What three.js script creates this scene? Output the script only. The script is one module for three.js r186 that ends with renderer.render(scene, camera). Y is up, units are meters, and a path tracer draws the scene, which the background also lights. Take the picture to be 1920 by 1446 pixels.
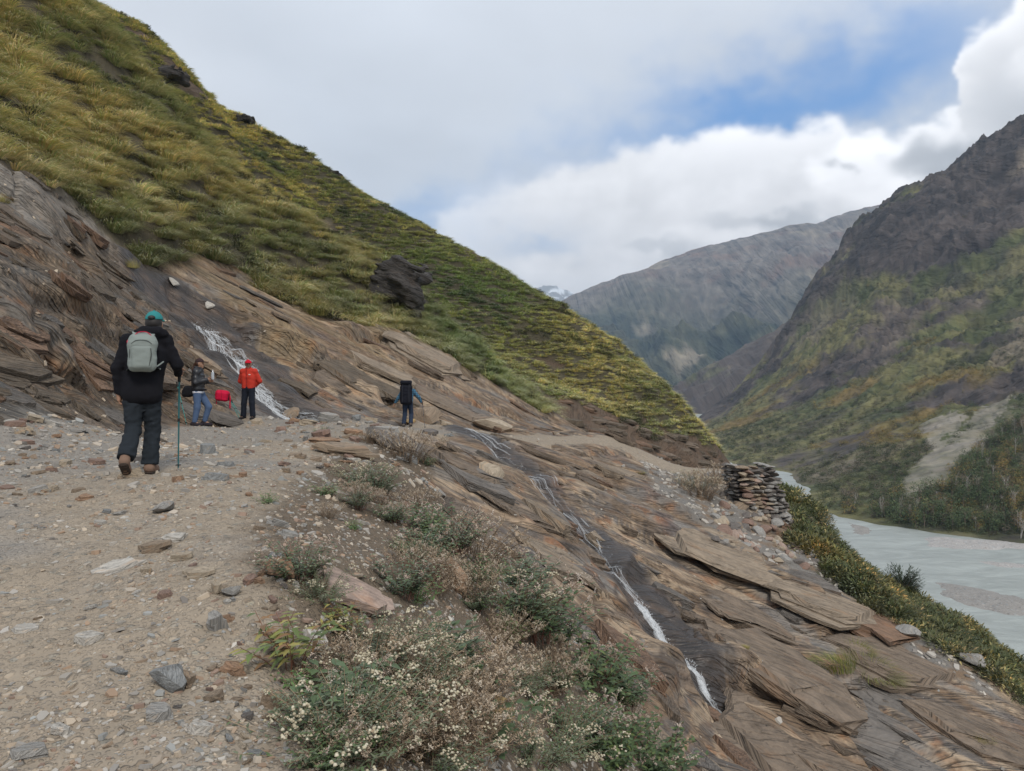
import * as THREE from 'three';
import { mergeGeometries } from 'three/addons/utils/BufferGeometryUtils.js';
import { MeshBVH } from 'three-mesh-bvh';

// ---------------------------------------------------------------- camera, sky, sun, exposure
const EYE = 1.6, FOCAL = 1441;                       // eye height in metres, focal length in photo pixels
const scene = new THREE.Scene();
const camera = new THREE.PerspectiveCamera(2 * Math.atan(723 / FOCAL) * 180 / Math.PI, 1920 / 1446, 0.05, 20000);
camera.position.set(0, EYE, 0);
camera.lookAt(0, EYE, -10);
const renderer = new THREE.WebGLRenderer({ antialias: true });
renderer.toneMapping = THREE.LinearToneMapping;
renderer.toneMappingExposure = 1.38;
renderer.shadowMap.enabled = true;
const sun = new THREE.DirectionalLight(new THREE.Color(1.0, 0.95, 0.87), 1.5);
sun.name = 'sun';
sun.position.set(18, 60, 34);
sun.target.position.set(0, 0, -22);
sun.castShadow = true;
sun.shadow.radius = 22;
sun.shadow.mapSize.set(2048, 2048);
Object.assign(sun.shadow.camera, { left: -60, right: 60, top: 60, bottom: -60, near: 1, far: 250 });
scene.add(sun, sun.target);
scene.fog = new THREE.FogExp2(new THREE.Color(0.50, 0.72, 1.0), 0.00012);

// ---------------------------------------------------------------- numbers
function rng(seed) { let s = seed >>> 0; return () => { s = (s + 0x6d2b79f5) | 0; let t = Math.imul(s ^ (s >>> 15), 1 | s); t = (t + Math.imul(t ^ (t >>> 7), 61 | t)) ^ t; return ((t ^ (t >>> 14)) >>> 0) / 4294967296; }; }
const PERM = new Uint8Array(512); { const r = rng(7), p = [...Array(256).keys()]; for (let i = 255; i > 0; i--) { const j = Math.floor(r() * (i + 1)); [p[i], p[j]] = [p[j], p[i]]; } for (let i = 0; i < 512; i++) PERM[i] = p[i & 255]; }
const GX = new Float32Array(256), GY = new Float32Array(256), GZ = new Float32Array(256);
{ const r = rng(11); for (let i = 0; i < 256; i++) { const z = r() * 2 - 1, a = r() * 6.2832, q = Math.sqrt(1 - z * z); GX[i] = q * Math.cos(a) * 1.55; GY[i] = q * Math.sin(a) * 1.55; GZ[i] = z * 1.55; } }
function n3(x, y, z) {
  const xi = Math.floor(x), yi = Math.floor(y), zi = Math.floor(z); x -= xi; y -= yi; z -= zi;
  const X = xi & 255, Y = yi & 255, Z = zi & 255, u = x * x * x * (x * (x * 6 - 15) + 10), v = y * y * y * (y * (y * 6 - 15) + 10), w = z * z * z * (z * (z * 6 - 15) + 10);
  const A = PERM[X] + Y, B = PERM[X + 1] + Y, AA = PERM[A] + Z, AB = PERM[A + 1] + Z, BA = PERM[B] + Z, BB = PERM[B + 1] + Z;
  const d = (h, a, b, c) => GX[h] * a + GY[h] * b + GZ[h] * c;
  const l = (a, b, t) => a + (b - a) * t;
  return l(l(l(d(PERM[AA], x, y, z), d(PERM[BA], x - 1, y, z), u), l(d(PERM[AB], x, y - 1, z), d(PERM[BB], x - 1, y - 1, z), u), v),
    l(l(d(PERM[AA + 1], x, y, z - 1), d(PERM[BA + 1], x - 1, y, z - 1), u), l(d(PERM[AB + 1], x, y - 1, z - 1), d(PERM[BB + 1], x - 1, y - 1, z - 1), u), v), w);
}
function fbm(x, y, z, oct = 4, gain = 0.5) { let s = 0, a = 1, t = 0; for (let i = 0; i < oct; i++) { s += a * n3(x, y, z); t += a; a *= gain; x = x * 2.03 + 17.1; y = y * 2.03 + 5.3; z = z * 2.03 - 9.7; } return s / t; }
function ridged(x, y, z, oct = 4) { let s = 0, a = 1, t = 0; for (let i = 0; i < oct; i++) { s += a * (1 - Math.abs(n3(x, y, z)) * 1.8); t += a; a *= 0.5; x = x * 2.07 + 13.7; y = y * 2.07 + 3.1; z = z * 2.07 - 7.9; } return s / t; }
const clamp = (x, a = 0, b = 1) => Math.min(b, Math.max(a, x)), lerp = (a, b, t) => a + (b - a) * t;
const smooth = (a, b, x) => { const t = clamp((x - a) / (b - a)); return t * t * (3 - 2 * t); };
const hash1 = (i) => { let t = Math.imul((i | 0) ^ 0x9e3779b9, 0x85ebca6b); t ^= t >>> 13; t = Math.imul(t, 0xc2b2ae35); t ^= t >>> 16; return (t >>> 0) / 4294967296; };
const V = (x, y, z) => new THREE.Vector3(x, y, z);
const at = (px, py, d) => V((px - 960) / FOCAL * d, EYE + (723 - py) / FOCAL * d, -d);     // a point of the place: where it was seen, and how far away it is
const inPoly = (poly, x, y) => { let c = false; for (let i = 0, j = poly.length - 1; i < poly.length; j = i++) { const a = poly[i], b = poly[j]; if ((a[1] > y) !== (b[1] > y) && x < (b[0] - a[0]) * (y - a[1]) / (b[1] - a[1]) + a[0]) c = !c; } return c; };
function polyDist(line, x, y) { let best = 1e9, side = 0, along = 0; for (let i = 0; i + 1 < line.length; i++) { const [ax, ay] = line[i], [bx, by] = line[i + 1], dx = bx - ax, dy = by - ay, t = clamp(((x - ax) * dx + (y - ay) * dy) / (dx * dx + dy * dy)), ex = x - ax - t * dx, ey = y - ay - t * dy, d = Math.hypot(ex, ey); if (d < best) { best = d; side = dx * ey - dy * ex; along = i + t; } } return [best, Math.sign(side), along]; }

// ---------------------------------------------------------------- sky: broken cloud over blue air, by direction
{
  const W = 2304, H = 1152, data = new Float32Array(W * H * 4);
  const bank = [[-400, 560], [500, 470], [760, 400], [880, 330], [1000, 300], [1120, 285], [1230, 268], [1330, 245], [1430, 232], [1500, 226], [1570, 212], [1592, 238], [1650, 240], [1720, 234], [1775, 210], [1800, 185], [1775, 150], [1785, 110], [1830, 60], [1890, 12], [1960, -60], [2200, -200], [3200, -300]];
  const top = (x) => { for (let i = 0; i + 1 < bank.length; i++) if (x >= bank[i][0] && x < bank[i + 1][0]) return lerp(bank[i][1], bank[i + 1][1], (x - bank[i][0]) / (bank[i + 1][0] - bank[i][0])); return x < 0 ? 560 : -300; };
  for (let row = H / 2; row < H; row++) {
    const el = ((row + 0.5) / H - 0.5) * Math.PI, sy = Math.sin(el), cy = Math.cos(el);
    for (let col = 0; col < W; col++) {
      const round = ((col + 0.5) / W - 0.5) * 2 * Math.PI, X = Math.cos(round) * cy, Z = Math.sin(round) * cy, Y = sy;
      const az = Math.atan2(X, -Z);
      // noise on a sheet of cloud overhead, flattened towards the horizon
      const k = 1 / (Y + 0.16), cx = X * k, cz = Z * k;
      const low = fbm(cx * 1.1, cz * 1.1, 3.3, 5), wisp = fbm(cx * 2.6 + 9, cz * 2.6, 8.1, 5), fine = fbm(X * 17, Y * 26, Z * 17, 5, 0.55);
      let front = Math.abs(az) < 1.25 ? smooth(1.2, 0.8, Math.abs(az)) * smooth(1.15, 0.75, el) : 0;
      let px = 0, py = 0;
      if (front > 0) { px = 960 + FOCAL * Math.tan(az); py = 723 - FOCAL * Math.tan(el) / Math.cos(az); }
      // thin high sheet: how much blue shows through
      let veilF = 1, cloudF = 0, edgeF = 0, grey = 0;
      if (front > 0) {
        const wx = px + fine * 80 + wisp * 70, wy = py + fine * 60 + low * 50;
        const ax = 0.955, ay = -0.296, qx = (wx - 1560) * ax + (wy - 150) * ay, qy = -(wx - 1560) * ay + (wy - 150) * ax;
        const hole = Math.exp(-Math.pow(Math.max(0, Math.abs(qx + 30) / 400), 2.2) - Math.pow(Math.abs(qy - 6) / 92, 1.9));
        const hole2 = 0.34 * Math.exp(-Math.pow((wx - 900) / 330, 2) - Math.pow((wy - 380 + (wx - 900) * 0.25) / 55, 2));
        const hole3 = 0.42 * Math.exp(-Math.pow((wx - 1000) / 90, 2) - Math.pow((wy - 455) / 32, 2)) + 0.25 * Math.exp(-Math.pow((wx - 830) / 70, 2) - Math.pow((wy - 390) / 40, 2));
        veilF = 1 - clamp(hole * (0.98 + 0.35 * wisp) + hole2 + hole3);
        const t = top(wx * 0.55 + px * 0.45);
        const dd = (py + fine * 46 + wisp * 16) - t;                         // below the bank's top edge
        cloudF = smooth(-12, 26 + (px < 1150 ? (1150 - px) * 0.22 : 0), dd) * (px < 1000 ? clamp(1 - (1000 - px) / 520) : 1);
        if (hole3 > 0) cloudF *= 1 - clamp(hole3 * 1.6);
        edgeF = smooth(-6, 18, dd) * smooth(95, 10, dd) * smooth(1100, 1500, px);
        // grey undersides: by the right-hand mountain, small tufts over the far ridge
        const blob = (x, y, rx, ry, s) => s * smooth(1.25, 0.35, Math.hypot((wx - x) / rx, (py + fine * 46 - y) / ry));
        grey = blob(1770, 300, 112, 48, 0.9) + blob(1905, 215, 110, 75, 0.5) + blob(1860, 120, 60, 60, 0.22) + blob(1470, 405, 85, 17, 0.62) + blob(1380, 420, 90, 18, 0.4) + blob(1250, 460, 80, 13, 0.4) + blob(1572, 312, 24, 14, 0.42) + blob(1180, 470, 120, 60, 0.12);
        edgeF += 0.9 * smooth(1.5, 0.9, Math.hypot((wx - 1640) / 95, (py + fine * 40 - 330) / 55)) * (1 - smooth(0.05, 0.5, grey));
        grey = clamp(grey, 0, 0.95);
      }
      const open = smooth(0.10, 0.42, low * 0.8 + wisp * 0.35), veilG = 1 - open, cumG = smooth(0.02, 0.30, -low + wisp * 0.45) * 0.7;
      const veil = clamp(lerp(veilG, veilF, front)), cum = clamp(lerp(cumG, cloudF, front)), edge = edgeF * front, gr = lerp(0.25 + 0.5 * clamp(wisp), grey, front);
      // colours: air, high sheet, heaped cloud
      const up = smooth(0, 0.6, Y), blue = [lerp(0.16, 0.085, up), lerp(0.32, 0.225, up), lerp(0.58, 0.53, up)];
      const sheetTone = 0.93 + 0.16 * low + 0.09 * wisp, sheet = [0.575 * sheetTone, 0.61 * sheetTone, 0.665 * sheetTone];
      const white = 0.735 + 0.16 * fine + 0.10 * wisp + 0.18 * edge, shade = 1 - 0.47 * gr;
      const heap = [white * shade * lerp(1, 0.97, gr), white * shade * 1.0, white * (1.02 + 0.03 * gr) * shade];
      const o = (row * W + col) * 4, warm = smooth(0.30, 0.05, Y) * 0.05;
      for (let c = 0; c < 3; c++) { let v = lerp(blue[c], sheet[c], veil); v = lerp(v, heap[c], cum); data[o + c] = v * (c === 0 ? 1 + warm : c === 2 ? 1 - warm : 1); }
      data[o + 3] = 1;
    }
  }
  for (let row = 0; row < H / 2; row++) for (let col = 0; col < W; col++) { const o = (row * W + col) * 4; data[o] = 0.25; data[o + 1] = 0.25; data[o + 2] = 0.23; data[o + 3] = 1; }
  const sky = new THREE.DataTexture(data, W, H, THREE.RGBAFormat, THREE.FloatType);
  sky.mapping = THREE.EquirectangularReflectionMapping; sky.magFilter = THREE.LinearFilter; sky.minFilter = THREE.LinearFilter; sky.needsUpdate = true;
  scene.background = sky; scene.environment = sky;
}
const names = new Map();
const numbered = (n) => { const k = names.get(n) ?? 0; names.set(n, k + 1); return k ? n + '_' + String(k).padStart(3, '0') : n; };
const tag = (o, label, category, group, kind) => { o.userData.label = label; o.userData.category = category; if (group) o.userData.group = group; if (kind) o.userData.kind = kind; return o; };
function shade(o) { o.traverse((m) => { if (m.isMesh) { m.castShadow = true; m.receiveShadow = true; } }); return o; }
function mesh(name, geometry, material, parent) { const m = new THREE.Mesh(geometry, material); m.name = parent && parent !== scene ? name : numbered(name); m.castShadow = m.receiveShadow = true; (parent ?? scene).add(m); return m; }
function group(name, p = V(0, 0, 0)) { const g = new THREE.Group(); g.name = numbered(name); g.position.copy(p); scene.add(g); return g; }
function copyOf(o, label) { const c = o.clone(); c.name = numbered(o.name.replace(/_\d{3}$/, '')); c.userData = { ...o.userData, ...(label ? { label } : {}) }; scene.add(c); return c; }
// ---------------------------------------------------------------- textures (grain, plus crack shade drawn as dark rock partings)
function makeTex(size, fn, srgb) {
  const d = new Uint8Array(size * size * 4);
  for (let y = 0; y < size; y++) for (let x = 0; x < size; x++) { const c = fn(x / size, y / size), o = (y * size + x) * 4; if (Array.isArray(c)) { d[o] = clamp(c[0]) * 255; d[o + 1] = clamp(c[1]) * 255; d[o + 2] = clamp(c[2]) * 255; } else d[o] = d[o + 1] = d[o + 2] = clamp(c) * 255; d[o + 3] = 255; }
  const t = new THREE.DataTexture(d, size, size, THREE.RGBAFormat);
  t.wrapS = t.wrapT = THREE.RepeatWrapping; t.magFilter = THREE.LinearFilter; t.minFilter = THREE.LinearMipmapLinearFilter; t.generateMipmaps = true; t.needsUpdate = true;
  if (srgb) t.colorSpace = THREE.SRGBColorSpace;
  return t;
}
// seamless noise: a torus in noise space
const tile = (u, v, fu, fv, s, oct = 4) => { const a = u * 2 * Math.PI, b = v * 2 * Math.PI, ru = fu / 6.283, rv = fv / 6.283; let t = 0, A = 1, T = 0, k = 1; for (let i = 0; i < oct; i++) { t += A * n3(Math.cos(a) * ru * k + s, Math.sin(a) * ru * k + Math.cos(b) * rv * k * 0.71, Math.sin(b) * rv * k + s * 1.7 + Math.cos(b) * rv * k * 0.71); T += A; A *= 0.55; k *= 2; } return t / T; };
function worley(size, n, seed) { // distance to nearest of n scattered points, tiling; returns [d1, d2, id]
  const r = rng(seed), pts = []; const g = Math.ceil(Math.sqrt(n)); for (let j = 0; j < g; j++) for (let i = 0; i < g; i++) pts.push([(i + r()) / g, (j + r()) / g]);
  return (u, v) => { let d1 = 9, d2 = 9, id = 0; const ci = Math.floor(u * g), cj = Math.floor(v * g); for (let dj = -1; dj <= 1; dj++) for (let di = -1; di <= 1; di++) { const k = ((cj + dj + g) % g) * g + ((ci + di + g) % g), p = pts[k]; let dx = Math.abs(p[0] - u), dy = Math.abs(p[1] - v); if (dx > 0.5) dx = 1 - dx; if (dy > 0.5) dy = 1 - dy; const d = Math.hypot(dx, dy) * g; if (d < d1) { d2 = d1; d1 = d; id = k; } else if (d < d2) d2 = d; } return [d1, d2, id]; };
}
// foliated rock: thin mineral bands along u, iron stain, dark partings that double as crack shade
const rockBand = (u, v) => { const w = tile(u, v, 5, 5, 2.2, 3) * 0.05; return tile(u + w * 0.3, v + w, 5, 46, 5.1, 4); };
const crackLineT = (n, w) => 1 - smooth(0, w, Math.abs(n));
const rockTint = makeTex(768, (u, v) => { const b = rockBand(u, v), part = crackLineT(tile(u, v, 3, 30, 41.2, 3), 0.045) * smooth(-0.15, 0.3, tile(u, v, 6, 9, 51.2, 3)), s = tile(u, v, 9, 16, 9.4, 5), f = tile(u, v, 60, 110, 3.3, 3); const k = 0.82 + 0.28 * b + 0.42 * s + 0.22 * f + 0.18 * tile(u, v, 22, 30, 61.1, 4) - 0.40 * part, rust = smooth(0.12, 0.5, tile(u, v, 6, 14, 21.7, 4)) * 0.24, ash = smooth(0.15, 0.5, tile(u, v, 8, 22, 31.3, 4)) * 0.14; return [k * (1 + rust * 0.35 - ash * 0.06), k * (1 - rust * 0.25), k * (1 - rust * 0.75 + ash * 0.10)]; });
const rockBump = makeTex(768, (u, v) => { const b = rockBand(u, v), c = tile(u, v, 12, 70, 7.7, 4), d = tile(u, v, 60, 130, 1.9, 3), crack = 1 - smooth(0, 0.05, Math.abs(tile(u, v, 3, 22, 14.4, 3))); return 0.5 + 0.18 * b + 0.22 * tile(u, v, 14, 24, 71.3, 4) + 0.28 * tile(u, v, 3, 30, 41.2, 3) + 0.2 * c + 0.08 * d - 0.3 * crack; });
const chipCells = worley(1024, 900, 5), chipCells2 = worley(1024, 6400, 9);
const gritTint = makeTex(640, (u, v) => { const a = chipCells(u + 0.01 * tile(u, v, 30, 30, 4.4, 2), v), b = chipCells2(u, v), g = tile(u, v, 8, 8, 6.6, 5), f = tile(u, v, 160, 160, 8.2, 2); const chip = smooth(0.42, 0.30, a[0]) * (hash1(a[2]) > 0.6 ? 1 : 0), small = smooth(0.45, 0.3, b[0]) * (hash1(b[2] + 999) > 0.5 ? 1 : 0); const k = 0.76 + 0.17 * g + 0.13 * f + chip * (hash1(a[2] * 3 + 1) - 0.45) * 0.5 + small * (hash1(b[2] * 7 + 3) - 0.45) * 0.45, w = chip * (hash1(a[2] * 5 + 2) - 0.6) * 0.16; return [k * (1 + w), k, k * (1 - w * 0.9)]; });
const gritBump = makeTex(640, (u, v) => { const a = chipCells(u + 0.01 * tile(u, v, 30, 30, 4.4, 2), v), b = chipCells2(u, v); const chip = smooth(0.5, 0.25, a[0]) * (hash1(a[2]) > 0.6 ? 1 : 0), small = smooth(0.5, 0.25, b[0]) * (hash1(b[2] + 999) > 0.4 ? 1 : 0); return 0.3 + 0.3 * chip + 0.22 * small + 0.22 * tile(u, v, 20, 20, 2.6, 5); });
const soilTint = makeTex(512, (u, v) => 0.8 + 0.25 * tile(u, v, 10, 10, 12.2, 6));
const soilBump = makeTex(512, (u, v) => 0.5 + 0.4 * tile(u, v, 14, 14, 15.2, 6));
const mat = (o) => new THREE.MeshStandardMaterial({ roughness: 1, metalness: 0, ...o });

// ---------------------------------------------------------------- the lie of the land, from surveyed points (thin-plate spline)
function spline(points, stiff = 0) {
  const n = points.length, S = 20, N = n + 3, A = Array.from({ length: N }, () => new Float64Array(N + 1));
  const ker = (x, z) => { const r2 = (x * x + z * z) / (S * S); return r2 > 1e-12 ? r2 * Math.log(r2) : 0; };
  for (let i = 0; i < n; i++) { for (let j = 0; j < n; j++) A[i][j] = ker(points[i].x - points[j].x, points[i].z - points[j].z); A[i][i] += stiff; A[i][n] = A[n][i] = 1; A[i][n + 1] = A[n + 1][i] = points[i].x / S; A[i][n + 2] = A[n + 2][i] = points[i].z / S; A[i][N] = points[i].y; }
  for (let c = 0; c < N; c++) { let p = c; for (let r = c + 1; r < N; r++) if (Math.abs(A[r][c]) > Math.abs(A[p][c])) p = r; [A[c], A[p]] = [A[p], A[c]]; for (let r = c + 1; r < N; r++) { const f = A[r][c] / A[c][c]; if (f) for (let k = c; k <= N; k++) A[r][k] -= f * A[c][k]; } }
  const w = new Float64Array(N); for (let c = N - 1; c >= 0; c--) { let s = A[c][N]; for (let k = c + 1; k < N; k++) s -= A[c][k] * w[k]; w[c] = s / A[c][c]; }
  const X = points.map((p) => p.x), Z = points.map((p) => p.z);
  return (x, z) => { let s = w[n] + w[n + 1] * x / S + w[n + 2] * z / S; for (let i = 0; i < n; i++) { const dx = x - X[i], dz = z - Z[i], r2 = (dx * dx + dz * dz) / (S * S); if (r2 > 1e-12) s += w[i] * r2 * Math.log(r2); } return s; };
}
const survey = [
  // trail
  [250, 1446, 2.9], [0, 1446, 2.9], [250, 1300, 3.48], [250, 1200, 4.04], [250, 1100, 4.82], [0, 1100, 4.85], [250, 1000, 5.97], [100, 900, 7.9], [280, 890, 8.1], [330, 840, 12], [400, 800, 18], [480, 791, 22],
  [0, 850, 9.4], [450, 900, 7.9], [560, 850, 11], [600, 792, 22],
  // left bank
  [0, 785, 11.3], [180, 792, 15], [330, 786, 20], [0, 640, 13], [0, 500, 15.2], [0, 420, 18], [0, 290, 22], [150, 450, 23], [180, 600, 18.8], [150, 700, 16.4], [330, 700, 21.8], [250, 560, 24.5], [300, 480, 30], [-250, 500, 14], [-250, 300, 19], [-250, 750, 10],
  // waterfall and the slab behind
  [355, 597, 27.5], [430, 650, 26.5], [500, 720, 25.5], [575, 782, 24.6], [500, 600, 31], [400, 500, 33.5], [640, 620, 36], [640, 700, 30.5], [700, 781, 28.5], [770, 640, 41], [800, 720, 36], [900, 720, 43], [880, 790, 34], [1010, 775, 49], [1000, 800, 39],
  // grass hill
  [200, 440, 27], [0, 150, 31], [0, 0, 38], [150, 10, 47], [100, 200, 34], [300, 300, 38], [300, 180, 47], [450, 330, 46], [450, 460, 39], [600, 450, 47], [600, 560, 41], [700, 520, 47], [760, 520, 51], [790, 585, 50], [900, 655, 51], [985, 725, 53], [-300, 0, 30],
  // trail edge, near slope, bowl
  [585, 1400, 3.05], [520, 1150, 4.4], [560, 1000, 6], [560, 905, 8.5], [690, 850, 11.5], [760, 802, 20],
  [640, 1090, 5], [760, 1090, 6], [900, 1090, 8], [1000, 1150, 9], [1100, 1250, 9.5], [1000, 1300, 7], [800, 1250, 5.2], [870, 1000, 11], [800, 930, 11.5], [760, 880, 12.5], [800, 1430, 4], [1000, 1430, 5.5], [1200, 1430, 8],
  // far slab of the bowl
  [950, 1000, 15], [1050, 1080, 14.5], [1150, 1200, 13], [1250, 1350, 11.5], [1350, 1440, 11.5], [910, 812, 27], [1000, 890, 24], [1100, 990, 21], [1210, 1110, 18.5], [1290, 1210, 17], [1360, 1310, 16], [1450, 1440, 14.5], [800, 820, 21], [850, 850, 19],
  [1200, 950, 26], [1350, 1100, 23], [1500, 1250, 20], [1650, 1400, 17.5], [1900, 1430, 17], [1700, 1250, 21], [1600, 1120, 25], [1490, 1020, 28], [1380, 950, 30], [1250, 884, 34], [1100, 832, 33], [1000, 818, 33], [1150, 818, 36], [1300, 882, 37], [1390, 882, 35.5],
  [1920, 1310, 21], [1750, 1180, 24.5], [1500, 955, 34], [1700, 1110, 29], [1900, 1240, 25.5],
].map((a) => at(...a));
for (const [px, py, d, back, down] of [[150, 10, 47, 12, 9], [340, 150, 53, 12, 9], [460, 330, 54, 10, 8], [640, 452, 54, 10, 9], [745, 495, 54, 10, 9], [800, 592, 54, 10, 8], [900, 655, 55, 10, 6], [1000, 752, 55, 9, 4]]) { const p = at(px, py, d); survey.push(V(p.x * (1 + 0.4 * back / d), p.y - down, p.z - back)); }
for (const p of [[-0.3, 0, 0.5], [-2.2, 0.02, 0.5], [-6, 0.4, 0.5], [1.6, -1.0, 0.5], [4.2, -3.1, 0.5], [9, -6.6, 0.5], [-9, 3.2, 0], [-14, 7, 0], [21, -13, -30], [20, -14, -20], [19, -13, -8], [18, -10, -40], [23, -13, -50], [34, -24, -36], [36, -27, -16], [12, -4.6, -46], [16, -7, -58], [3, -2.5, -60], [-8, 0, -66]]) survey.push(V(...p));
const landExact = spline(survey, 0.0015);
// the same land kept on a grid, read back with a smooth (Catmull-Rom) curve
const LX = -62, LZ = -86, LS = 0.4, LW = 290, LH = 228, landGrid = new Float64Array(LW * LH);
for (let j = 0; j < LH; j++) for (let i = 0; i < LW; i++) landGrid[j * LW + i] = landExact(LX + i * LS, LZ + j * LS);
function land(x, z) {
  const fx = clamp((x - LX) / LS, 1, LW - 3), fz = clamp((z - LZ) / LS, 1, LH - 3), i = Math.floor(fx), j = Math.floor(fz), u = fx - i, v = fz - j;
  const a0 = ((-u + 2) * u - 1) * u / 2, a1 = ((3 * u - 5) * u * u + 2) / 2, a2 = ((-3 * u + 4) * u + 1) * u / 2, a3 = (u - 1) * u * u / 2;
  const row = (k) => a0 * landGrid[k - 1] + a1 * landGrid[k] + a2 * landGrid[k + 1] + a3 * landGrid[k + 2], k = j * LW + i;
  return (((-v + 2) * v - 1) * v / 2) * row(k - LW) + (((3 * v - 5) * v * v + 2) / 2) * row(k) + (((-3 * v + 4) * v + 1) * v / 2) * row(k + LW) + ((v - 1) * v * v / 2) * row(k + 2 * LW);
}
const landNormal = (x, z, out) => { const e = 0.12, dx = (land(x + e, z) - land(x - e, z)) / (2 * e), dz = (land(x, z + e) - land(x, z - e)) / (2 * e), l = 1 / Math.hypot(dx, 1, dz); out[0] = -dx * l; out[1] = l; out[2] = -dz * l; return out; };
// where a line of sight first meets the bare land
function sighted(px, py, far = 75) { const dx = (px - 960) / FOCAL, dy = (723 - py) / FOCAL; let d = 1.5, last = d; while (d < far) { if (EYE + dy * d < land(dx * d, -d)) { let a = last, b = d; for (let i = 0; i < 20; i++) { const m = (a + b) / 2; if (EYE + dy * m < land(dx * m, -m)) b = m; else a = m; } d = b; break; } last = d; d *= 1.008; } return [dx * d, -d]; }
const region = (list) => list.map(([px, py, d]) => d ? [(px - 960) / FOCAL * d, -d] : sighted(px, py));

// ---------------------------------------------------------------- zones of ground
const TRAIL = 0, BANK = 1, ROCK = 2, GRASS = 3, DIRT = 4, BUSHY = 5, SCREE = 6, WET = 7, NZ = 8;
const trailEdge = [[600, 1446], [565, 1250], [505, 1100], [480, 1000], [530, 930], [610, 880], [700, 840], [770, 805]];
const fallLine = region([[348, 594], [372, 605], [400, 630], [430, 655], [455, 685], [480, 715], [510, 745], [540, 768], [585, 786]]);
const streamLine = region([[870, 806], [915, 815], [960, 850], [1000, 890], [1050, 938], [1100, 988], [1150, 1045], [1195, 1100], [1240, 1155], [1285, 1215], [1330, 1275], [1370, 1320], [1450, 1430]]);
const zoneShapes = [
  [TRAIL, [...region([[-500, 1446, 2.6], [-500, 1000, 4.5]]), [-7.5, -9], ...region([[0, 792], [180, 798], [340, 792], [470, 791, 22.3], [600, 789, 24], [700, 786, 27], [820, 792, 30], [900, 801, 31.5], [1040, 806, 34], [1180, 822, 36], [1300, 876, 38.5], [1400, 878, 38], [1390, 884, 35], [1270, 884, 34], [1150, 826, 33.5], [1040, 815, 31], [900, 808, 28], [830, 805, 25], [775, 808, 19.5]]), ...region([[700, 845], [610, 880], [530, 930], [480, 1000], [505, 1100], [565, 1250], [600, 1446]]), [0.25, 0.5], [-9, 0.5]]],
  [DIRT, [...region([[600, 1446], [565, 1250], [505, 1100], [480, 1000], [530, 930], [610, 880], [700, 845], [770, 830], [800, 880], [850, 960], [930, 1020], [1000, 1090], [1070, 1180], [1150, 1290], [1260, 1400], [1330, 1446]]), [3.4, -4], [4, 1], [0.2, 1]]],
  [SCREE, region([[1180, 842], [1290, 884, 35], [1385, 886, 34.5], [1400, 1000], [1500, 1025], [1560, 1090], [1650, 1160], [1760, 1225], [1900, 1310], [1915, 1335], [1740, 1245], [1600, 1150], [1500, 1080], [1390, 1045], [1290, 975], [1215, 895]])],
  [BUSHY, [...region([[1400, 900, 36], [1480, 955, 32.5], [1495, 1035], [1560, 1085], [1650, 1155], [1760, 1220], [1925, 1312]]), [22, -18], [22, 0], [45, 0], [45, -60], [14, -60], [12, -40]]],
  [GRASS, [[-60, 0], [-22, 0], [-14, -10], ...region([[-250, 180, 21], [0, 290], [90, 345], [150, 385], [215, 448], [275, 488], [350, 480], [440, 492], [500, 548], [600, 592], [700, 618], [770, 645], [870, 690], [960, 735], [1025, 782]]), [4, -62], [0, -75], [-60, -75]]],
  [BANK, [[-22, 0], [-14, -10], ...region([[-250, 180, 21], [0, 290], [90, 345], [150, 385], [215, 448], [250, 520], [345, 600], [390, 680], [440, 760], [400, 792]]), [-7, -9], [-8, 1]]],
];
const GX0 = -46, GZ0 = -76, GS = 0.16, GW = Math.ceil(96 / GS), GH = Math.ceil(78 / GS), zoneGrid = new Uint8Array(GW * GH);
for (let j = 0; j < GH; j++) for (let i = 0; i < GW; i++) {
  const x0 = GX0 + i * GS, z0 = GZ0 + j * GS, far = clamp(-z0 / 20, 0.15, 1), x = x0 + fbm(x0 * 0.9, 3.7, z0 * 0.9, 3) * 0.9 * far, z = z0 + fbm(x0 * 0.9, 9.1, z0 * 0.9, 3) * 0.9 * far;
  let k = ROCK; for (const [id, poly] of zoneShapes) if (inPoly(poly, x, z)) { k = id; break; }
  if (k === ROCK || k === BANK || k === TRAIL) {
    const a = polyDist(fallLine, x, z), b = polyDist(streamLine, x, z), w = fbm(x0 * 1.6, 5, z0 * 1.6, 3);
    if (a[0] < (a[1] < 0 ? 2.2 : 1.2) + w * 1.4 && k !== TRAIL) k = WET;
    const right = b[1] < 0, reach = k === TRAIL ? 0.8 : right ? (b[2] > 4.5 && b[2] < 10 ? 1.5 : 0.8) : 0.45;
    if (b[0] < reach + w * 0.8 * (right ? 1 : 0.4)) k = WET;
  }
  zoneGrid[j * GW + i] = k;
}
const zoneRaw = (x, z) => { const i = clamp(Math.round((x - GX0) / GS), 0, GW - 1), j = clamp(Math.round((z - GZ0) / GS), 0, GH - 1); return zoneGrid[j * GW + i]; };
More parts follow.
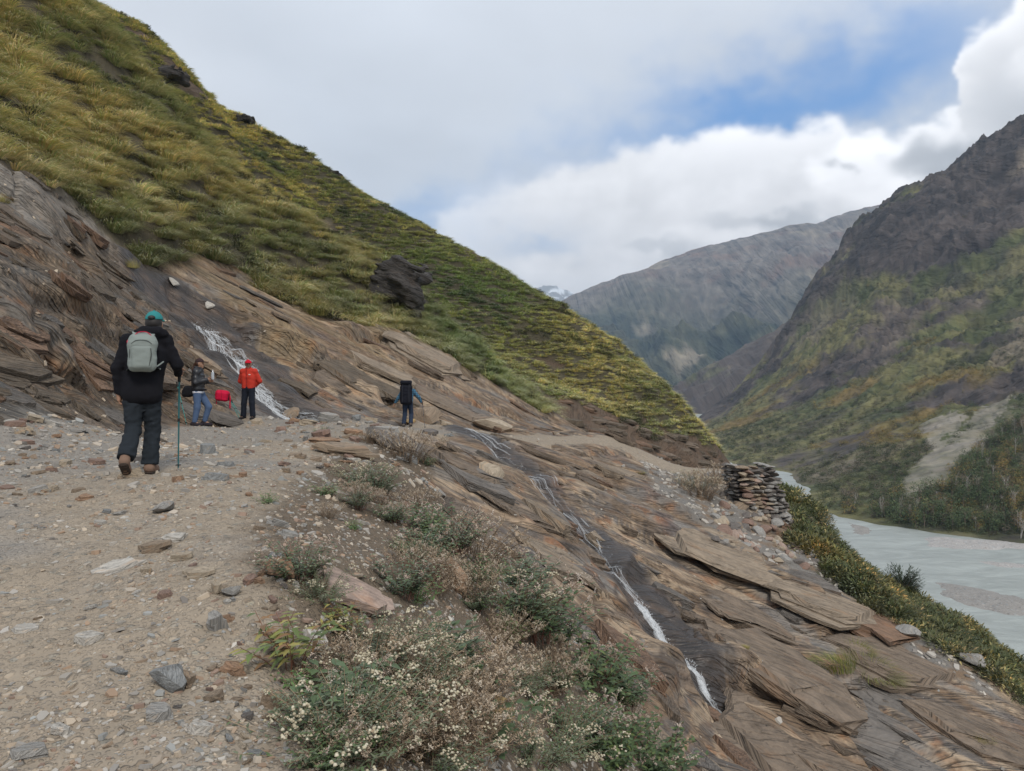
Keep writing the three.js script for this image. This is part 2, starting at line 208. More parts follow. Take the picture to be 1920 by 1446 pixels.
// soft shares of the zones, for borders that wander and mingle
const blur = (g) => { for (let pass = 0; pass < 2; pass++) for (const step of [1, GW]) { const h = new Float32Array(g.length); for (let k = 0; k < g.length; k++) { let s = 0; for (let q = -2; q <= 2; q++) { const m = clamp(k + q * step, 0, g.length - 1); s += g[m]; } h[k] = s / 5; } g = h; } return g; };
const share = [...Array(NZ).keys()].map((z) => { const g = new Float32Array(GW * GH); for (let k = 0; k < g.length; k++) g[k] = zoneGrid[k] === z ? 1 : 0; return blur(g); });
const bilinear = (g, x, z) => { const fx = clamp((x - GX0) / GS, 0, GW - 2), fz = clamp((z - GZ0) / GS, 0, GH - 2), i = Math.floor(fx), j = Math.floor(fz), u = fx - i, v = fz - j, k = j * GW + i; return lerp(lerp(g[k], g[k + 1], u), lerp(g[k + GW], g[k + GW + 1], u), v); };
function zoneAt(x, z) { const raw = zoneRaw(x, z); if (bilinear(share[raw], x, z) > 0.97) return raw; let best = raw, top = -9; for (let k = 0; k < NZ; k++) { const w = bilinear(share[k], x, z); if (w < 0.03) continue; const t = w + 0.22 * n3(x * 2.3 + k * 7, k * 3.1, z * 2.3) + 0.15 * n3(x * 8 + k * 7, k * 3.1, z * 8); if (t > top) { top = t; best = k; } } return best; }
// how rough each zone is: [strata, lumps, grit]
const ROUGH = [[0.0, 0.10, 1], [0.95, 0.5, 0.6], [1, 0.28, 0.1], [0, 1.0, 0], [0.06, 0.35, 1], [0, 1.2, 0.3], [0.15, 0.4, 1], [1.1, 0.25, 0]];
const roughGrid = [0, 1, 2].map((c) => blur(Float32Array.from(zoneGrid, (k) => ROUGH[k][c])));
const roughAt = (c, x, z) => bilinear(roughGrid[c], x, z);

// bedding: layers that dip to the right, stepping in and out of the surface
const BED = V(0.36, 0.92, -0.13).normalize();
const saw = (s, e = 0.1) => { const f = s - Math.floor(s); return f < 1 - e ? f / (1 - e) : (1 - f) / e; };
const crackLine = (n, w) => 1 - smooth(0, w, Math.abs(n));
function strata(x, y, z) {
  const warp = fbm(x * 0.14, y * 0.14, z * 0.14, 3) * 1.1 + fbm(x * 0.5, y * 0.5, z * 0.5, 2) * 0.07, s = x * BED.x + y * BED.y + z * BED.z + warp;
  const a = s / 1.25 + fbm(x * 0.2, 7.7, z * 0.2, 2) * 0.4, b = s / 0.42 + fbm(x * 0.3, 0.3, z * 0.3, 2) * 0.5, c = s / 0.17 + fbm(x * 0.4, 4.3, z * 0.4, 2) * 0.6;
  const patch = fbm(x * 0.22 + 4, y * 0.22, z * 0.22, 3), where = 0.15 + 1.1 * smooth(-0.15, 0.3, patch);
  const A = saw(a, 0.34) * (0.25 + hash1(Math.floor(a) * 7 + 1)), B = saw(b, 0.42) * (0.15 + 1.1 * hash1(Math.floor(b) * 5 + 3)) * (0.5 + 0.9 * smooth(-0.2, 0.3, n3(x * 0.5, s, z * 0.5))), C = saw(c, 0.35) * (0.2 + hash1(Math.floor(c) * 3 + 2));
  const split = crackLine(n3(x * 0.3 + 8, s * 1.1, z * 0.3), 0.12), joint = crackLine(n3((x * 0.55 - z * 0.83) * 0.42, s * 0.25, 3.3) + 0.05 * n3(x, y, z), 0.07) * smooth(0.0, 0.25, n3(x * 0.3, s * 0.5, z * 0.3 + 9));
  return 0.36 * A + 0.13 * B * where + 0.05 * C * where * smooth(11, 7, -z) - 0.12 * joint - 0.10 * split - 0.2;
}
const uphill = (l, s) => { const i = l.length >> 1, [ax, az] = l[i - 1], [bx, bz] = l[i], nx = -(bz - az), nz = bx - ax, k = 0.6 / Math.hypot(nx, nz), mx = (ax + bx) / 2, mz = (az + bz) / 2; l.up ??= land(mx + nx * k, mz + nz * k) > land(mx - nx * k, mz - nz * k) ? 1 : -1; return l.up === s; };
// the big open cracks and overhanging ledges of the slabs: [line, depth, half width, rise of the upper side]
const cracks = [
  [region([[1330, 1262], [1400, 1283], [1500, 1298], [1590, 1286], [1650, 1294]]), 0.40, 0.20, 0.34], [region([[1500, 1312], [1560, 1345], [1615, 1392], [1665, 1446]]), 0.30, 0.16, 0.16], [region([[1590, 1290], [1625, 1322], [1655, 1350], [1662, 1400]]), 0.34, 0.17, 0.1], [region([[1480, 1165], [1530, 1185], [1590, 1190]]), 0.28, 0.14, 0.2],
  [region([[1190, 1052], [1225, 1072], [1262, 1100], [1290, 1130], [1300, 1170], [1340, 1200], [1400, 1232]]), 0.2, 0.10, 0.14], [region([[1010, 830], [1080, 850], [1150, 852], [1215, 870]]), 0.22, 0.12, 0.12], [region([[1180, 905], [1240, 930], [1300, 960], [1360, 1000], [1440, 1040], [1540, 1110], [1600, 1160]]), 0.14, 0.11, 0.22], [region([[1150, 985], [1230, 1010], [1330, 1035], [1420, 1075]]), 0.12, 0.09, 0.12],
  [region([[640, 628], [700, 634], [752, 642], [790, 668], [840, 690], [880, 705]]), 0.35, 0.25, 0.42], [region([[640, 680], [690, 705], [720, 735], [745, 770]]), 0.7, 0.42, 0.3], [region([[440, 622], [520, 650], [580, 668], [640, 690]]), 0.6, 0.34, 0.6], [region([[800, 730], [860, 745], [930, 770], [1000, 790]]), 0.22, 0.18, 0.2], [region([[900, 1080], [1000, 1105], [1090, 1150], [1190, 1230], [1240, 1290]]), 0.14, 0.09, 0.15], [region([[940, 930], [1010, 985], [1080, 1040], [1150, 1120], [1230, 1230]]), 0.10, 0.07, 0.16],
  [region([[60, 660], [110, 690], [150, 760]]), 0.4, 0.22, 0.3], [region([[0, 470], [60, 500], [130, 540], [200, 590], [260, 640]]), 0.3, 0.2, 0.3], [region([[100, 440], [150, 480], [180, 520]]), 0.5, 0.3, 0.2], [region([[120, 620], [220, 660], [320, 720], [400, 770]]), 0.22, 0.16, 0.24], [region([[60, 560], [150, 590], [260, 650]]), 0.2, 0.15, 0.2],
].map(([l, d, w, h]) => [l, d, w, h, Math.min(...l.map((p) => p[0])) - 2, Math.max(...l.map((p) => p[0])) + 2, Math.min(...l.map((p) => p[1])) - 2, Math.max(...l.map((p) => p[1])) + 2]);
function relief(x, y, z, nrm, out) {
  const rs = roughAt(0, x, z), rl = roughAt(1, x, z), rg = roughAt(2, x, z);
  let d = 0;
  if (rs > 0.01) d += rs * strata(x, y, z);
  d += rl * (0.26 * fbm(x * 0.33, y * 0.33, z * 0.33, 4)); if (rl > 0.9) d += (rl - 0.9) * 8 * fbm(x * 0.11, y * 0.11, z * 0.11, 3);
  if (rg > 0.01) d += rg * (0.035 * fbm(x * 2.2, 1.1, z * 2.2, 4) + 0.014 * ridged(x * 7, 2.2, z * 7, 2));
  if (rs > 0.3) for (const [l, dep, w, rise, xa, xb, za, zb] of cracks) if (x > xa && x < xb && z > za && z < zb) { const [q, side, al] = polyDist(l, x, z), end = smooth(0, 0.5, al) * smooth(l.length - 1, l.length - 1.5, al), wob = 0.6 + 0.8 * (0.5 + n3(x * 1.3, y, z * 1.3)); d -= dep * 0.8 * end * (1 - smooth(0, (w + 0.08) * 2.0 * wob, q)); const sd = q * (uphill(l, 1) ? side : -side); d += rise * end * smooth(-0.22, 0.30, sd) * (1 - smooth(0.35, 1.8, q)); }
  // the streams have worn themselves a little channel
  const b = polyDist(streamLine, x, z); if (b[0] < 1.2) d -= 0.28 * (1 - smooth(0, 1.1, b[0])) * smooth(0, 2, b[2] + 0.3);
  const a = polyDist(fallLine, x, z); if (a[0] < 1.2) d -= 0.22 * (1 - smooth(0, 1.0, a[0]));
  out[0] = x + nrm[0] * d; out[1] = y + nrm[1] * d; out[2] = z + nrm[2] * d; return d;
}
// mineral and soil colours, in the open (no light in them, save crack shade in the partings)
const C = (r, g, b) => [r, g, b];
const mix3 = (a, b, t, o) => { o[0] = lerp(a[0], b[0], t); o[1] = lerp(a[1], b[1], t); o[2] = lerp(a[2], b[2], t); return o; };
const PAL = { trail: C(0.381, 0.3127, 0.2358), trailGrey: C(0.3175, 0.2849, 0.2458), bank: C(0.1815, 0.1338, 0.09), bankRust: C(0.295, 0.1496, 0.0712), bankGrey: C(0.1404, 0.1299, 0.1158), rock: C(0.2398, 0.1624, 0.1018), rockPale: C(0.4458, 0.3358, 0.2285), rockGrey: C(0.1588, 0.1349, 0.1155), rockRust: C(0.306, 0.1543, 0.0765), rockOchre: C(0.2952, 0.2091, 0.1066), rockPurple: C(0.15, 0.1087, 0.0975), rockAsh: C(0.2539, 0.2401, 0.2219), partingShade: C(0.0665, 0.0476, 0.035), vein: C(0.51, 0.3763, 0.2525), wet: C(0.046, 0.036, 0.030), wetBrown: C(0.115, 0.077, 0.052), soil: C(0.075, 0.062, 0.036), dirt: C(0.1897, 0.1453, 0.1009), dirtDark: C(0.1275, 0.0918, 0.0595), scree: C(0.2295, 0.2125, 0.1913), bushy: C(0.07, 0.075, 0.04) };
const tmp = [0, 0, 0];
function groundColor(k, x, y, z, o) {  // bank and rock partings: dark mineral lines that also paint crack shade
  const a = fbm(x * 0.35, y * 0.35, z * 0.35, 3), b = fbm(x * 1.3 + 20, y * 1.3, z * 1.3, 4);
  const s = x * BED.x + y * BED.y + z * BED.z, band = fbm(x * 0.12 + 3, s * 2.6, z * 0.12, 4), band2 = fbm(x * 0.2, s * 6.5 + 40, z * 0.2, 3);
  if (k === TRAIL) mix3(PAL.trail, PAL.trailGrey, smooth(-0.2, 0.35, a + b * 0.5 + (-x - 3.4) * 0.12), o);
  else if (k === BANK) { mix3(PAL.bank, PAL.bankGrey, smooth(-0.1, 0.4, band + a * 0.4), o); mix3(o, PAL.bankRust, smooth(0.05, 0.45, band2 * 0.7 + b * 0.6) * 0.7, o); mix3(o, PAL.partingShade, crackLine(n3(x * 0.28 + 4, s * 3.2, z * 0.28) + 0.25 * n3(x, y, z), 0.11) * 0.6, o); mix3(o, PAL.vein, crackLine(n3(x * 0.4 + 44, s * 3.4, z * 0.4) + 0.2 * n3(x * 1.2, y, z * 1.2), 0.06) * 0.4, o); mix3(o, PAL.trailGrey, smooth(4.8, 7, y + a * 2) * 0.75, o); }
  else if (k === ROCK) {
    mix3(PAL.rock, PAL.rockGrey, smooth(-0.12, 0.22, band + a * 0.5), o); mix3(o, PAL.rockPale, smooth(0.0, 0.32, band2 + a * 0.6 + b * 0.3) * 0.9, o); mix3(o, PAL.rockAsh, smooth(0.08, 0.34, fbm(x * 0.3 + 90, s * 1.8, z * 0.3, 3) - a * 0.4) * 0.7, o); mix3(o, PAL.rockRust, smooth(0.08, 0.34, b * 0.7 + band * 0.5 - 0.03) * 0.85, o); mix3(o, PAL.partingShade, crackLine(n3(x * 0.28 + 4, s * 2.7, z * 0.28) + 0.25 * n3(x, y, z), 0.10) * smooth(-0.25, 0.15, n3(x * 0.5, s, z * 0.5 + 6)) * 0.75, o); mix3(o, PAL.vein, crackLine(n3(x * 0.25 + 44, s * 3.4, z * 0.25) + 0.2 * n3(x * 1.2, y, z * 1.2), 0.07) * smooth(0, 0.3, n3(x * 0.4, s, z * 0.4 + 16)) * 0.8, o); mix3(o, PAL.rockPurple, smooth(0.18, 0.45, fbm(x * 0.5 + 60, s * 1.2, z * 0.5, 3)) * 0.7, o);
    if (z < -26 && x < 0 && y > 1.6) mix3(o, PAL.rockOchre, smooth(1.6, 3.2, y) * smooth(-0.35, 0.25, a + band) * 0.6, o);
  } else if (k === WET) mix3(PAL.wet, PAL.wetBrown, smooth(-0.05, 0.4, band + b * 0.6), o);
  else if (k === GRASS) mix3(PAL.soil, PAL.dirtDark, smooth(0.1, 0.5, a) * 0.4, o);
  else if (k === DIRT) mix3(PAL.dirt, PAL.dirtDark, smooth(-0.2, 0.4, a + b * 0.6), o);
  else if (k === SCREE) mix3(PAL.scree, PAL.rock, smooth(-0.1, 0.4, b), o);
  else mix3(PAL.bushy, PAL.soil, smooth(-0.2, 0.4, b), o);
  return o;
}
const one = [0, 0, 0];
function mixedColor(x, y, z, o) { // neighbouring grounds mingle at their borders
  const raw = zoneRaw(x, z); if (bilinear(share[raw], x, z) > 0.97) return groundColor(raw, x, y, z, o);
  let t = 0; o[0] = o[1] = o[2] = 0; for (let k = 0; k < NZ; k++) { let w = bilinear(share[k], x, z); if (w < 0.04) continue; w = Math.pow(clamp(w + 0.3 * n3(x * 2.3 + k * 7, k * 3.1, z * 2.3) + 0.2 * n3(x * 7 + k * 7, k * 3.1, z * 7), 0.01, 2), 3); groundColor(k, x, y, z, one); for (let c = 0; c < 3; c++) o[c] += one[c] * w; t += w; }
  for (let c = 0; c < 3; c++) o[c] /= t; return o;
}
// a sheet on a fan of lines: finer near the viewer's path, coarser far off
const solid = [];                                    // everything a thing may stand on
function fan(a0, a1, na, r0, r1, nr, heightFn) {
  const pos = new Float32Array(na * nr * 3), L = Math.log(r1 / r0), o = [0, 0, 0];
  for (let j = 0; j < nr; j++) { const r = r0 * Math.exp(L * j / (nr - 1)); for (let i = 0; i < na; i++) { const a = a0 + (a1 - a0) * i / (na - 1); heightFn(Math.sin(a) * r, -Math.cos(a) * r, o); const k = (j * na + i) * 3; pos[k] = o[0]; pos[k + 1] = o[1]; pos[k + 2] = o[2]; } }
  const idx = new Uint32Array((na - 1) * (nr - 1) * 6); let q = 0;
  for (let j = 0; j + 1 < nr; j++) for (let i = 0; i + 1 < na; i++) { const k = j * na + i; idx[q++] = k; idx[q++] = k + 1; idx[q++] = k + na; idx[q++] = k + 1; idx[q++] = k + na + 1; idx[q++] = k + na; }
  const g = new THREE.BufferGeometry(); g.setAttribute('position', new THREE.BufferAttribute(pos, 3)); g.setIndex(new THREE.BufferAttribute(idx, 1)); g.computeVertexNormals();
  return g;
}
function pickFaces(g, test, colorFn, uvFn) { // the part of a sheet whose faces pass the test
  const pos = g.attributes.position.array, nor = g.attributes.normal.array, idx = g.index.array, map = new Int32Array(pos.length / 3).fill(-1), P = [], N = [], Col = [], U = [], I = [], o = [0, 0, 0], uv = [0, 0];
  for (let t = 0; t < idx.length; t += 3) { if (!test(t / 3)) continue; for (let c = 0; c < 3; c++) { const k = idx[t + c]; if (map[k] < 0) { map[k] = P.length / 3; const x = pos[k * 3], y = pos[k * 3 + 1], z = pos[k * 3 + 2]; P.push(x, y, z); N.push(nor[k * 3], nor[k * 3 + 1], nor[k * 3 + 2]); colorFn(x, y, z, o); Col.push(o[0], o[1], o[2]); uvFn(x, y, z, uv); U.push(uv[0], uv[1]); } I.push(map[k]); } }
  const h = new THREE.BufferGeometry(); h.setAttribute('position', new THREE.Float32BufferAttribute(P, 3)); h.setAttribute('normal', new THREE.Float32BufferAttribute(N, 3)); h.setAttribute('color', new THREE.Float32BufferAttribute(Col, 3)); h.setAttribute('uv', new THREE.Float32BufferAttribute(U, 2)); h.setIndex(I);
  return h;
}
const nearSheet = fan(-0.74, 0.76, 920, 1.5, 80, 860, (x, z, o) => { const y = land(x, z); landNormal(x, z, tmp); relief(x, y, z, tmp, o); });
const nearBVH = new MeshBVH(nearSheet.clone());
const RAY = new THREE.Ray();
function drop(x, z) { RAY.origin.set(x, 200, z); RAY.direction.set(0, -1, 0); const h = nearBVH.raycastFirst(RAY, THREE.DoubleSide); return h ? h : { point: V(x, land(x, z), z), face: { normal: V(0, 1, 0) } }; }
function sight(px, py) { RAY.origin.set(0, EYE, 0); RAY.direction.set((px - 960) / FOCAL, (723 - py) / FOCAL, -1).normalize(); const h = nearBVH.raycastFirst(RAY, THREE.DoubleSide); if (!h) return null; if (h.face.normal.y < 0) h.face.normal.multiplyScalar(-1); return h; }
const groundY = (x, z) => drop(x, z).point.y;
{
  const pos = nearSheet.attributes.position.array, idx = nearSheet.index.array, faceZone = new Uint8Array(idx.length / 3);
  for (let f = 0; f < faceZone.length; f++) { const a = idx[f * 3] * 3, b = idx[f * 3 + 1] * 3, c = idx[f * 3 + 2] * 3; faceZone[f] = zoneAt((pos[a] + pos[b] + pos[c]) / 3, (pos[a + 2] + pos[b + 2] + pos[c + 2]) / 3); }
  const frame = (n, size) => { const N = V(...n).normalize(), T = BED.clone().cross(N).normalize(), B = N.clone().cross(T); return (x, y, z, uv) => { uv[0] = (x * T.x + y * T.y + z * T.z) / size; uv[1] = (x * B.x + y * B.y + z * B.z) / size; }; };
  const flat = (size) => (x, y, z, uv) => { uv[0] = x / size; uv[1] = (z + y * 0.6) / size; };
  const M = {
    grit: mat({ vertexColors: true, map: gritTint, bumpMap: gritBump, bumpScale: 0.03 }),
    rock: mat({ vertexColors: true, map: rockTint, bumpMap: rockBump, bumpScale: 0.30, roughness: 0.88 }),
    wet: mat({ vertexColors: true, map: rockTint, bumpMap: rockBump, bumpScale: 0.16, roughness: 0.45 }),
    soil: mat({ vertexColors: true, map: soilTint, bumpMap: soilBump, bumpScale: 0.08 }),
  };
  const list = [
    [TRAIL, 'trail', M.grit, flat(1.7), 'bare gritty footpath strewn with slate chips', 'trail'], [BANK, 'cut_bank', M.rock, frame([0.55, 0.7, 0.45], 4.6), 'brown crumbling cut bank left of the path', 'bank'],
    [ROCK, 'rock_slope', M.rock, frame([0.5, 0.75, 0.5], 6.2), 'tilted layered brown bedrock slabs', 'rock'], [GRASS, 'grass_hillside', M.soil, flat(2), 'steep hillside under tussock grass', 'hillside'],
    [DIRT, 'dirt_slope', M.grit, flat(1.3), 'loose dirt slope below the path', 'slope'], [BUSHY, 'shrub_slope', M.soil, flat(2), 'slope down to the river under low shrubs', 'slope'],
    [SCREE, 'scree', M.grit, flat(2.2), 'strip of grey scree below the stone wall', 'scree'], [WET, 'wet_rock', M.wet, frame([0.5, 0.75, 0.5], 6.2), 'dark wet bedrock along the running water', 'rock'],
  ];
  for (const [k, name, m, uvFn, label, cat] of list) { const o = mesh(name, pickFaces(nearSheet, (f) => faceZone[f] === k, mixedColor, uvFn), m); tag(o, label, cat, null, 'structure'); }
}
// ---------------------------------------------------------------- grass spur beyond the gully
const spurPoints = [[1020, 792, 58], [1150, 818, 62], [1250, 852, 66], [1330, 872, 68], [1332, 847, 72], [1303, 789, 76], [1245, 725, 80], [1140, 639, 86], [1040, 569, 90], [900, 481, 94], [770, 409, 96], [650, 340, 97], [560, 281, 97], [460, 219, 95], [345, 127, 88], [220, 49, 80], [1100, 740, 72], [1000, 660, 76], [900, 600, 78], [800, 520, 82], [1200, 802, 67.5], [650, 440, 85], [560, 350, 88], [430, 230, 86], [800, 620, 71], [950, 730, 64]].map((a) => at(...a));
for (const [px, py, d] of [[1332, 847, 72], [1303, 789, 76], [1245, 725, 80], [1140, 639, 86], [1040, 569, 90], [900, 481, 94], [770, 409, 96], [650, 340, 97], [560, 281, 97], [460, 219, 95], [345, 127, 88], [220, 49, 80]]) { const p = at(px, py, d); spurPoints.push(V(p.x + 7, p.y - 7, p.z - 11)); }
for (const p of [[26, -13, -64], [34, -22, -72], [38, -22, -92], [20, -12, -52], [-4, -3, -50], [-20, 2, -62], [-50, 42, -80]]) spurPoints.push(V(...p));
const spurLand = spline(spurPoints, 0.002);
const spurHeight = (x, z) => { const y = spurLand(x, z), led = fbm(x * 0.08, y * 0.35, z * 0.08, 3), r = smooth(0.14, 0.4, led) * 1.0; return y + fbm(x * 0.11, 1.2, z * 0.11, 4) * 1.5 + fbm(x * 0.4, 5.2, z * 0.4, 3) * 0.45 - r * 0.8 * (saw(y / 1.3) - 0.4); };
const spurBare = (x, y, z) => { const cut = 1 - smooth(0.4, 1.3, y - (-0.4 - Math.max(0, x - 3) * 0.31 + fbm(x * 0.28, 2, z * 0.28, 3) * 2.2 + 0.5)); return clamp(Math.max(smooth(0.2, 0.42, fbm(x * 0.10 + 7, y * 0.22, z * 0.10, 4)), cut)); };
{
  const g = fan(-0.58, 0.42, 420, 55, 116, 260, (x, z, o) => { o[0] = x; o[1] = spurHeight(x, z); o[2] = z; });
  const brown = C(0.13, 0.088, 0.058), soil = C(0.085, 0.072, 0.040), rusty = C(0.17, 0.10, 0.06);
  const o = mesh('grass_spur', pickFaces(g, () => true, (x, y, z, c) => { mix3(soil, brown, spurBare(x, y, z), c); mix3(c, rusty, smooth(0.1, 0.4, fbm(x * 0.5, y * 2, z * 0.5, 3)) * 0.6 * spurBare(x, y, z), c); }, (x, y, z, uv) => { uv[0] = x / 3; uv[1] = (y + z * 0.3) / 3; }), mat({ vertexColors: true, map: soilTint, bumpMap: rockBump, bumpScale: 0.25 }));
  tag(o, 'second grassy spur behind the near hillside', 'hillside', null, 'structure');
}
// ---------------------------------------------------------------- the valley: river, gravel, mountains
const RIVER = -38;
const onRiver = (px, py) => { const d = (EYE - RIVER) * FOCAL / (py - 723); return [(px - 960) / FOCAL * d, -d]; };
function slab(name, poly, y, material, uvs, label, cat, dome = 0) {
  const s = new THREE.Shape(poly.map(([x, z]) => new THREE.Vector2(x, -z))), g = new THREE.ShapeGeometry(s); g.rotateX(-Math.PI / 2);
  const p = g.attributes.position, uv = []; for (let i = 0; i < p.count; i++) { p.setY(i, y); uv.push(p.getX(i) / uvs, p.getZ(i) / uvs); } g.setAttribute('uv', new THREE.Float32BufferAttribute(uv, 2)); g.computeVertexNormals();
  const o = mesh(name, g, material); tag(o, label, cat, null, 'structure'); return o;
}
const rippleBump = makeTex(512, (u, v) => 0.5 + 0.5 * tile(u, v, 10, 16, 3.9, 5));
const rippleTint = makeTex(512, (u, v) => { const f = smooth(0.18, 0.5, tile(u, v, 7, 24, 6.1, 5)); return 0.80 + 0.26 * tile(u, v, 4, 9, 8.8, 5) + 0.16 * f; });
slab('river', [[-120, -20], [420, -20], [620, -420], [420, -1100], [60, -1100], [-80, -300]], RIVER, mat({ color: new THREE.Color(0.40, 0.43, 0.405), map: rippleTint, bumpMap: rippleBump, bumpScale: 0.3, roughness: 0.5 }), 26, 'pale milky glacier river in the valley', 'river');
const gravelMat = mat({ map: gritTint, color: new THREE.Color(0.50, 0.475, 0.45), bumpMap: gritBump, bumpScale: 0.25 });
const mudMat = mat({ map: gritTint, color: new THREE.Color(0.34, 0.32, 0.295), bumpMap: gritBump, bumpScale: 0.1 });
function bar(outline, height, m, label) { // a low mound of gravel inside an outline
  const c = outline.map(([px, py]) => onRiver(px, py)), xs = c.map((p) => p[0]), zs = c.map((p) => p[1]), x0 = Math.min(...xs), x1 = Math.max(...xs), z0 = Math.min(...zs), z1 = Math.max(...zs), nx = 90, nz = 60, P = [], U = [], I = [], id = new Map();
  const h = (x, z) => { const w = fbm(x * 0.09, 3, z * 0.09, 4) * 5 + fbm(x * 0.5, 7, z * 0.5, 3) * 2.5, [d] = polyDist([...c, c[0]], x, z), inside = inPoly(c, x, z) ? 1 : -1; return (smooth(-1, 9, inside * d + w * 0.6) - 0.25) * height + fbm(x * 0.2, 1, z * 0.2, 4) * height * 0.35; };
  for (let j = 0; j < nz; j++) for (let i = 0; i < nx; i++) { const x = lerp(x0 - 6, x1 + 6, i / (nx - 1)), z = lerp(z0 - 6, z1 + 6, j / (nz - 1)); P.push(x, RIVER + h(x, z), z); U.push(x / 16, z / 16); }
  for (let j = 0; j + 1 < nz; j++) for (let i = 0; i + 1 < nx; i++) { const k = j * nx + i; if (Math.max(P[k * 3 + 1], P[(k + nx + 1) * 3 + 1]) < RIVER - 0.1) continue; I.push(k, k + nx, k + 1, k + 1, k + nx, k + nx + 1); }
  const g = new THREE.BufferGeometry(); g.setAttribute('position', new THREE.Float32BufferAttribute(P, 3)); g.setAttribute('uv', new THREE.Float32BufferAttribute(U, 2)); g.setIndex(I); g.computeVertexNormals();
  tag(mesh('gravel_bar', g, m), label, 'gravel bar', null, 'structure');
}
bar([[1713, 1008], [1745, 1003], [1800, 1006], [1880, 1012], [1990, 1020], [2100, 1040], [1960, 1032], [1860, 1034], [1790, 1033], [1735, 1026]], 1.1, gravelMat, 'pale gravel bar below the wooded bank');
bar([[1790, 1047], [1850, 1050], [1960, 1055], [2100, 1058], [2100, 1074], [1960, 1071], [1860, 1065]], 0.8, gravelMat, 'middle gravel bar across the river');
bar([[1735, 1085], [1800, 1095], [1920, 1115], [2080, 1150], [2150, 1200], [1990, 1165], [1880, 1158], [1800, 1140], [1755, 1115]], 1.2, mudMat, 'broad grey silt bar nearest the shrubby slope');
bar([[1585, 978], [1640, 988], [1650, 1000], [1620, 1010], [1590, 1000]], 0.8, mudMat, 'small silt bar by the near bank');
function mountain(name, points, box, fanArgs, reliefFn, colorFn, material, label, prep, across = true) {
  const base = spline(points.map((p) => V(p.x / box, p.y / box, p.z / box)), 0.0008), h = (x, z) => base(x / box, z / box) * box;
  prep?.(h);
  const g = fan(...fanArgs, (x, z, o) => { const y = h(x, z); o[0] = x; o[1] = y + reliefFn(x, y, z); o[2] = z; });
  const o = mesh(name, pickFaces(g, () => true, colorFn, (x, y, z, uv) => { const s = box * 1.6; if (across) { uv[0] = x / s; uv[1] = (y + z * 0.5) / s; } else { uv[0] = (z * 0.9 - x * 0.3) / s; uv[1] = (y * 0.8 + x * 0.5) / s; } }), material);
  tag(o, label, 'mountain', null, 'structure'); o.userData.height = h; o.userData.sheet = g; return o;
}
// right-hand valley side
const rightPts = [[1345, 872, 387], [1330, 850, 445], [1318, 815, 560], [1450, 932, 300], [1490, 926, 298], [1480, 896, 345], [1560, 968, 233], [1650, 985, 216], [1750, 998, 206], [1920, 1020, 192], [2150, 1040, 180],
  [1480, 830, 420], [1600, 850, 320], [1700, 870, 280], [1800, 850, 270], [1920, 850, 250], [2150, 850, 230], [1920, 700, 370], [1750, 700, 430], [1600, 720, 500], [1480, 720, 590], [1400, 800, 560], [1330, 800, 690], [1315, 775, 760],
  [1920, 500, 560], [1750, 530, 600], [1600, 580, 660], [1500, 640, 700], [1440, 690, 740], [1450, 645, 790], [1480, 592, 800], [1540, 512, 815], [1600, 455, 820], [1720, 388, 830], [1850, 312, 800], [1920, 240, 780], [2150, 100, 740], [2150, 400, 560]].map((a) => at(...a));
for (const [px, py, d] of [[1315, 775, 760], [1450, 645, 790], [1480, 592, 800], [1540, 512, 815], [1600, 455, 820], [1720, 388, 830], [1850, 312, 800], [1920, 240, 780], [2150, 100, 740]]) { const p = at(px, py, d); rightPts.push(V(p.x * 1.15 + 30, p.y - 70, p.z * 1.16)); }
for (const p of [[60, -46, -330], [78, -52, -440], [60, -52, -560], [100, -45, -200], [95, -45, -150], [150, -44, -130], [250, -40, -100]]) rightPts.push(V(...p));
const dip = (x, y, z) => x * 0.45 + y * 0.75 - z * 0.2;
const mountainTint = makeTex(512, (u, v) => 0.78 + 0.34 * tile(u, v, 12, 12, 5.5, 7));
const mountainBump = makeTex(512, (u, v) => 0.5 + 0.45 * tile(u, v, 14, 14, 25.5, 7));
const slidePoly = [[1722, 806], [1760, 786], [1800, 772], [1812, 790], [1790, 822], [1778, 846], [1812, 806], [1852, 758], [1902, 746], [1900, 786], [1858, 826], [1812, 866], [1770, 916], [1704, 940], [1684, 910], [1722, 872], [1748, 842]];
const RGT = { rock: C(0.105, 0.086, 0.078), dark: C(0.05, 0.043, 0.042), grass: C(0.19, 0.175, 0.075), green: C(0.095, 0.108, 0.045), pale: C(0.40, 0.355, 0.30), straw: C(0.22, 0.155, 0.055), tan: C(0.24, 0.195, 0.15) };
let rightHeight;
const gully = (x, y, z) => ridged(x * 0.0065 + y * 0.0028 + 3.1, y * 0.0012, z * 0.0065 - y * 0.004, 4);
const rightRelief = (x, y, z) => { const up = smooth(-36, 10, y); return up * ((gully(x, y, z) - 0.55) * 30 * smooth(-20, 90, y) + fbm(x * 0.02, y * 0.02, z * 0.02, 5) * 9 + ridged(x * 0.045 + y * 0.03, y * 0.02, z * 0.05, 4) * 10 - 5 + (ridged(x * 0.13 + y * 0.1, y * 0.07, z * 0.15, 3) - 0.5) * 3.4 * smooth(-10, 40, y)) + fbm(x * 0.06, 2, z * 0.06, 3) * 1.5; };
const rockiness = (x, y, z) => smooth(-0.02, 0.2, (gully(x, y, z) - 0.6) * 0.5 + fbm(x * 0.006 + 9, y * 0.008, z * 0.006, 4) * 0.9 + (y - 40) * 0.0024 + ridged(x * 0.03, dip(x, y, z) * 0.03, z * 0.03, 3) * 0.32 - 0.10);
const slideWorld = [];
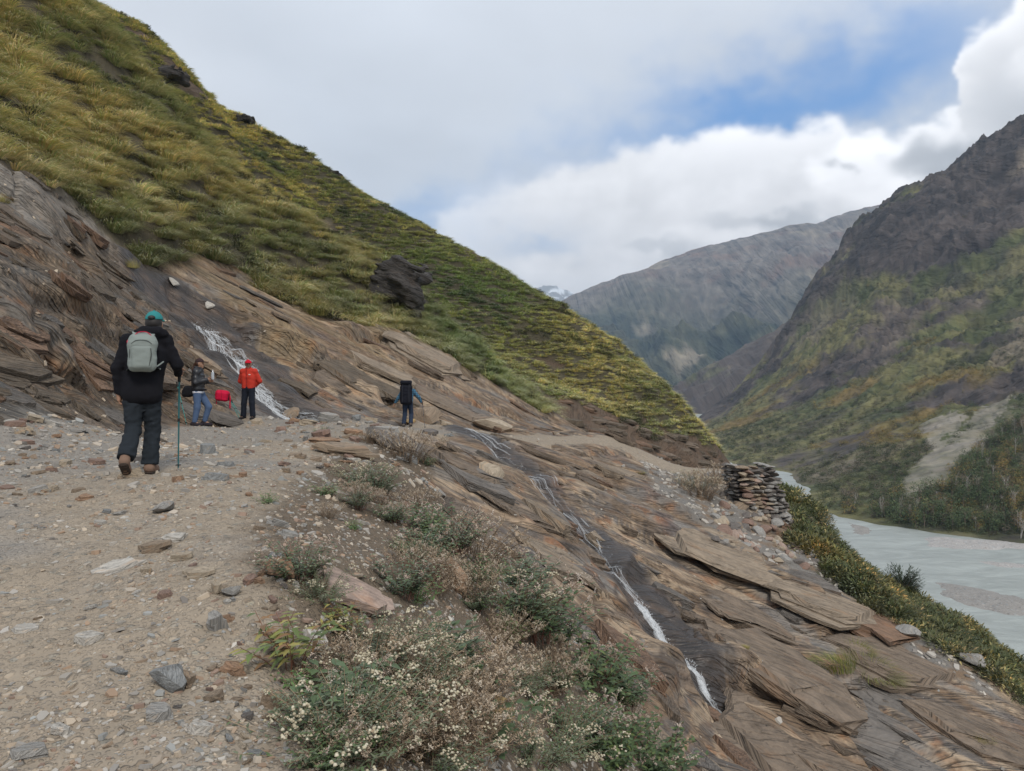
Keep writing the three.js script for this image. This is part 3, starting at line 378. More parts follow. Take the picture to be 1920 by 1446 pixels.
const right = mountain('valley_mountainside', rightPts, 60, [0.14, 0.78, 520, 130, 1080, 520], rightRelief, (x, y, z, c) => {
  const a = fbm(x * 0.012, y * 0.012, z * 0.012, 4), b = fbm(x * 0.05 + 4, y * 0.05, z * 0.05, 4), r = rockiness(x, y, z);
  mix3(RGT.grass, RGT.green, smooth(-0.15, 0.25, a + b * 0.6), c); mix3(c, RGT.straw, smooth(0.1, 0.4, fbm(x * 0.02 + 30, y * 0.03, z * 0.02, 3)) * smooth(60, -10, y), c);
  const rk = [0, 0, 0]; mix3(RGT.rock, RGT.dark, smooth(-0.2, 0.3, b + a * 0.4), rk); mix3(rk, RGT.tan, smooth(0.2, 0.5, fbm(x * 0.02 + 70, y * 0.02, z * 0.02, 4)), rk); mix3(c, rk, r, c); const g2 = fbm(x * 0.14, y * 0.14, z * 0.14, 3); const kk = 1 + 0.7 * g2; c[0] *= kk; c[1] *= kk; c[2] *= kk;
  const scar = smooth(0.14, 0.34, fbm(x * 0.013 + 50 - y * 0.012, y * 0.006, z * 0.013 + y * 0.01, 5)) * smooth(110, 40, y); mix3(c, RGT.tan, scar * 0.75, c); mix3(c, RGT.dark, smooth(0.12, 0.36, fbm(x * 0.03 + 150 - y * 0.02, y * 0.02, z * 0.03, 4)) * 0.6, c);
  if (slideWorld.length) { const wx = x + b * 7 + fbm(x * 0.3, y * 0.3, z * 0.3, 3) * 5, wz = z + a * 14 + fbm(x * 0.3 + 9, y * 0.3, z * 0.3, 3) * 8; if (inPoly(slideWorld, wx, wz)) mix3(c, RGT.pale, clamp(0.55 + 0.7 * fbm(x * 0.12, y * 0.12, z * 0.12, 3)), c); }
}, mat({ vertexColors: true, map: mountainTint, bumpMap: mountainBump, bumpScale: 5 }), 'steep dark valley side across the river', (h) => { for (const [px, py] of slidePoly) { const dx = (px - 960) / FOCAL, dy = (723 - py) / FOCAL; let d = 150; while (d < 900 && EYE + dy * d > h(dx * d, -d)) d += 1.5; slideWorld.push([dx * d, -d]); } }, false);
// ---------------------------------------------------------------- mountains further up the valley
{
  const sil = [[1036, 570], [1062, 555], [1130, 528], [1160, 520], [1240, 484], [1300, 466], [1410, 431], [1445, 432], [1500, 420], [1532, 416], [1580, 400], [1625, 389], [1690, 375], [1745, 379], [1850, 340], [2000, 330]];
  const pts = sil.map(([px, py]) => at(px, py, 3300)); for (const [px, py] of sil) { const p = at(px, py, 3300); pts.push(V(p.x * 1.2, p.y - 330, p.z * 1.2)); }
  for (const a of [[1250, 735, 1900], [1400, 745, 1750], [1560, 760, 1650], [1700, 780, 1600], [1100, 640, 2600], [1180, 690, 2200], [1300, 620, 2450], [1450, 560, 2600], [1600, 500, 2800], [1330, 540, 2900], [1000, 680, 2500], [1250, 560, 2900], [1900, 700, 1800], [900, 760, 2600]]) pts.push(at(...a));
  const G = { grey: C(0.22, 0.185, 0.155), red: C(0.22, 0.145, 0.11), green: C(0.095, 0.095, 0.055), tan: C(0.36, 0.30, 0.22), forest: C(0.032, 0.045, 0.032) };
  const spurs = (x, y, z) => ridged(x * 0.0011 + y * 0.0007 + 2.2, y * 0.0003, z * 0.0009 - y * 0.0005, 5);
  mountain('distant_mountain', pts, 300, [0.0, 0.62, 420, 1500, 4200, 420], (x, y, z) => (spurs(x, y, z) - 0.6) * 330 * smooth(3350, 2700, -z) * smooth(1500, 2000, -z) + fbm(x * 0.005, y * 0.005, z * 0.005, 5) * 34 - 8 + (ridged(x * 0.009 + y * 0.004, y * 0.003, z * 0.004, 4) - 0.55) * 60 * smooth(3150, 2600, -z), (x, y, z, c) => {
    const a = fbm(x * 0.0022, y * 0.003, z * 0.0022, 4), b = fbm(x * 0.008, y * 0.008, z * 0.008, 4), sp = spurs(x, y, z);
    mix3(G.green, G.grey, smooth(150, 480, y + a * 260), c); mix3(c, G.red, smooth(0.05, 0.35, b + a * 0.4) * smooth(200, 420, y) * 0.8, c); mix3(c, G.forest, smooth(0.02, 0.28, -a + b * 0.6) * smooth(420, 120, y) * 0.85, c);
    mix3(c, G.tan, smooth(0.26, 0.42, fbm(x * 0.004 + y * 0.002 + 9, y * 0.0015, z * 0.004, 4)) * 0.75, c); const kk = 1 + 0.8 * fbm(x * 0.03, y * 0.03, z * 0.03, 3); c[0] *= kk; c[1] *= kk; c[2] *= kk;
  }, mat({ vertexColors: true, map: mountainTint, bumpMap: mountainBump, bumpScale: 30 }), 'long bluish ridge closing the far end of the valley');
  // lower spur in front of it
  const sp2 = [[1248, 735], [1285, 715], [1330, 690], [1400, 660], [1445, 640], [1500, 600], [1600, 560]].map(([px, py]) => at(px, py, 1250)); const pts2 = [...sp2, ...sp2.map((p) => V(p.x * 1.1 + 40, p.y - 110, p.z * 1.14))];
  for (const a of [[1265, 762, 1120], [1310, 785, 1000], [1350, 740, 1080], [1420, 720, 1050], [1500, 700, 1020], [1330, 830, 900], [1230, 790, 1050], [1600, 680, 1000]]) pts2.push(at(...a));
  mountain('valley_spur', pts2, 120, [0.12, 0.52, 260, 860, 1520, 220], (x, y, z) => (ridged(x * 0.006 + y * 0.003, y * 0.002, z * 0.006, 4) - 0.6) * 34 + fbm(x * 0.02, y * 0.02, z * 0.02, 4) * 9, (x, y, z, c) => {
    const a = fbm(x * 0.006, y * 0.01, z * 0.006, 4), b = fbm(x * 0.03, y * 0.03, z * 0.03, 4); mix3(RGT.rock, RGT.green, smooth(0.1, 0.4, a + b * 0.5), c); mix3(c, RGT.tan, smooth(0.0, 0.4, b) * 0.5, c);
  }, mat({ vertexColors: true, map: mountainTint, bumpMap: mountainBump, bumpScale: 8 }), 'low rocky spur at the bend of the valley');
  // snow-dusted peak
  const pk = [[960, 575], [985, 552], [1003, 545], [1014, 538], [1024, 543], [1034, 533], [1047, 539], [1062, 549], [1080, 566], [1110, 590]].map(([px, py]) => at(px, py, 6000)); const pts3 = [...pk, ...pk.map((p) => V(p.x * 1.1, p.y - 380, p.z * 1.12))];
  for (const a of [[900, 640, 4800], [1000, 600, 5200], [1080, 620, 5200], [1030, 570, 5600], [1200, 650, 5000]]) pts3.push(at(...a));
  mountain('snowy_peak', pts3, 500, [-0.08, 0.2, 220, 4700, 6500, 180], (x, y, z) => (ridged(x * 0.0035, y * 0.003, z * 0.0035, 5) - 0.6) * 120, (x, y, z, c) => { const b = fbm(x * 0.009, y * 0.012, z * 0.009, 5); mix3(C(0.30, 0.29, 0.28), C(0.85, 0.87, 0.9), smooth(-0.02, 0.16, b), c); }, mat({ vertexColors: true, bumpMap: mountainBump, bumpScale: 30 }), 'small snow-dusted rock peak beyond the spur');
}
// ---------------------------------------------------------------- solids from distance functions
function netMesh(f, lo, hi, cell) { // surface nets over a distance function
  const nx = Math.ceil((hi[0] - lo[0]) / cell) + 2, ny = Math.ceil((hi[1] - lo[1]) / cell) + 2, nz = Math.ceil((hi[2] - lo[2]) / cell) + 2, D = new Float32Array(nx * ny * nz), id = new Int32Array(nx * ny * nz).fill(-1), P = [], I = [];
  const at3 = (i, j, k) => (k * ny + j) * nx + i;
  const Q = 5; // blocks far from the surface are filled with one value
  for (let k0 = 0; k0 < nz; k0 += Q) for (let j0 = 0; j0 < ny; j0 += Q) for (let i0 = 0; i0 < nx; i0 += Q) {
    const h = (Q - 1) / 2, c = f(lo[0] + (i0 + h - 0.5) * cell, lo[1] + (j0 + h - 0.5) * cell, lo[2] + (k0 + h - 0.5) * cell), whole = Math.abs(c) > cell * Q * 1.9;
    for (let k = k0; k < Math.min(nz, k0 + Q); k++) for (let j = j0; j < Math.min(ny, j0 + Q); j++) for (let i = i0; i < Math.min(nx, i0 + Q); i++) D[at3(i, j, k)] = whole ? c : f(lo[0] + (i - 0.5) * cell, lo[1] + (j - 0.5) * cell, lo[2] + (k - 0.5) * cell);
  }
  for (let k = 0; k + 1 < nz; k++) for (let j = 0; j + 1 < ny; j++) for (let i = 0; i + 1 < nx; i++) {
    let sx = 0, sy = 0, sz = 0, n = 0; const v = (a, b, c) => D[at3(i + a, j + b, k + c)]; const edge = (a, b, c, d, e, g) => { const p = v(a, b, c), q = v(d, e, g); if ((p < 0) !== (q < 0)) { const t = p / (p - q); sx += a + (d - a) * t; sy += b + (e - b) * t; sz += c + (g - c) * t; n++; } };
    for (let a = 0; a < 2; a++) for (let b = 0; b < 2; b++) { edge(0, a, b, 1, a, b); edge(a, 0, b, a, 1, b); edge(a, b, 0, a, b, 1); }
    if (n) { id[at3(i, j, k)] = P.length / 3; P.push(lo[0] + (i - 0.5 + sx / n) * cell, lo[1] + (j - 0.5 + sy / n) * cell, lo[2] + (k - 0.5 + sz / n) * cell); }
  }
  for (let k = 1; k + 1 < nz; k++) for (let j = 1; j + 1 < ny; j++) for (let i = 1; i + 1 < nx; i++) {
    const p = D[at3(i, j, k)] < 0, quad = (a, b, c, d, flip) => { if (a < 0 || b < 0 || c < 0 || d < 0) return; flip ? I.push(a, b, c, a, c, d) : I.push(a, c, b, a, d, c); };
    if (p !== (D[at3(i + 1, j, k)] < 0)) quad(id[at3(i, j - 1, k - 1)], id[at3(i, j, k - 1)], id[at3(i, j, k)], id[at3(i, j - 1, k)], p);
    if (p !== (D[at3(i, j + 1, k)] < 0)) quad(id[at3(i - 1, j, k - 1)], id[at3(i - 1, j, k)], id[at3(i, j, k)], id[at3(i, j, k - 1)], p);
    if (p !== (D[at3(i, j, k + 1)] < 0)) quad(id[at3(i - 1, j - 1, k)], id[at3(i, j - 1, k)], id[at3(i, j, k)], id[at3(i - 1, j, k)], p);
  }
  const g = new THREE.BufferGeometry(); g.setAttribute('position', new THREE.Float32BufferAttribute(P, 3)); g.setIndex(I); g.computeVertexNormals(); return g;
}
const roundBox = (p, c, h, r) => { const x = Math.abs(p[0] - c[0]) - h[0] + r, y = Math.abs(p[1] - c[1]) - h[1] + r, z = Math.abs(p[2] - c[2]) - h[2] + r; return Math.hypot(Math.max(x, 0), Math.max(y, 0), Math.max(z, 0)) + Math.min(Math.max(x, y, z), 0) - r; };
// ---------------------------------------------------------------- building blocks for plants
class Geo {
  constructor() { this.p = []; this.c = []; this.i = []; this.n = 0; }
  v(p, c) { this.p.push(p.x, p.y, p.z); this.c.push(c[0], c[1], c[2]); return this.n++; }
  tri(a, b, c) { this.i.push(a, b, c); }
  blade(root, dir, len, width, droop, wind, c, segs = 3, across) { // tapering strip that bends over
    const side = across ?? V(-dir.z, 0, dir.x).normalize(), p = root.clone(), d = dir.clone(); let l = -1, r = -1;
    for (let s = 0; s <= segs; s++) { const w = width * (1 - s / segs) * 0.5; if (s === segs) { const t = this.v(p, c); this.tri(l, r, t); } else { const a = this.v(p.clone().addScaledVector(side, -w), c), b = this.v(p.clone().addScaledVector(side, w), c); if (l >= 0) { this.tri(l, r, a); this.tri(r, b, a); } l = a; r = b; } p.addScaledVector(d, len / segs); d.y -= droop / segs; d.addScaledVector(wind, 1 / segs); d.normalize(); }
  }
  leaf(root, dir, up, len, width, c, bend = 0.25) { // six-sided leaf folded along its rib
    const side = dir.clone().cross(up).normalize(), n = side.clone().cross(dir).normalize(), q = (t, w, h) => this.v(root.clone().addScaledVector(dir, t * len).addScaledVector(side, w * width).addScaledVector(n, h * len), c);
    const a = q(0, 0, 0), b = q(0.35, 0.5, 0.05), d = q(0.35, -0.5, 0.05), m = q(0.4, 0, -0.03), e = q(1, 0, -bend), b2 = q(0.72, 0.3, -bend * 0.4), d2 = q(0.72, -0.3, -bend * 0.4);
    this.tri(a, b, m); this.tri(a, m, d); this.tri(m, b, b2); this.tri(m, d2, d); this.tri(m, b2, e); this.tri(m, e, d2);
  }
  bead(p, r, c) { const q = [[1, 0, 0], [-1, 0, 0], [0, 1, 0], [0, -1, 0], [0, 0, 1], [0, 0, -1]].map((a) => this.v(V(p.x + a[0] * r, p.y + a[1] * r, p.z + a[2] * r), c)); for (const [a, b, d] of [[0, 2, 4], [4, 2, 1], [1, 2, 5], [5, 2, 0], [4, 3, 0], [1, 3, 4], [5, 3, 1], [0, 3, 5]]) this.tri(q[a], q[b], q[d]); }
  stem(points, r0, r1, c, k = 4) { let last; points.forEach((p, s) => { const d = (points[s + 1] ?? p).clone().sub(points[s - 1] ?? p).normalize(), x = Math.abs(d.y) > 0.9 ? V(1, 0, 0) : V(0, 1, 0), a = x.cross(d).normalize(), b = a.clone().cross(d), r = lerp(r0, r1, s / (points.length - 1)), ring = []; for (let q = 0; q < k; q++) { const t = q / k * 6.2832; ring.push(this.v(p.clone().addScaledVector(a, Math.cos(t) * r).addScaledVector(b, Math.sin(t) * r), c)); } if (last) for (let q = 0; q < k; q++) { const w = (q + 1) % k; this.tri(last[q], ring[q], last[w]); this.tri(last[w], ring[q], ring[w]); } last = ring; }); }
  done(smoothed = true) { const g = new THREE.BufferGeometry(); g.setAttribute('position', new THREE.Float32BufferAttribute(this.p, 3)); g.setAttribute('color', new THREE.Float32BufferAttribute(this.c, 3)); g.setIndex(this.i); if (smoothed) g.computeVertexNormals(); return g; }
}
const pickC = (r, list, spread = 0.2) => { const c = list[Math.floor(r() * list.length)], k = 1 + (r() - 0.5) * 2 * spread; return [c[0] * k, c[1] * k, c[2] * k]; };
const plantMat = new THREE.MeshStandardMaterial({ vertexColors: true, roughness: 0.85, side: THREE.DoubleSide });
const leafMat = new THREE.MeshPhysicalMaterial({ vertexColors: true, roughness: 0.75, side: THREE.DoubleSide, transmission: 0.3, thickness: 0 });
function instances(name, geometry, material, list, label, cat, parent) { // list of [position, turn, scale, tint, lean]
  const m = new THREE.InstancedMesh(geometry, material, list.length), M = new THREE.Matrix4(), q = new THREE.Quaternion(), q2 = new THREE.Quaternion(), s = V(1, 1, 1), c = new THREE.Color();
  list.forEach(([p, turn, scale, tint, lean], i) => { q.setFromAxisAngle(V(0, 1, 0), turn); if (lean) { q2.setFromUnitVectors(V(0, 1, 0), lean); q.premultiply(q2); } if (Array.isArray(scale)) s.set(...scale); else s.setScalar(scale); M.compose(p, q, s); m.setMatrixAt(i, M); if (tint) m.setColorAt(i, c.setRGB(tint[0], tint[1], tint[2])); });
  m.castShadow = m.receiveShadow = true; m.name = parent ? name : numbered(name); m.userData.kind = 'stuff'; if (label) tag(m, label, cat, null, 'stuff'); (parent ?? scene).add(m); return m;
}
function mass(name, part, geos, material, lists, label, cat) { const g = group(name); tag(g, label, cat, null, 'stuff'); geos.forEach((ge, i) => { if (lists[i].length) instances(part, ge, material, lists[i], null, null, g); }); return g; }
// ---------------------------------------------------------------- tussock grass
function tussock(seed, blades, width, len, radius, wind) {
  const r = rng(seed), g = new Geo(), w = V(wind, 0, wind * 0.15);
  for (let i = 0; i < blades; i++) { const a = r() * 6.2832, q = Math.sqrt(r()) * radius, out = 0.25 + 0.9 * q / radius, d = V(Math.cos(a) * out, 1, Math.sin(a) * out).normalize(), t = r(); g.blade(V(Math.cos(a) * q, -0.05, Math.sin(a) * q), d, len * (0.6 + 0.6 * r()), width * (0.7 + 0.6 * r()), 1.5 + r() * 0.8, w, t < 0.45 ? pickC(r, [[1.0, 0.92, 0.8]], 0.25) : t < 0.8 ? pickC(r, [[0.62, 0.78, 0.5]], 0.3) : pickC(r, [[1.5, 1.32, 1.3]], 0.2), 4, V(-Math.sin(a), 0, Math.cos(a))); }
  return g.done();
}
const TUFT = [1, 2, 3, 4].map((s) => tussock(s, 230, 0.026, 0.85, 0.34, 0.8));
const TUFT_FAR = [5, 6, 7].map((s) => tussock(s, 70, 0.055, 0.55, 0.32, 0.5));
const grassMat = new THREE.MeshPhysicalMaterial({ vertexColors: true, roughness: 0.85, side: THREE.DoubleSide, transmission: 0.35, thickness: 0 });
const grassTint = (x, y, z, r) => { const a = fbm(x * 0.12, y * 0.12, z * 0.12, 3), b = fbm(x * 0.6 + 9, y * 0.6, z * 0.6, 2), o = [0, 0, 0]; mix3([0.54, 0.475, 0.22], [0.31, 0.33, 0.15], smooth(-0.25, 0.3, a + b * 0.5), o); mix3(o, [0.78, 0.70, 0.43], smooth(0.1, 0.45, b - a * 0.4) * 0.8, o); mix3(o, [0.20, 0.30, 0.09], 0.75 * Math.exp(-((x + 2.4) ** 2 + ((z + 50) * 0.8) ** 2) / 26), o); const k = 0.75 + r() * 0.5; return o.map((v) => v * k); };
{
  const r = rng(77), lists = TUFT.map(() => []), low = [[], [], []];
  for (let n = 0; n < 16500; n++) {
    const px = -42 + r() * 46, pz = -70 + r() * 66; if (zoneAt(px, pz) !== GRASS) continue;
    const ang = Math.atan2(px, -pz); if (ang < -0.80 || ang > 0.2) continue;
    const h = drop(px, pz), y = h.point.y, bush = fbm(px * 0.28 + 31, y * 0.28, pz * 0.28, 3);
    if (bush > 0.17 && r() < 0.85) { low[Math.floor(r() * 3)].push([V(px, y - 0.05, pz), r() * 6.28, 0.55 + r() * 0.5, pickC(r, [[0.050, 0.056, 0.028], [0.065, 0.072, 0.034], [0.075, 0.078, 0.05]], 0.25)]); if (r() < 0.6) continue; }
    if (fbm(px * 0.9, y * 0.9, pz * 0.9, 2) > 0.36) continue;
    lists[Math.floor(r() * lists.length)].push([V(px, y - 0.02, pz), (r() - 0.5) * 2.2, 0.55 + r() * r() * 1.15, grassTint(px, y, pz, r)]);
  }
  mass('tussock_grass', 'tussocks', TUFT, grassMat, lists, 'windblown olive and straw tussock grass covering the near hillside', 'grass');
  const clump = [0, 1, 2].map((s) => { const q = rng(90 + s), g = new Geo(); for (let i = 0; i < 170; i++) { const a = q() * 6.2832, e = Math.acos(q()), d = V(Math.sin(e) * Math.cos(a), Math.cos(e), Math.sin(e) * Math.sin(a)), rad = 0.22 + q() * 0.33; g.leaf(d.clone().multiply(V(rad, rad * 0.75, rad)), d.clone().add(V(q() - 0.5, q() - 0.2, q() - 0.5)).normalize(), V(0.1, 1, 0.2), 0.10 + q() * 0.06, 0.04, pickC(q, [[1, 1, 1], [1.3, 1.25, 1.1], [0.75, 0.8, 0.7]], 0.2)); } return g.done(); });
  mass('low_shrubs', 'shrub_clumps', clump, plantMat, low, 'dark low shrubs among the tussock grass', 'shrubs');
  // spur
  const far = TUFT_FAR.map(() => []);
  for (let n = 0; n < 25000; n++) {
    const px = -52 + r() * 82, pz = -112 + r() * 56, ang = Math.atan2(px, -pz), dist = Math.hypot(px, pz); if (ang < -0.58 || ang > 0.36 || dist < 57 || dist > 110) continue;
    const y = spurHeight(px, pz); if (spurHeight(px * 0.985, pz * 0.985) > y + 1.6 || spurBare(px, y, pz) > 0.55) continue;
    const dark = fbm(px * 0.14 + 3, y * 0.2, pz * 0.14, 3); const t = grassTint(px * 0.6, y, pz * 0.6, r); if (dark > 0.2 && r() < 0.7) { t[0] *= 0.42; t[1] *= 0.5; t[2] *= 0.6; }
    far[Math.floor(r() * 3)].push([V(px, y - 0.03, pz), (r() - 0.5) * 2.6, 0.6 + r() * r() * 1.1, t.map((v, k) => v * [1.12, 1.1, 0.9][k])]);
  }
  const fl = [[], [], []]; for (let n = 0; n < 5000; n++) { const px = -48 + r() * 74, pz = -110 + r() * 52, y = spurHeight(px, pz), dist = Math.hypot(px, pz); if (dist < 58 || dist > 108 || fbm(px * 0.13 + 60, y * 0.2, pz * 0.13, 3) < 0.2) continue; fl[n % 3].push([V(px, y - 0.1, pz), r() * 6.28, 0.6 + r() * 0.9, pickC(r, [[0.06, 0.07, 0.035], [0.09, 0.095, 0.045]], 0.3)]); }
  mass('spur_shrubs', 'shrub_clumps', clump, plantMat, fl, 'dark low shrubs among the grass of the farther spur', 'shrubs');
  mass('spur_tussock_grass', 'tussocks', TUFT_FAR, grassMat, far, 'rounded yellow-green tussock grass covering the farther spur', 'grass');
}
// ---------------------------------------------------------------- loose and bedded stone
function plateGeo(seed, layers = 2, sides = 8, aspect = 0.55) { // a slab of slate: stacked sheets with broken outlines; unit length, unit thickness
  const r = rng(seed), P = [], U = [], I = [], ring = (k) => [...Array(sides).keys()].map((i) => { const a = (i + (r() - 0.5) * 0.7) / sides * 6.2832, q = 0.33 + r() * 0.3; return [Math.cos(a) * q, Math.sin(a) * q * aspect]; });
  let y = -0.5; const hs = [...Array(layers)].map(() => 0.5 + r()), total = hs.reduce((a, b) => a + b); let shift = 0;
  for (let l = 0; l < layers; l++) {
    const o = ring(), t = hs[l] / total, y0 = y, y1 = y + t; y = y1; shift += (r() - 0.5) * 0.06; const sx = (r() - 0.5) * 0.08, inset = l === layers - 1 ? 0.88 + r() * 0.1 : 1;
    const quad = (a, b, c, d, n) => { const k = P.length / 3; for (const v of [a, b, c, d]) { P.push(...v); U.push(v[0] * 0.6 + 0.31 * seed, v[2] * 0.6 + v[1] * 0.16 + 0.17 * seed); } I.push(k, k + 1, k + 2, k, k + 2, k + 3); };
    const lo = o.map(([x, z]) => [x + shift, y0, z + sx]), hi = o.map(([x, z]) => [x * inset + shift, y1 + (l === layers - 1 ? (r() - 0.5) * 0.12 : 0), z * inset + sx]);
    for (let i = 0; i < sides; i++) { const j = (i + 1) % sides; quad(lo[i], hi[i], hi[j], lo[j]); }
    const cap = (list, up) => { const k = P.length / 3; for (const v of list) { P.push(...v); U.push(v[0] * 0.5 + 0.31 * seed, v[2] * 0.5 + 0.17 * seed); } for (let i = 1; i + 1 < sides; i++) up ? I.push(k, k + i + 1, k + i) : I.push(k, k + i, k + i + 1); };
    cap(hi, true); if (l === 0) cap(lo, false);
  }
  const g = new THREE.BufferGeometry(); g.setAttribute('position', new THREE.Float32BufferAttribute(P, 3)); g.setAttribute('uv', new THREE.Float32BufferAttribute(U, 2)); g.setIndex(I); g.computeVertexNormals(); return g;
}
function boulderGeo(seed, flat = 0.6, detail = 1) { // broken block: a ball cut by planes
  const r = rng(seed), g = new THREE.IcosahedronGeometry(1, detail), p = g.attributes.position, planes = [...Array(9)].map(() => { const n = V(r() * 2 - 1, (r() * 2 - 1) * 0.9, r() * 2 - 1).normalize(); return [n, 0.42 + r() * 0.32]; }), v = V(0, 0, 0), uv = [];
  for (let i = 0; i < p.count; i++) { v.fromBufferAttribute(p, i); for (const [n, d] of planes) { const t = v.dot(n); if (t > d) v.addScaledVector(n, d - t); } const k = 1 + 0.07 * n3(v.x * 3 + seed, v.y * 3, v.z * 3); p.setXYZ(i, v.x * k * 0.75, v.y * k * flat * 0.75, v.z * k * 0.75); uv.push(v.x * 0.4 + v.z * 0.2 + seed * 0.13, v.y * 0.5 + v.z * 0.3 + seed * 0.37); }
  g.setAttribute('uv', new THREE.Float32BufferAttribute(uv, 2)); g.computeVertexNormals(); return g;
}
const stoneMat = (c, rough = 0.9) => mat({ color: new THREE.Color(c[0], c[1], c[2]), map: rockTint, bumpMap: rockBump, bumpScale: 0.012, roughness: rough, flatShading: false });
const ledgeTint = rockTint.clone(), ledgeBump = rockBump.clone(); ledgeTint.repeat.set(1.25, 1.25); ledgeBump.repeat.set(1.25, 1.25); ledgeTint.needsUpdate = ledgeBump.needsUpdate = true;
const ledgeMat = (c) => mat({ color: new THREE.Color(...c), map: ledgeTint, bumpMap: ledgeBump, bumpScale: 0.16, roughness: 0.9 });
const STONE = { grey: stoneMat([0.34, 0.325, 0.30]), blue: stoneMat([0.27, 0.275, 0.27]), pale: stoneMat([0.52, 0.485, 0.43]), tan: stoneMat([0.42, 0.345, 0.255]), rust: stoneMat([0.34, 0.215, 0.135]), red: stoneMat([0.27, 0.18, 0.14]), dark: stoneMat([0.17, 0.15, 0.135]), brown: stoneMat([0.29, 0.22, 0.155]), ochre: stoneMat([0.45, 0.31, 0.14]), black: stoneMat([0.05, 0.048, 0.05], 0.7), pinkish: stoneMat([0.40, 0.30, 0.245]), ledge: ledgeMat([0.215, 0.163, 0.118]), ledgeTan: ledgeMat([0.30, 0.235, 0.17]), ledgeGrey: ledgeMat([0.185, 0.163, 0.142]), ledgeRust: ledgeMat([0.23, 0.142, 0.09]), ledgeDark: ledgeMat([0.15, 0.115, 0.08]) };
const PLATE = [...Array(10).keys()].map((i) => plateGeo(200 + i, 2, 7, 0.45 + 0.08 * (i % 5))), LONGPLATE = [...Array(8).keys()].map((i) => plateGeo(300 + i, 3, 9, 0.26 + 0.05 * (i % 4))), BOULDER = [...Array(6).keys()].map((i) => boulderGeo(400 + i, 0.5 + 0.1 * (i % 4))), CHIP = [...Array(8).keys()].map((i) => plateGeo(500 + i, 1, 6, 0.5 + 0.1 * (i % 5)));
const basis = (n, t) => { const Y = n.clone().normalize(), X = t.clone().addScaledVector(Y, -t.dot(Y)).normalize(), Z = X.clone().cross(Y); return new THREE.Quaternion().setFromRotationMatrix(new THREE.Matrix4().makeBasis(X, Y, Z)); };
const faceUp = (h) => { const n = h.face.normal.clone(); return n.y < 0 ? n.negate() : n; };
// ledges of bedrock: parts of the slope they belong to
{
  const r = rng(31), tones = { [ROCK]: [STONE.ledge, STONE.ledge, STONE.ledgeTan, STONE.ledgeGrey, STONE.ledge, STONE.ledgeRust], [BANK]: [STONE.ledgeDark, STONE.ledgeDark, STONE.ledge, STONE.ledgeGrey, STONE.ledgeRust], [WET]: [STONE.black, STONE.black, STONE.dark] };
  const owner = { [ROCK]: scene.getObjectByName('rock_slope'), [BANK]: scene.getObjectByName('cut_bank'), [WET]: scene.getObjectByName('wet_rock') }, left = { [ROCK]: 150, [BANK]: 200, [WET]: 0 };
  for (let n = 0; n < 9000 && (left[ROCK] || left[BANK]); n++) {
    const ang = -0.62 + r() * 1.24, d = 7 + r() * 40, x = Math.tan(ang) * d, z = -d, k = zoneAt(x, z); if (!left[k]) continue;
    if (fbm(x * 0.22 + 4, land(x, z) * 0.22, z * 0.22, 3) < -0.06 + r() * 0.25 && k === ROCK) continue;
    const h = drop(x, z), nn = landNormal(x, z, [0, 0, 0]), N = V(...nn), mixN = BED.clone().lerp(N, 0.5 + r() * 0.42).add(V(r() - 0.5, r() - 0.5, r() - 0.5).multiplyScalar(0.1)).normalize(), T = BED.clone().cross(N).normalize().add(V(r() - 0.5, r() - 0.5, r() - 0.5).multiplyScalar(0.35));
    if (polyDist(fallLine, x, z)[0] < 0.75 || polyDist(streamLine, x, z)[0] < 0.6) continue;
    const len = (0.8 + r() * r() * 3.2) * (k === BANK ? 0.75 : 1), th = 0.08 + r() * 0.24, wid = len * (0.8 + r() * 0.5);
    const o = mesh('rock_ledge', r() < 0.35 ? LONGPLATE[Math.floor(r() * 8)] : PLATE[Math.floor(r() * 10)], tones[k][Math.floor(r() * tones[k].length)], owner[k]);
    o.position.copy(h.point).addScaledVector(N, th * (-0.02 - 0.4 * r()) - 0.05); o.quaternion.copy(basis(mixN, T)); o.scale.set(len, th, wid); left[k]--;
  }
}
// rusty ledges under the turf of the farther spur
{ const r = rng(41), owner = scene.getObjectByName('grass_spur'), t = [STONE.ledgeRust, STONE.ledgeDark, STONE.ledge, STONE.ledgeDark]; for (let n = 0, k = 0; n < 4000 && k < 110; n++) { const x = 1 + r() * 20, z = -57 - r() * 16, y = spurHeight(x, z); if (spurBare(x, y, z) < 0.6 || y > -0.2 - Math.max(0, x - 3) * 0.22 + 1.2) continue; const o = mesh('rock_ledge', PLATE[Math.floor(r() * 10)], t[Math.floor(r() * 4)], owner), len = 0.6 + r() * 1.8; o.position.set(x, y - 0.02, z); o.quaternion.copy(basis(V(0.15 + (r() - 0.5) * 0.3, 1, 0.25 + (r() - 0.5) * 0.3), V(1, -0.25, 0.2 + (r() - 0.5) * 0.5))); o.scale.set(len, 0.14 + r() * 0.3, len * 0.9); k++; } }
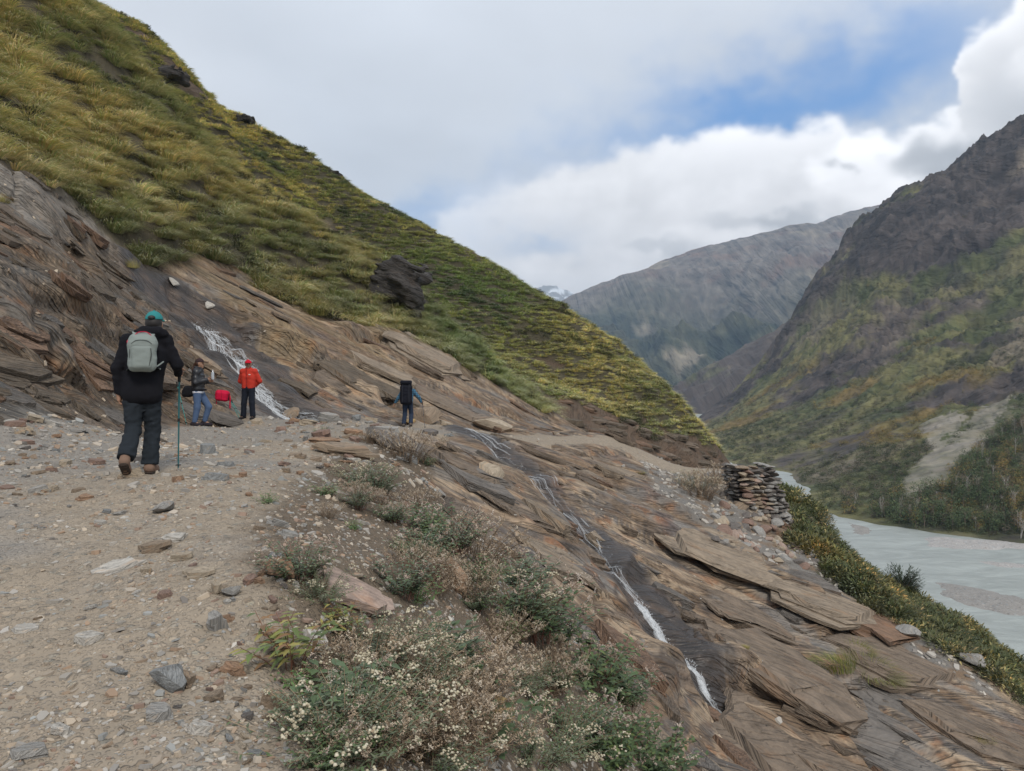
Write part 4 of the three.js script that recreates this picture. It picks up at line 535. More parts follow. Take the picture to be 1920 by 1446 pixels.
// the big blocks that break out of the slabs
{
  const r = rng(37), BLOCK = [...Array(6).keys()].map((i) => plateGeo(620 + i, 4, 11, 0.42 + 0.06 * (i % 3))), owner = scene.getObjectByName('rock_slope'), tones = [STONE.ledge, STONE.ledgeTan, STONE.ledgeGrey, STONE.ledge, STONE.ledgeRust, STONE.ledgeDark];
  for (const [px, py, w, th, m] of [[1470, 1252, 330, 0.42, 0], [1590, 1352, 270, 0.5, 2], [1440, 1375, 330, 0.4, 0], [1720, 1345, 300, 0.45, 2], [1630, 1165, 200, 0.4, 4], [1360, 1030, 260, 0.3, 1], [1255, 965, 220, 0.28, 0], [1100, 862, 260, 0.35, 1], [1180, 890, 200, 0.3, 0], [1050, 1050, 210, 0.3, 1], [1140, 1210, 230, 0.26, 2], [1230, 1385, 240, 0.3, 1], [1830, 1372, 260, 0.4, 0], [1530, 1120, 230, 0.3, 1], [980, 960, 190, 0.28, 0], [900, 900, 170, 0.3, 2], [1390, 1150, 220, 0.26, 3], [1550, 1425, 280, 0.45, 0], [1700, 1430, 260, 0.4, 2], [1330, 1440, 240, 0.3, 1], [1660, 1230, 240, 0.34, 0], [870, 870, 160, 0.3, 0], [660, 705, 150, 0.5, 5], [610, 700, 130, 0.5, 5], [720, 690, 170, 0.5, 1], [830, 745, 180, 0.5, 0], [900, 770, 150, 0.4, 2], [560, 722, 90, 0.35, 5], [740, 740, 110, 0.5, 5], [790, 655, 190, 0.5, 1]]) {
    const h = sight(px, py); if (!h) continue; const x = h.point.x, z = h.point.z, N = V(...landNormal(x, z, [0, 0, 0])), n2 = BED.clone().lerp(N, 0.72 + r() * 0.2).normalize(), T = BED.clone().cross(N).normalize().add(V(r() - 0.5, r() - 0.5, r() - 0.5).multiplyScalar(0.25)), len = w / FOCAL * -z * 1.15, o = mesh('rock_ledge', BLOCK[Math.floor(r() * 6)], tones[m], owner);
    o.quaternion.copy(basis(n2, T)); o.scale.set(len * 0.85, th, len * (0.95 + r() * 0.5)); o.position.copy(h.point).addScaledVector(n2, -th * (0.22 + r() * 0.18));
  }
}
// notable stones, one by one
function placed(geo, material, name, px, py, size, label, { tall = 0.3, turn = 0, lean = 0, sink = 0.2, deep = 1, group: grp, cat = 'stone' } = {}) { // size in photo pixels across
  const h = sight(px, py); if (!h) return; const d = -h.point.z, w = size / FOCAL * d * 1.05, o = mesh(name, geo, material), n = faceUp(h).lerp(V(0, 1, 0), 0.3).normalize();
  o.quaternion.copy(basis(n, V(Math.cos(turn), 0, Math.sin(turn)))); if (lean) o.rotateX(lean); o.scale.set(w, w * tall, w * deep); const tk = geo.type === 'IcosahedronGeometry' ? 0.5 : 0.5; o.position.copy(h.point).addScaledVector(n, w * tall * (tk - sink)); tag(o, label, cat, grp); return o;
}
const B = BOULDER, P = PLATE;
placed(P[1], STONE.pale, 'flat_stone', 222, 1068, 88, 'large flat pale grey slab set in the middle of the path', { tall: 0.10, turn: -0.2, sink: 0.1, deep: 1.5 });
placed(P[3], STONE.pale, 'flat_stone', 328, 1010, 44, 'small white rectangular slate propped beside a brown stone', { tall: 0.2, turn: -0.3, sink: 0.2, deep: 1.3 });
placed(P[4], STONE.brown, 'flat_stone', 290, 1030, 58, 'dark brown jagged stone left of the white slate', { tall: 0.25, turn: 0.2 });
placed(P[5], STONE.tan, 'flat_stone', 336, 1048, 48, 'tan wedge stone just below the white slate', { tall: 0.22, turn: 0.1 });
placed(B[2], STONE.grey, 'rounded_stone', 306, 960, 32, 'lone rounded grey stone on bare dirt behind the white slate', { tall: 0.8 });
placed(B[1], STONE.blue, 'boulder', 314, 1284, 58, 'blue-grey angular boulder in the lower path', { tall: 1.0, sink: 0.25 });
placed(P[7], STONE.brown, 'flat_stone', 348, 1280, 40, 'small brown block against the blue-grey boulder', { tall: 0.5, turn: 0.6 });
placed(P[2], STONE.grey, 'flat_stone', 300, 1345, 70, 'grey slate half buried below the blue-grey boulder', { tall: 0.3, turn: 0.4 });
placed(P[6], STONE.pale, 'flat_stone', 378, 1372, 52, 'pale flat stone near the bottom of the path', { tall: 0.35, turn: 0.1 });
placed(P[0], STONE.pale, 'flat_stone', 114, 1376, 50, 'cream flat stone in the lower left corner of the path', { tall: 0.35, turn: 0.3 });
placed(P[8], STONE.grey, 'flat_stone', 55, 1418, 66, 'grey flat stone lowest on the left edge', { tall: 0.3, turn: 0.1 });
placed(P[9], STONE.pale, 'flat_stone', 165, 1204, 46, 'pale stone lying alone left of the path middle', { tall: 0.35, turn: -0.2 });
placed(P[2], STONE.pale, 'flat_stone', 52, 1182, 66, 'half buried pale slate near the left edge', { tall: 0.14, turn: 0.1, sink: 0.3 });
placed(P[4], STONE.tan, 'flat_stone', 372, 1078, 56, 'thin tan shard lying level right of the large flat slab', { tall: 0.22, turn: 0.15 });
placed(B[4], STONE.grey, 'rounded_stone', 432, 1116, 30, 'rounded grey stone in the cluster right of the path', { tall: 0.9 });
placed(P[5], STONE.tan, 'flat_stone', 402, 1108, 40, 'tan upright shard in the cluster right of the path', { tall: 0.5, turn: 0.9 });
placed(P[3], STONE.grey, 'flat_stone', 408, 1175, 40, 'grey upright chip by the edge of the path', { tall: 0.8, turn: 0.7 });
placed(P[1], STONE.rust, 'flat_stone', 440, 1262, 50, 'rust-red shard on the path edge', { tall: 0.35, turn: 0.5 });
placed(LONGPLATE[2], STONE.rust, 'tilted_slab', 525, 1072, 74, 'tilted rusty slab jutting from the path edge', { tall: 0.28, turn: 0.75, lean: 0.35, deep: 1.4 });
placed(P[0], STONE.pinkish, 'bedrock_slab', 655, 1118, 165, 'broad smooth pink-tan slab above the white flowers', { tall: 0.13, turn: -0.3, deep: 1.25, lean: 0.12, sink: 0.1 });
placed(LONGPLATE[4], STONE.rust, 'tilted_slab', 850, 1090, 90, 'rust-red upright slab between the green shrubs', { tall: 0.35, turn: 0.8, lean: 0.6, deep: 1.2 });
placed(P[6], STONE.pale, 'flat_stone', 590, 1205, 62, 'pale long stone behind the yellow-leaved plant', { tall: 0.35, turn: 0.7 });
placed(P[7], STONE.brown, 'flat_stone', 520, 1325, 62, 'square brown stone by the small green bush', { tall: 0.5, turn: -0.4 });
placed(B[5], STONE.ochre, 'boulder', 925, 1345, 56, 'ochre weathered boulder among dry stalks', { tall: 1.1 });
placed(P[3], STONE.pale, 'flat_stone', 908, 1425, 46, 'pale upright stone at the bottom under dry stalks', { tall: 0.5, turn: 0.8 });
placed(P[8], STONE.pale, 'flat_stone', 546, 1430, 26, 'bright white pebble at the bottom edge of the path', { tall: 0.5, turn: 0.4 });
placed(LONGPLATE[1], STONE.brown, 'long_slab', 640, 850, 112, 'long brown slate overhanging the path edge', { tall: 0.17, turn: 0.1, deep: 1.6 });
placed(LONGPLATE[3], STONE.rust, 'long_slab', 610, 828, 60, 'thin rust-red slate behind the long brown one', { tall: 0.12, turn: 0.05, deep: 1.4 });
placed(P[2], STONE.blue, 'flat_stone', 392, 850, 40, 'dark blue-grey stone on the path right of the walking pole', { tall: 0.5, turn: 0.1 });
placed(P[6], STONE.blue, 'flat_stone', 406, 900, 48, 'blue-grey flat stone near the foreground walker', { tall: 0.3, turn: 0.0 });
placed(P[1], STONE.grey, 'flat_stone', 620, 788, 40, 'grey slate heaped on the crest below the waterfall', { tall: 0.35, turn: 0.1 });
placed(P[5], STONE.grey, 'flat_stone', 720, 812, 52, 'pale grey slate on the crest left of the backpacker', { tall: 0.25, turn: 0.1 });
placed(B[3], STONE.brown, 'boulder', 800, 792, 46, 'brown boulder beside the far backpacker', { tall: 0.8 });
placed(B[0], STONE.ochre, 'rounded_stone', 769, 795, 18, 'cream block left of the brown boulder', { tall: 0.9 });
placed(B[1], STONE.tan, 'boulder', 922, 806, 60, 'flat-topped tan boulder by the stream crossing', { tall: 0.55, deep: 0.8 });
placed(B[2], STONE.brown, 'boulder', 545, 782, 26, 'brown block at the foot of the waterfall', { tall: 0.9 });
placed(LONGPLATE[0], STONE.brown, 'long_slab', 380, 690, 90, 'brown ledge block left of the waterfall', { tall: 0.25, turn: 0.3, deep: 0.9 });
placed(B[4], STONE.pale, 'flat_stone', 322, 530, 18, 'pale loose stone high on the tan slab', { tall: 0.6 });
placed(B[0], STONE.pale, 'flat_stone', 392, 575, 16, 'white loose stone above the waterfall', { tall: 0.6 });
placed(B[3], STONE.tan, 'boulder', 918, 896, 46, 'rounded tan block on the slab left of the stream', { tall: 0.6 });
placed(B[5], STONE.grey, 'boulder', 1826, 1246, 40, 'grey boulder at the edge of the shrubs', { tall: 0.8 });
placed(B[1], STONE.brown, 'boulder', 1862, 1272, 56, 'brown boulder lowest along the shrub edge', { tall: 0.6 });
placed(B[2], STONE.grey, 'boulder', 1700, 1190, 36, 'small grey boulder midway along the shrub edge', { tall: 0.6 });
// the dark outcrop in the hillside grass, and small crags along the skyline
function crag(name, p, w, h, d, seed, material, label, cat) {
  const f = (q) => { const s = seed * 3.7; let v = roundBox(q, [0, 0, 0], [w * 0.5, h * 0.5, d * 0.5], Math.min(w, h) * 0.2); v += 0.22 * w * n3(q[0] * 1.1 / w * 2 + s, q[1] * 1.5 / w * 2, q[2] * 1.1 / w * 2) + 0.12 * w * (ridged(q[0] * 1.6 / w + s, q[1] * 3.4 / w, q[2] * 1.6 / w, 3) - 0.5) + 0.05 * w * saw(q[1] / (h * 0.17) + q[0] / w, 0.15) + 0.25 * Math.max(0, -q[1] - 0.15 * h) * 0; return v; };
  const g = netMesh((x, y, z) => f([x, y, z]), [-w, -h, -d], [w, h, d], w / 26), ps = g.attributes.position, uv = []; for (let i = 0; i < ps.count; i++) uv.push((ps.getX(i) + ps.getZ(i) * 0.4) / 3, ps.getY(i) / 3); g.setAttribute('uv', new THREE.Float32BufferAttribute(uv, 2));
  const o = mesh(name, g, material); o.position.copy(p); tag(o, label, cat); return o;
}
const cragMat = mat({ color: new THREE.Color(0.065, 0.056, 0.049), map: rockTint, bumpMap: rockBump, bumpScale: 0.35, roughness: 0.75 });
{ const o = crag('outcrop', at(746, 536, 46.4), 3.0, 2.5, 3.2, 3, cragMat, 'black overhanging outcrop jutting from the grass hillside', 'outcrop'); o.rotation.z = -0.35; const q = crag('outcrop', at(774, 574, 46.2), 1.1, 1.5, 1.4, 5, cragMat, 'dark lower tip hanging under the black outcrop', 'outcrop'); q.rotation.z = -0.2; }
for (const [px, py, d, w, h, s, l] of [[325, 132, 66, 2.4, 1.4, 1, 'dark crag highest on the skyline'], [462, 216, 94, 2.0, 1.2, 4, 'little crag on the skyline above the spur'], [622, 326, 96, 3.0, 1.7, 6, 'dark crag midway along the skyline']]) crag('skyline_crag', at(px, py + 9, d), w * 0.8, h * 0.7, w, s, cragMat, l, 'crag');
// loose slates on the path: the largest are single things, the rest a litter of chips
{
  const r = rng(51), tone = [STONE.grey, STONE.grey, STONE.tan, STONE.pale, STONE.brown, STONE.rust, STONE.red, STONE.dark, STONE.tan, STONE.blue]; let n = 0;
  for (let tries = 0; tries < 20000 && n < 250; tries++) {
    const px = r() * 900, py = 786 + Math.pow(r(), 1.6) * 650, leftHeap = smooth(330, 60, px) * smooth(1010, 900, py), crest = smooth(430, 620, px) * smooth(960, 880, py), edge = smooth(130, 30, Math.abs(px - 500 - (1000 - py) * 0.05)) * smooth(950, 1050, py); if (r() > 0.10 + leftHeap + crest + edge * 0.8) continue;
    const h = sight(px, py); if (!h) continue; const k = zoneAt(h.point.x, h.point.z); if (k !== TRAIL && k !== DIRT) continue;
    const d = -h.point.z, sz = clamp((13 + r() * r() * 40) / FOCAL * d, 0.03, 0.6), th = 0.14 + r() * 0.25, N = faceUp(h).lerp(V(0, 1, 0), 0.5).add(V((r() - 0.5) * 0.5, 0, (r() - 0.5) * 0.5)).normalize();
    const o = mesh('slate', r() < 0.75 ? PLATE[Math.floor(r() * 10)] : LONGPLATE[Math.floor(r() * 8)], (crest || edge) && r() < 0.35 ? [STONE.rust, STONE.red, STONE.brown][Math.floor(r() * 3)] : tone[Math.floor(r() * tone.length)]), word = { grey: 'grey', tan: 'tan', pale: 'pale', brown: 'brown', rust: 'rust-coloured', red: 'reddish', dark: 'dark', blue: 'slate-grey' }[Object.keys(STONE).find((q) => STONE[q] === o.material)], size = sz / d * FOCAL > 32 ? 'large' : sz / d * FOCAL > 20 ? 'medium' : 'small', where = leftHeap > 0.5 ? 'in the spread of stones left of the walker' : crest > 0.5 ? 'heaped along the crest of the path' : edge > 0.4 ? 'on the crumbling right edge of the path' : py > 1150 ? 'on the bare lower path' : 'on the bare middle path';
    o.quaternion.copy(basis(N, V(r() - 0.5, 0, r() - 0.5))); o.scale.set(sz, sz * th, sz * (0.8 + r() * 0.5)); o.position.copy(h.point).addScaledVector(N, sz * th * 0.22);
    tag(o, `${size} ${word} loose slate ${where}`, 'stone', `${size} ${word} slates ${where}`); n++;
  }
  const lists = CHIP.map(() => []), cols = [[0.36, 0.335, 0.30], [0.33, 0.30, 0.26], [0.42, 0.345, 0.26], [0.44, 0.405, 0.355], [0.28, 0.21, 0.15], [0.30, 0.21, 0.145], [0.27, 0.19, 0.145], [0.19, 0.17, 0.15], [0.30, 0.275, 0.245], [0.27, 0.25, 0.225], [0.29, 0.29, 0.275], [0.36, 0.30, 0.235], [0.40, 0.345, 0.28]];
  for (let n = 0; n < 52000; n++) {
    const d = 2.2 * Math.exp(r() * 2.85), ang = -0.66 + r() * 1.34, x = Math.tan(ang) * d, z = -d, k = zoneAt(x, z); if (k !== TRAIL && k !== DIRT && k !== SCREE && !(k === BANK && r() < 0.35) && !(k === ROCK && r() < 0.07)) continue;
    const dens = k === TRAIL ? 0.25 + 0.9 * smooth(-0.1, 0.35, fbm(x * 0.8, 2, z * 0.8, 3)) + smooth(-3.6, -6, x) * 0.5 : 0.8; if (r() > dens) continue;
    const h = drop(x, z), N = faceUp(h).add(V((r() - 0.5) * 0.7, 0, (r() - 0.5) * 0.7)).normalize(), sz = (k === SCREE ? 0.10 + r() * r() * 0.30 : (0.012 + r() * r() * r() * 0.10) * clamp(d / 5, 0.8, 2.4));
    const c = pickC(r, k === BANK ? [cols[4], cols[4], cols[7], cols[2]] : k === SCREE ? [cols[0], cols[8], cols[1], cols[7], cols[3]] : cols, 0.2); lists[Math.floor(r() * 8)].push([h.point.clone().addScaledVector(N, sz * 0.05), r() * 6.28, [sz, sz * (0.12 + r() * 0.28), sz * (0.7 + r() * 0.6)], c, N]);
  }
  const chipMat = mat({ color: 0xffffff });
  mass('stone_chips', 'chips', CHIP, chipMat, lists, 'litter of small slate chips and grit over path and slopes', 'gravel');
}
// ---------------------------------------------------------------- dry-stone wall propping the path
{
  const r = rng(61), foot = at(1440, 1010, 30.5), wall = group('dry_stone_wall', V(foot.x, foot.y, foot.z)), tones = [STONE.brown, STONE.tan, STONE.grey, STONE.dark, STONE.pinkish, STONE.red, STONE.dark, STONE.grey];
  const block = [...Array(6).keys()].map((i) => boulderGeo(700 + i, 0.75)), rows = 19, H = 2.95;
  const face = (u, row, back) => { const t = row / rows; const L = -1.05 - 0.25 * t, R = lerp(1.05, 0.05, Math.pow(t, 0.85)); return V(lerp(L, R, u), t * H, back - t * 0.35); };
  for (let row = 0; row < rows; row++) {
    const n = Math.round(lerp(9, 6, row / rows)); if (row < 7 && r() < 0) continue;
    for (let i = 0; i < n; i++) { const u = (i + 0.5 + (r() - 0.5) * 0.35) / n; if (row < 6 && u < (6 - row) * 0.1) continue; if (row > rows - 3 && r() < 0.4) continue; const p = face(u, row + 0.5 + (r() - 0.5) * 0.3, 0.55); const w = 0.33 * (0.8 + r() * 0.6), o = mesh('stone', block[Math.floor(r() * 6)], u > 0.6 ? tones[[2, 3, 6, 7][Math.floor(r() * 4)]] : tones[Math.floor(r() * 6)], wall); o.position.copy(p).add(V(0, 0, (r() - 0.5) * 0.12)); o.scale.set(w, 0.155 * (0.75 + r() * 0.75), 0.34 + r() * 0.12); o.rotation.set((r() - 0.5) * 0.4, (r() - 0.5) * 1.2, (r() - 0.5) * 0.4); }
    for (let i = 0; i < 6; i++) { const p = face(i < 3 ? 1 : 0, row + 0.5, 0.45 - 0.42 * (i % 3 + 0.6)); const o = mesh('stone', block[Math.floor(r() * 6)], tones[[2, 3, 6, 7][Math.floor(r() * 4)]], wall); o.position.copy(p).add(V((r() - 0.5) * 0.1 - 0.05, 0, 0)); o.scale.set(0.3, 0.155 * (0.85 + r() * 0.4), 0.40); o.rotation.set((r() - 0.5) * 0.2, (r() - 0.5) * 0.5, (r() - 0.5) * 0.2); }
  }
  const core = new THREE.Shape([[-0.9, -0.3], [0.9, -0.3], [0.4, 1.5], [-0.05, 2.75], [-1.1, 2.75]].map((a) => new THREE.Vector2(...a))), ge = new THREE.ExtrudeGeometry(core, { depth: 0.95, bevelEnabled: false }); ge.translate(0, 0, -0.85); const co = mesh('rubble_core', ge, mat({ color: new THREE.Color(0.12, 0.10, 0.085) }), wall);
  wall.rotation.y = 0.15; tag(wall, 'stub of brown dry-stone wall propping the path above the scree', 'wall');
  let ti = 0;
  // spilled stones under it
  for (let i = 0; i < 210; i++) { const px = 1335 + r() * 190, py = 915 + r() * 150; if (py > 1070 - (1500 - px) * 0.35 || py < 905 + (px - 1345) * 0.3) continue; const h = sight(px, py); if (!h) continue; const w = 0.16 + r() * r() * 0.42, o = mesh('fallen_stone', block[Math.floor(r() * 6)], tones[ti = Math.floor(r() * 8)]); o.position.copy(h.point).add(V(0, w * 0.12, 0)); o.scale.set(w, w * 0.6, w * 0.9); o.rotation.set(r(), r() * 6, r() * 0.5); const tn = ['brown', 'tan', 'grey', 'dark', 'pinkish', 'reddish', 'dark', 'grey'][ti], size = w > 0.34 ? 'large' : w > 0.22 ? 'medium' : 'small', place = py > 1010 ? 'lowest on the scree below the stub wall' : px < 1400 ? 'on the scree left of the stub wall' : 'at the foot of the stub wall'; tag(o, `${size} ${tn} stone fallen ${place}`, 'stone', `${size} ${tn} stones ${place}`); }
}
// ---------------------------------------------------------------- running water
function torrent(name, line, widthAt, count, seed, label, whiteness, stretch = 1, foam = 0, opacity = 0.3) {
  const r = rng(seed), g = new Geo(), n = line.length - 1, pt = (t) => { const i = Math.min(n - 1, Math.floor(t)), f = t - i; return [lerp(line[i][0], line[i + 1][0], f), lerp(line[i][1], line[i + 1][1], f)]; };
  for (let k = 0; k < count; k++) {
    const u = (r() + r()) - 1, t0 = r() * (n - 0.2), t1 = Math.min(n, t0 + stretch * (0.12 + r() * r() * 0.9)), steps = 2 + Math.ceil((t1 - t0) * 10), w = (0.008 + r() * r() * 0.07) * whiteness; let last; const ph = r() * 9;
    const c = pickC(r, [[0.86, 0.88, 0.9], [0.76, 0.79, 0.81]], 0.06);
    for (let s = 0; s <= steps; s++) {
      const t = lerp(t0, t1, s / steps), a = pt(t), b = pt(Math.min(n, t + 0.05)), dx = b[0] - a[0] || 1e-4, dz = b[1] - a[1], l = Math.hypot(dx, dz) || 1, W = widthAt(t), off = u * W + 0.10 * W * Math.sin(t * 5 + ph) + 0.12 * n3(t * 3, ph, 1), x = a[0] - dz / l * off, z = a[1] + dx / l * off, y = groundY(x, z) + 0.03 + 0.025 * Math.abs(n3(t * 4, ph, 4)), ww = w * (0.35 + Math.sin(Math.PI * s / steps)) * 0.7;
      const L = g.v(V(x - dz / l * ww, y - 0.015, z + dx / l * ww), c), M = g.v(V(x, y + ww * 0.35, z), c), R = g.v(V(x + dz / l * ww, y - 0.015, z - dx / l * ww), c);
      if (last) { g.tri(last[0], L, last[1]); g.tri(last[1], L, M); g.tri(last[1], M, last[2]); g.tri(last[2], M, R); } last = [L, M, R];
    }
    if (r() < 0.8) { const t = lerp(t0, t1, r()), a = pt(t), W = widthAt(t) * 1.4; const x = a[0] + (r() - 0.5) * W, z = a[1] + (r() - 0.5) * W; g.bead(V(x, groundY(x, z) + 0.05 + r() * 0.18, z), 0.008 + r() * 0.012, c); }
  }
  for (let k = 0; k < foam; k++) { const t = r() * n, a = pt(t), b = pt(Math.min(n, t + 0.05)), l = Math.hypot(b[0] - a[0], b[1] - a[1]) || 1, off = ((r() + r()) - 1) * widthAt(t) * 0.95, x = a[0] - (b[1] - a[1]) / l * off, z = a[1] + (b[0] - a[0]) / l * off, s = 0.006 + r() * r() * 0.022; g.bead(V(x, groundY(x, z) + 0.02 + r() * r() * 0.14, z), s, pickC(r, [[0.82, 0.84, 0.86], [0.66, 0.69, 0.71]], 0.1)); }
  const o = mesh(name, g.done(), new THREE.MeshPhysicalMaterial({ vertexColors: true, roughness: 0.5, transparent: true, opacity, side: THREE.DoubleSide })); tag(o, label, 'water', null, 'structure'); return o;
}
torrent('waterfall', fallLine, (t) => 0.12 + 0.75 * smooth(0, 2.4, t) - 0.5 * smooth(3.2, 5, t) + 0.5 * smooth(6, 8, t), 620, 71, 'white waterfall tumbling down the wet rock onto the path', 1.0, 1.0, 2600, 0.24);
torrent('stream', streamLine.slice(0, -1), (t) => 0.42 + 0.55 * smooth(0, 2, t) * smooth(6.5, 4, t) - 0.3 * smooth(5, 7.5, t), 150, 72, 'thin stream running down the tilted slab', 0.6, 1.8, 350, 0.22);
torrent('stream', streamLine.slice(7, 11), () => 0.11, 200, 73, 'narrow white chute in the lower part of the slab', 0.9, 0.8, 500, 0.28);
// ---------------------------------------------------------------- shrubs on the near slope
const GREEN = [[0.075, 0.125, 0.040], [0.095, 0.15, 0.05], [0.06, 0.10, 0.035]], YELLOWING = [[0.22, 0.24, 0.05], [0.30, 0.26, 0.06], [0.13, 0.18, 0.05], [0.24, 0.13, 0.05]], GREYGREEN = [[0.16, 0.185, 0.105], [0.12, 0.15, 0.08], [0.20, 0.22, 0.14]], DRY = [[0.22, 0.155, 0.095], [0.16, 0.11, 0.07], [0.30, 0.22, 0.14]], CREAM = [[0.46, 0.405, 0.28], [0.36, 0.31, 0.21], [0.54, 0.49, 0.37]], BLUSH = [[0.46, 0.36, 0.29], [0.36, 0.265, 0.205], [0.52, 0.44, 0.37]];
function shrub(seed, o) { // stems that spread from the base, leaves along them, flower heads on top
  const r = rng(seed), S = new Geo(), L = new Geo(), F = new Geo();
  for (let i = 0; i < o.stems; i++) {
    const a = r() * 6.2832, q = Math.sqrt(r()), out = q * o.spread, h = o.height * (1 - 0.35 * q * q) * (0.7 + 0.45 * r()), b = V(Math.cos(a) * q * o.base, -0.05, Math.sin(a) * q * o.base), pts = []; let lx = (r() - 0.5) * 0.12, lz = (r() - 0.5) * 0.12;
    for (let s = 0; s <= 4; s++) { const t = s / 4; pts.push(V(b.x + Math.cos(a) * out * t * t + lx * t * Math.sin(t * 3), b.y + h * t, b.z + Math.sin(a) * out * t * t + lz * t)); }
    S.stem(pts, o.stemR ?? 0.0035, 0.0014, pickC(r, o.stemC ?? DRY, 0.2), 3);
    const along = (t) => { const f = t * 4, k = Math.min(3, Math.floor(f)); return pts[k].clone().lerp(pts[k + 1], f - k); };
    for (let k = 0; k < o.leaves; k++) { const t = lerp(o.from ?? 0.25, 0.96, (k + r()) / o.leaves), p = along(t), b2 = k * 2.4 + r(), d = V(Math.cos(b2), 0.55 - 0.5 * r(), Math.sin(b2)).normalize(); L.leaf(p, d, V(0, 1, 0), o.leafLen * (0.65 + 0.6 * r()) * (1.1 - 0.4 * t), o.leafW * (0.8 + 0.4 * r()), pickC(r, o.leafC, 0.25), 0.1 + 0.35 * r()); }
    if (o.flower && r() < (o.flowerShare ?? 1)) {
      const tip = pts[4];
      if (o.flower === 'spike') for (let k = 0; k < 3 + r() * 3; k++) { const b2 = r() * 6.28, d = V(Math.cos(b2) * 0.7, 0.8 + r() * 0.5, Math.sin(b2) * 0.7).normalize(), len = 0.03 + r() * 0.045, from = along(0.82 + 0.18 * r()); const c = pickC(r, o.flowerC, 0.12); for (let m = 0; m < 12; m++) { const p = from.clone().addScaledVector(d, len * (0.15 + m / 12)), e = V(r() - 0.5, r() - 0.2, r() - 0.5).normalize(); F.leaf(p, e, d, 0.010 + r() * 0.006, 0.007, c, 0.1); } }
      else for (let k = 0; k < 11 + r() * 8; k++) { const b2 = r() * 6.28, q2 = Math.sqrt(r()) * 0.042; F.bead(tip.clone().add(V(Math.cos(b2) * q2, 0.012 - q2 * 0.3 + r() * 0.012, Math.sin(b2) * q2)), 0.0055 + r() * 0.0045, pickC(r, o.flowerC, 0.1)); }
    }
  }
  return { S: S.done(), L: L.done(), F: o.flower ? F.done() : null };
}
const KINDS = {
  knotweed: [1, 2, 3].map((s) => shrub(800 + s, { stems: 46, spread: 0.30, base: 0.14, height: 0.44, leaves: 15, leafLen: 0.062, leafW: 0.024, leafC: [...GREEN, ...GREEN, YELLOWING[2]], stemC: [[0.2, 0.1, 0.07]], flower: 'spike', flowerC: BLUSH, flowerShare: 0.4 })),
  everlasting: [1, 2, 3].map((s) => shrub(820 + s, { stems: 60, spread: 0.28, base: 0.16, height: 0.36, leaves: 20, leafLen: 0.042, leafW: 0.009, leafC: [...GREYGREEN, GREEN[1]], flower: 'head', flowerC: CREAM, flowerShare: 0.22 })),
  dry: [1, 2, 3].map((s) => shrub(840 + s, { stems: 80, spread: 0.26, base: 0.18, height: 0.42, leaves: 14, leafLen: 0.034, leafW: 0.009, from: 0.1, leafC: DRY, flower: 'spike', flowerC: [[0.42, 0.33, 0.235], [0.32, 0.235, 0.155], [0.52, 0.44, 0.34]], flowerShare: 0.8 })),
  yellow: [1, 2].map((s) => shrub(860 + s, { stems: 11, spread: 0.20, base: 0.07, height: 0.42, leaves: 11, leafLen: 0.095, leafW: 0.030, from: 0.35, leafC: YELLOWING, stemC: [[0.22, 0.1, 0.06]], stemR: 0.004 })),
  sprig: [1, 2].map((s) => shrub(880 + s, { stems: 20, spread: 0.12, base: 0.05, height: 0.2, leaves: 10, leafLen: 0.045, leafW: 0.014, leafC: [[0.09, 0.17, 0.04], [0.12, 0.19, 0.05]] })),
  broad: [1, 2].map((s) => shrub(890 + s, { stems: 16, spread: 0.26, base: 0.1, height: 0.42, leaves: 9, leafLen: 0.10, leafW: 0.052, leafC: [[0.085, 0.135, 0.055], [0.10, 0.155, 0.065]], flower: 'spike', flowerC: BLUSH, flowerShare: 0.6 })),
};
function plantAt(kind, k, px, py, tallPx, label, name, cat = 'shrub', grp) {
  const h = sight(px, py); if (!h) return; const d = -h.point.z, v = KINDS[kind][k % KINDS[kind].length], H = { knotweed: 0.46, everlasting: 0.38, dry: 0.46, yellow: 0.44, sprig: 0.2, broad: 0.46 }[kind], s = tallPx / FOCAL * d / H, g = group(name, h.point);
  mesh('stems', v.S, plantMat, g); const l = mesh('leaves', v.L, leafMat, g); l.userData.kind = 'stuff'; if (v.F) { const f = mesh('flowers', v.F, plantMat, g); f.userData.kind = 'stuff'; }
  g.children[0].userData.kind = 'stuff'; g.scale.set(s * 1.32, s * 1.05, s * 1.32); g.rotation.set(0.08, (px * 7.3 + py) % 6.28, -0.12); tag(g, label, cat, grp); return g;
}
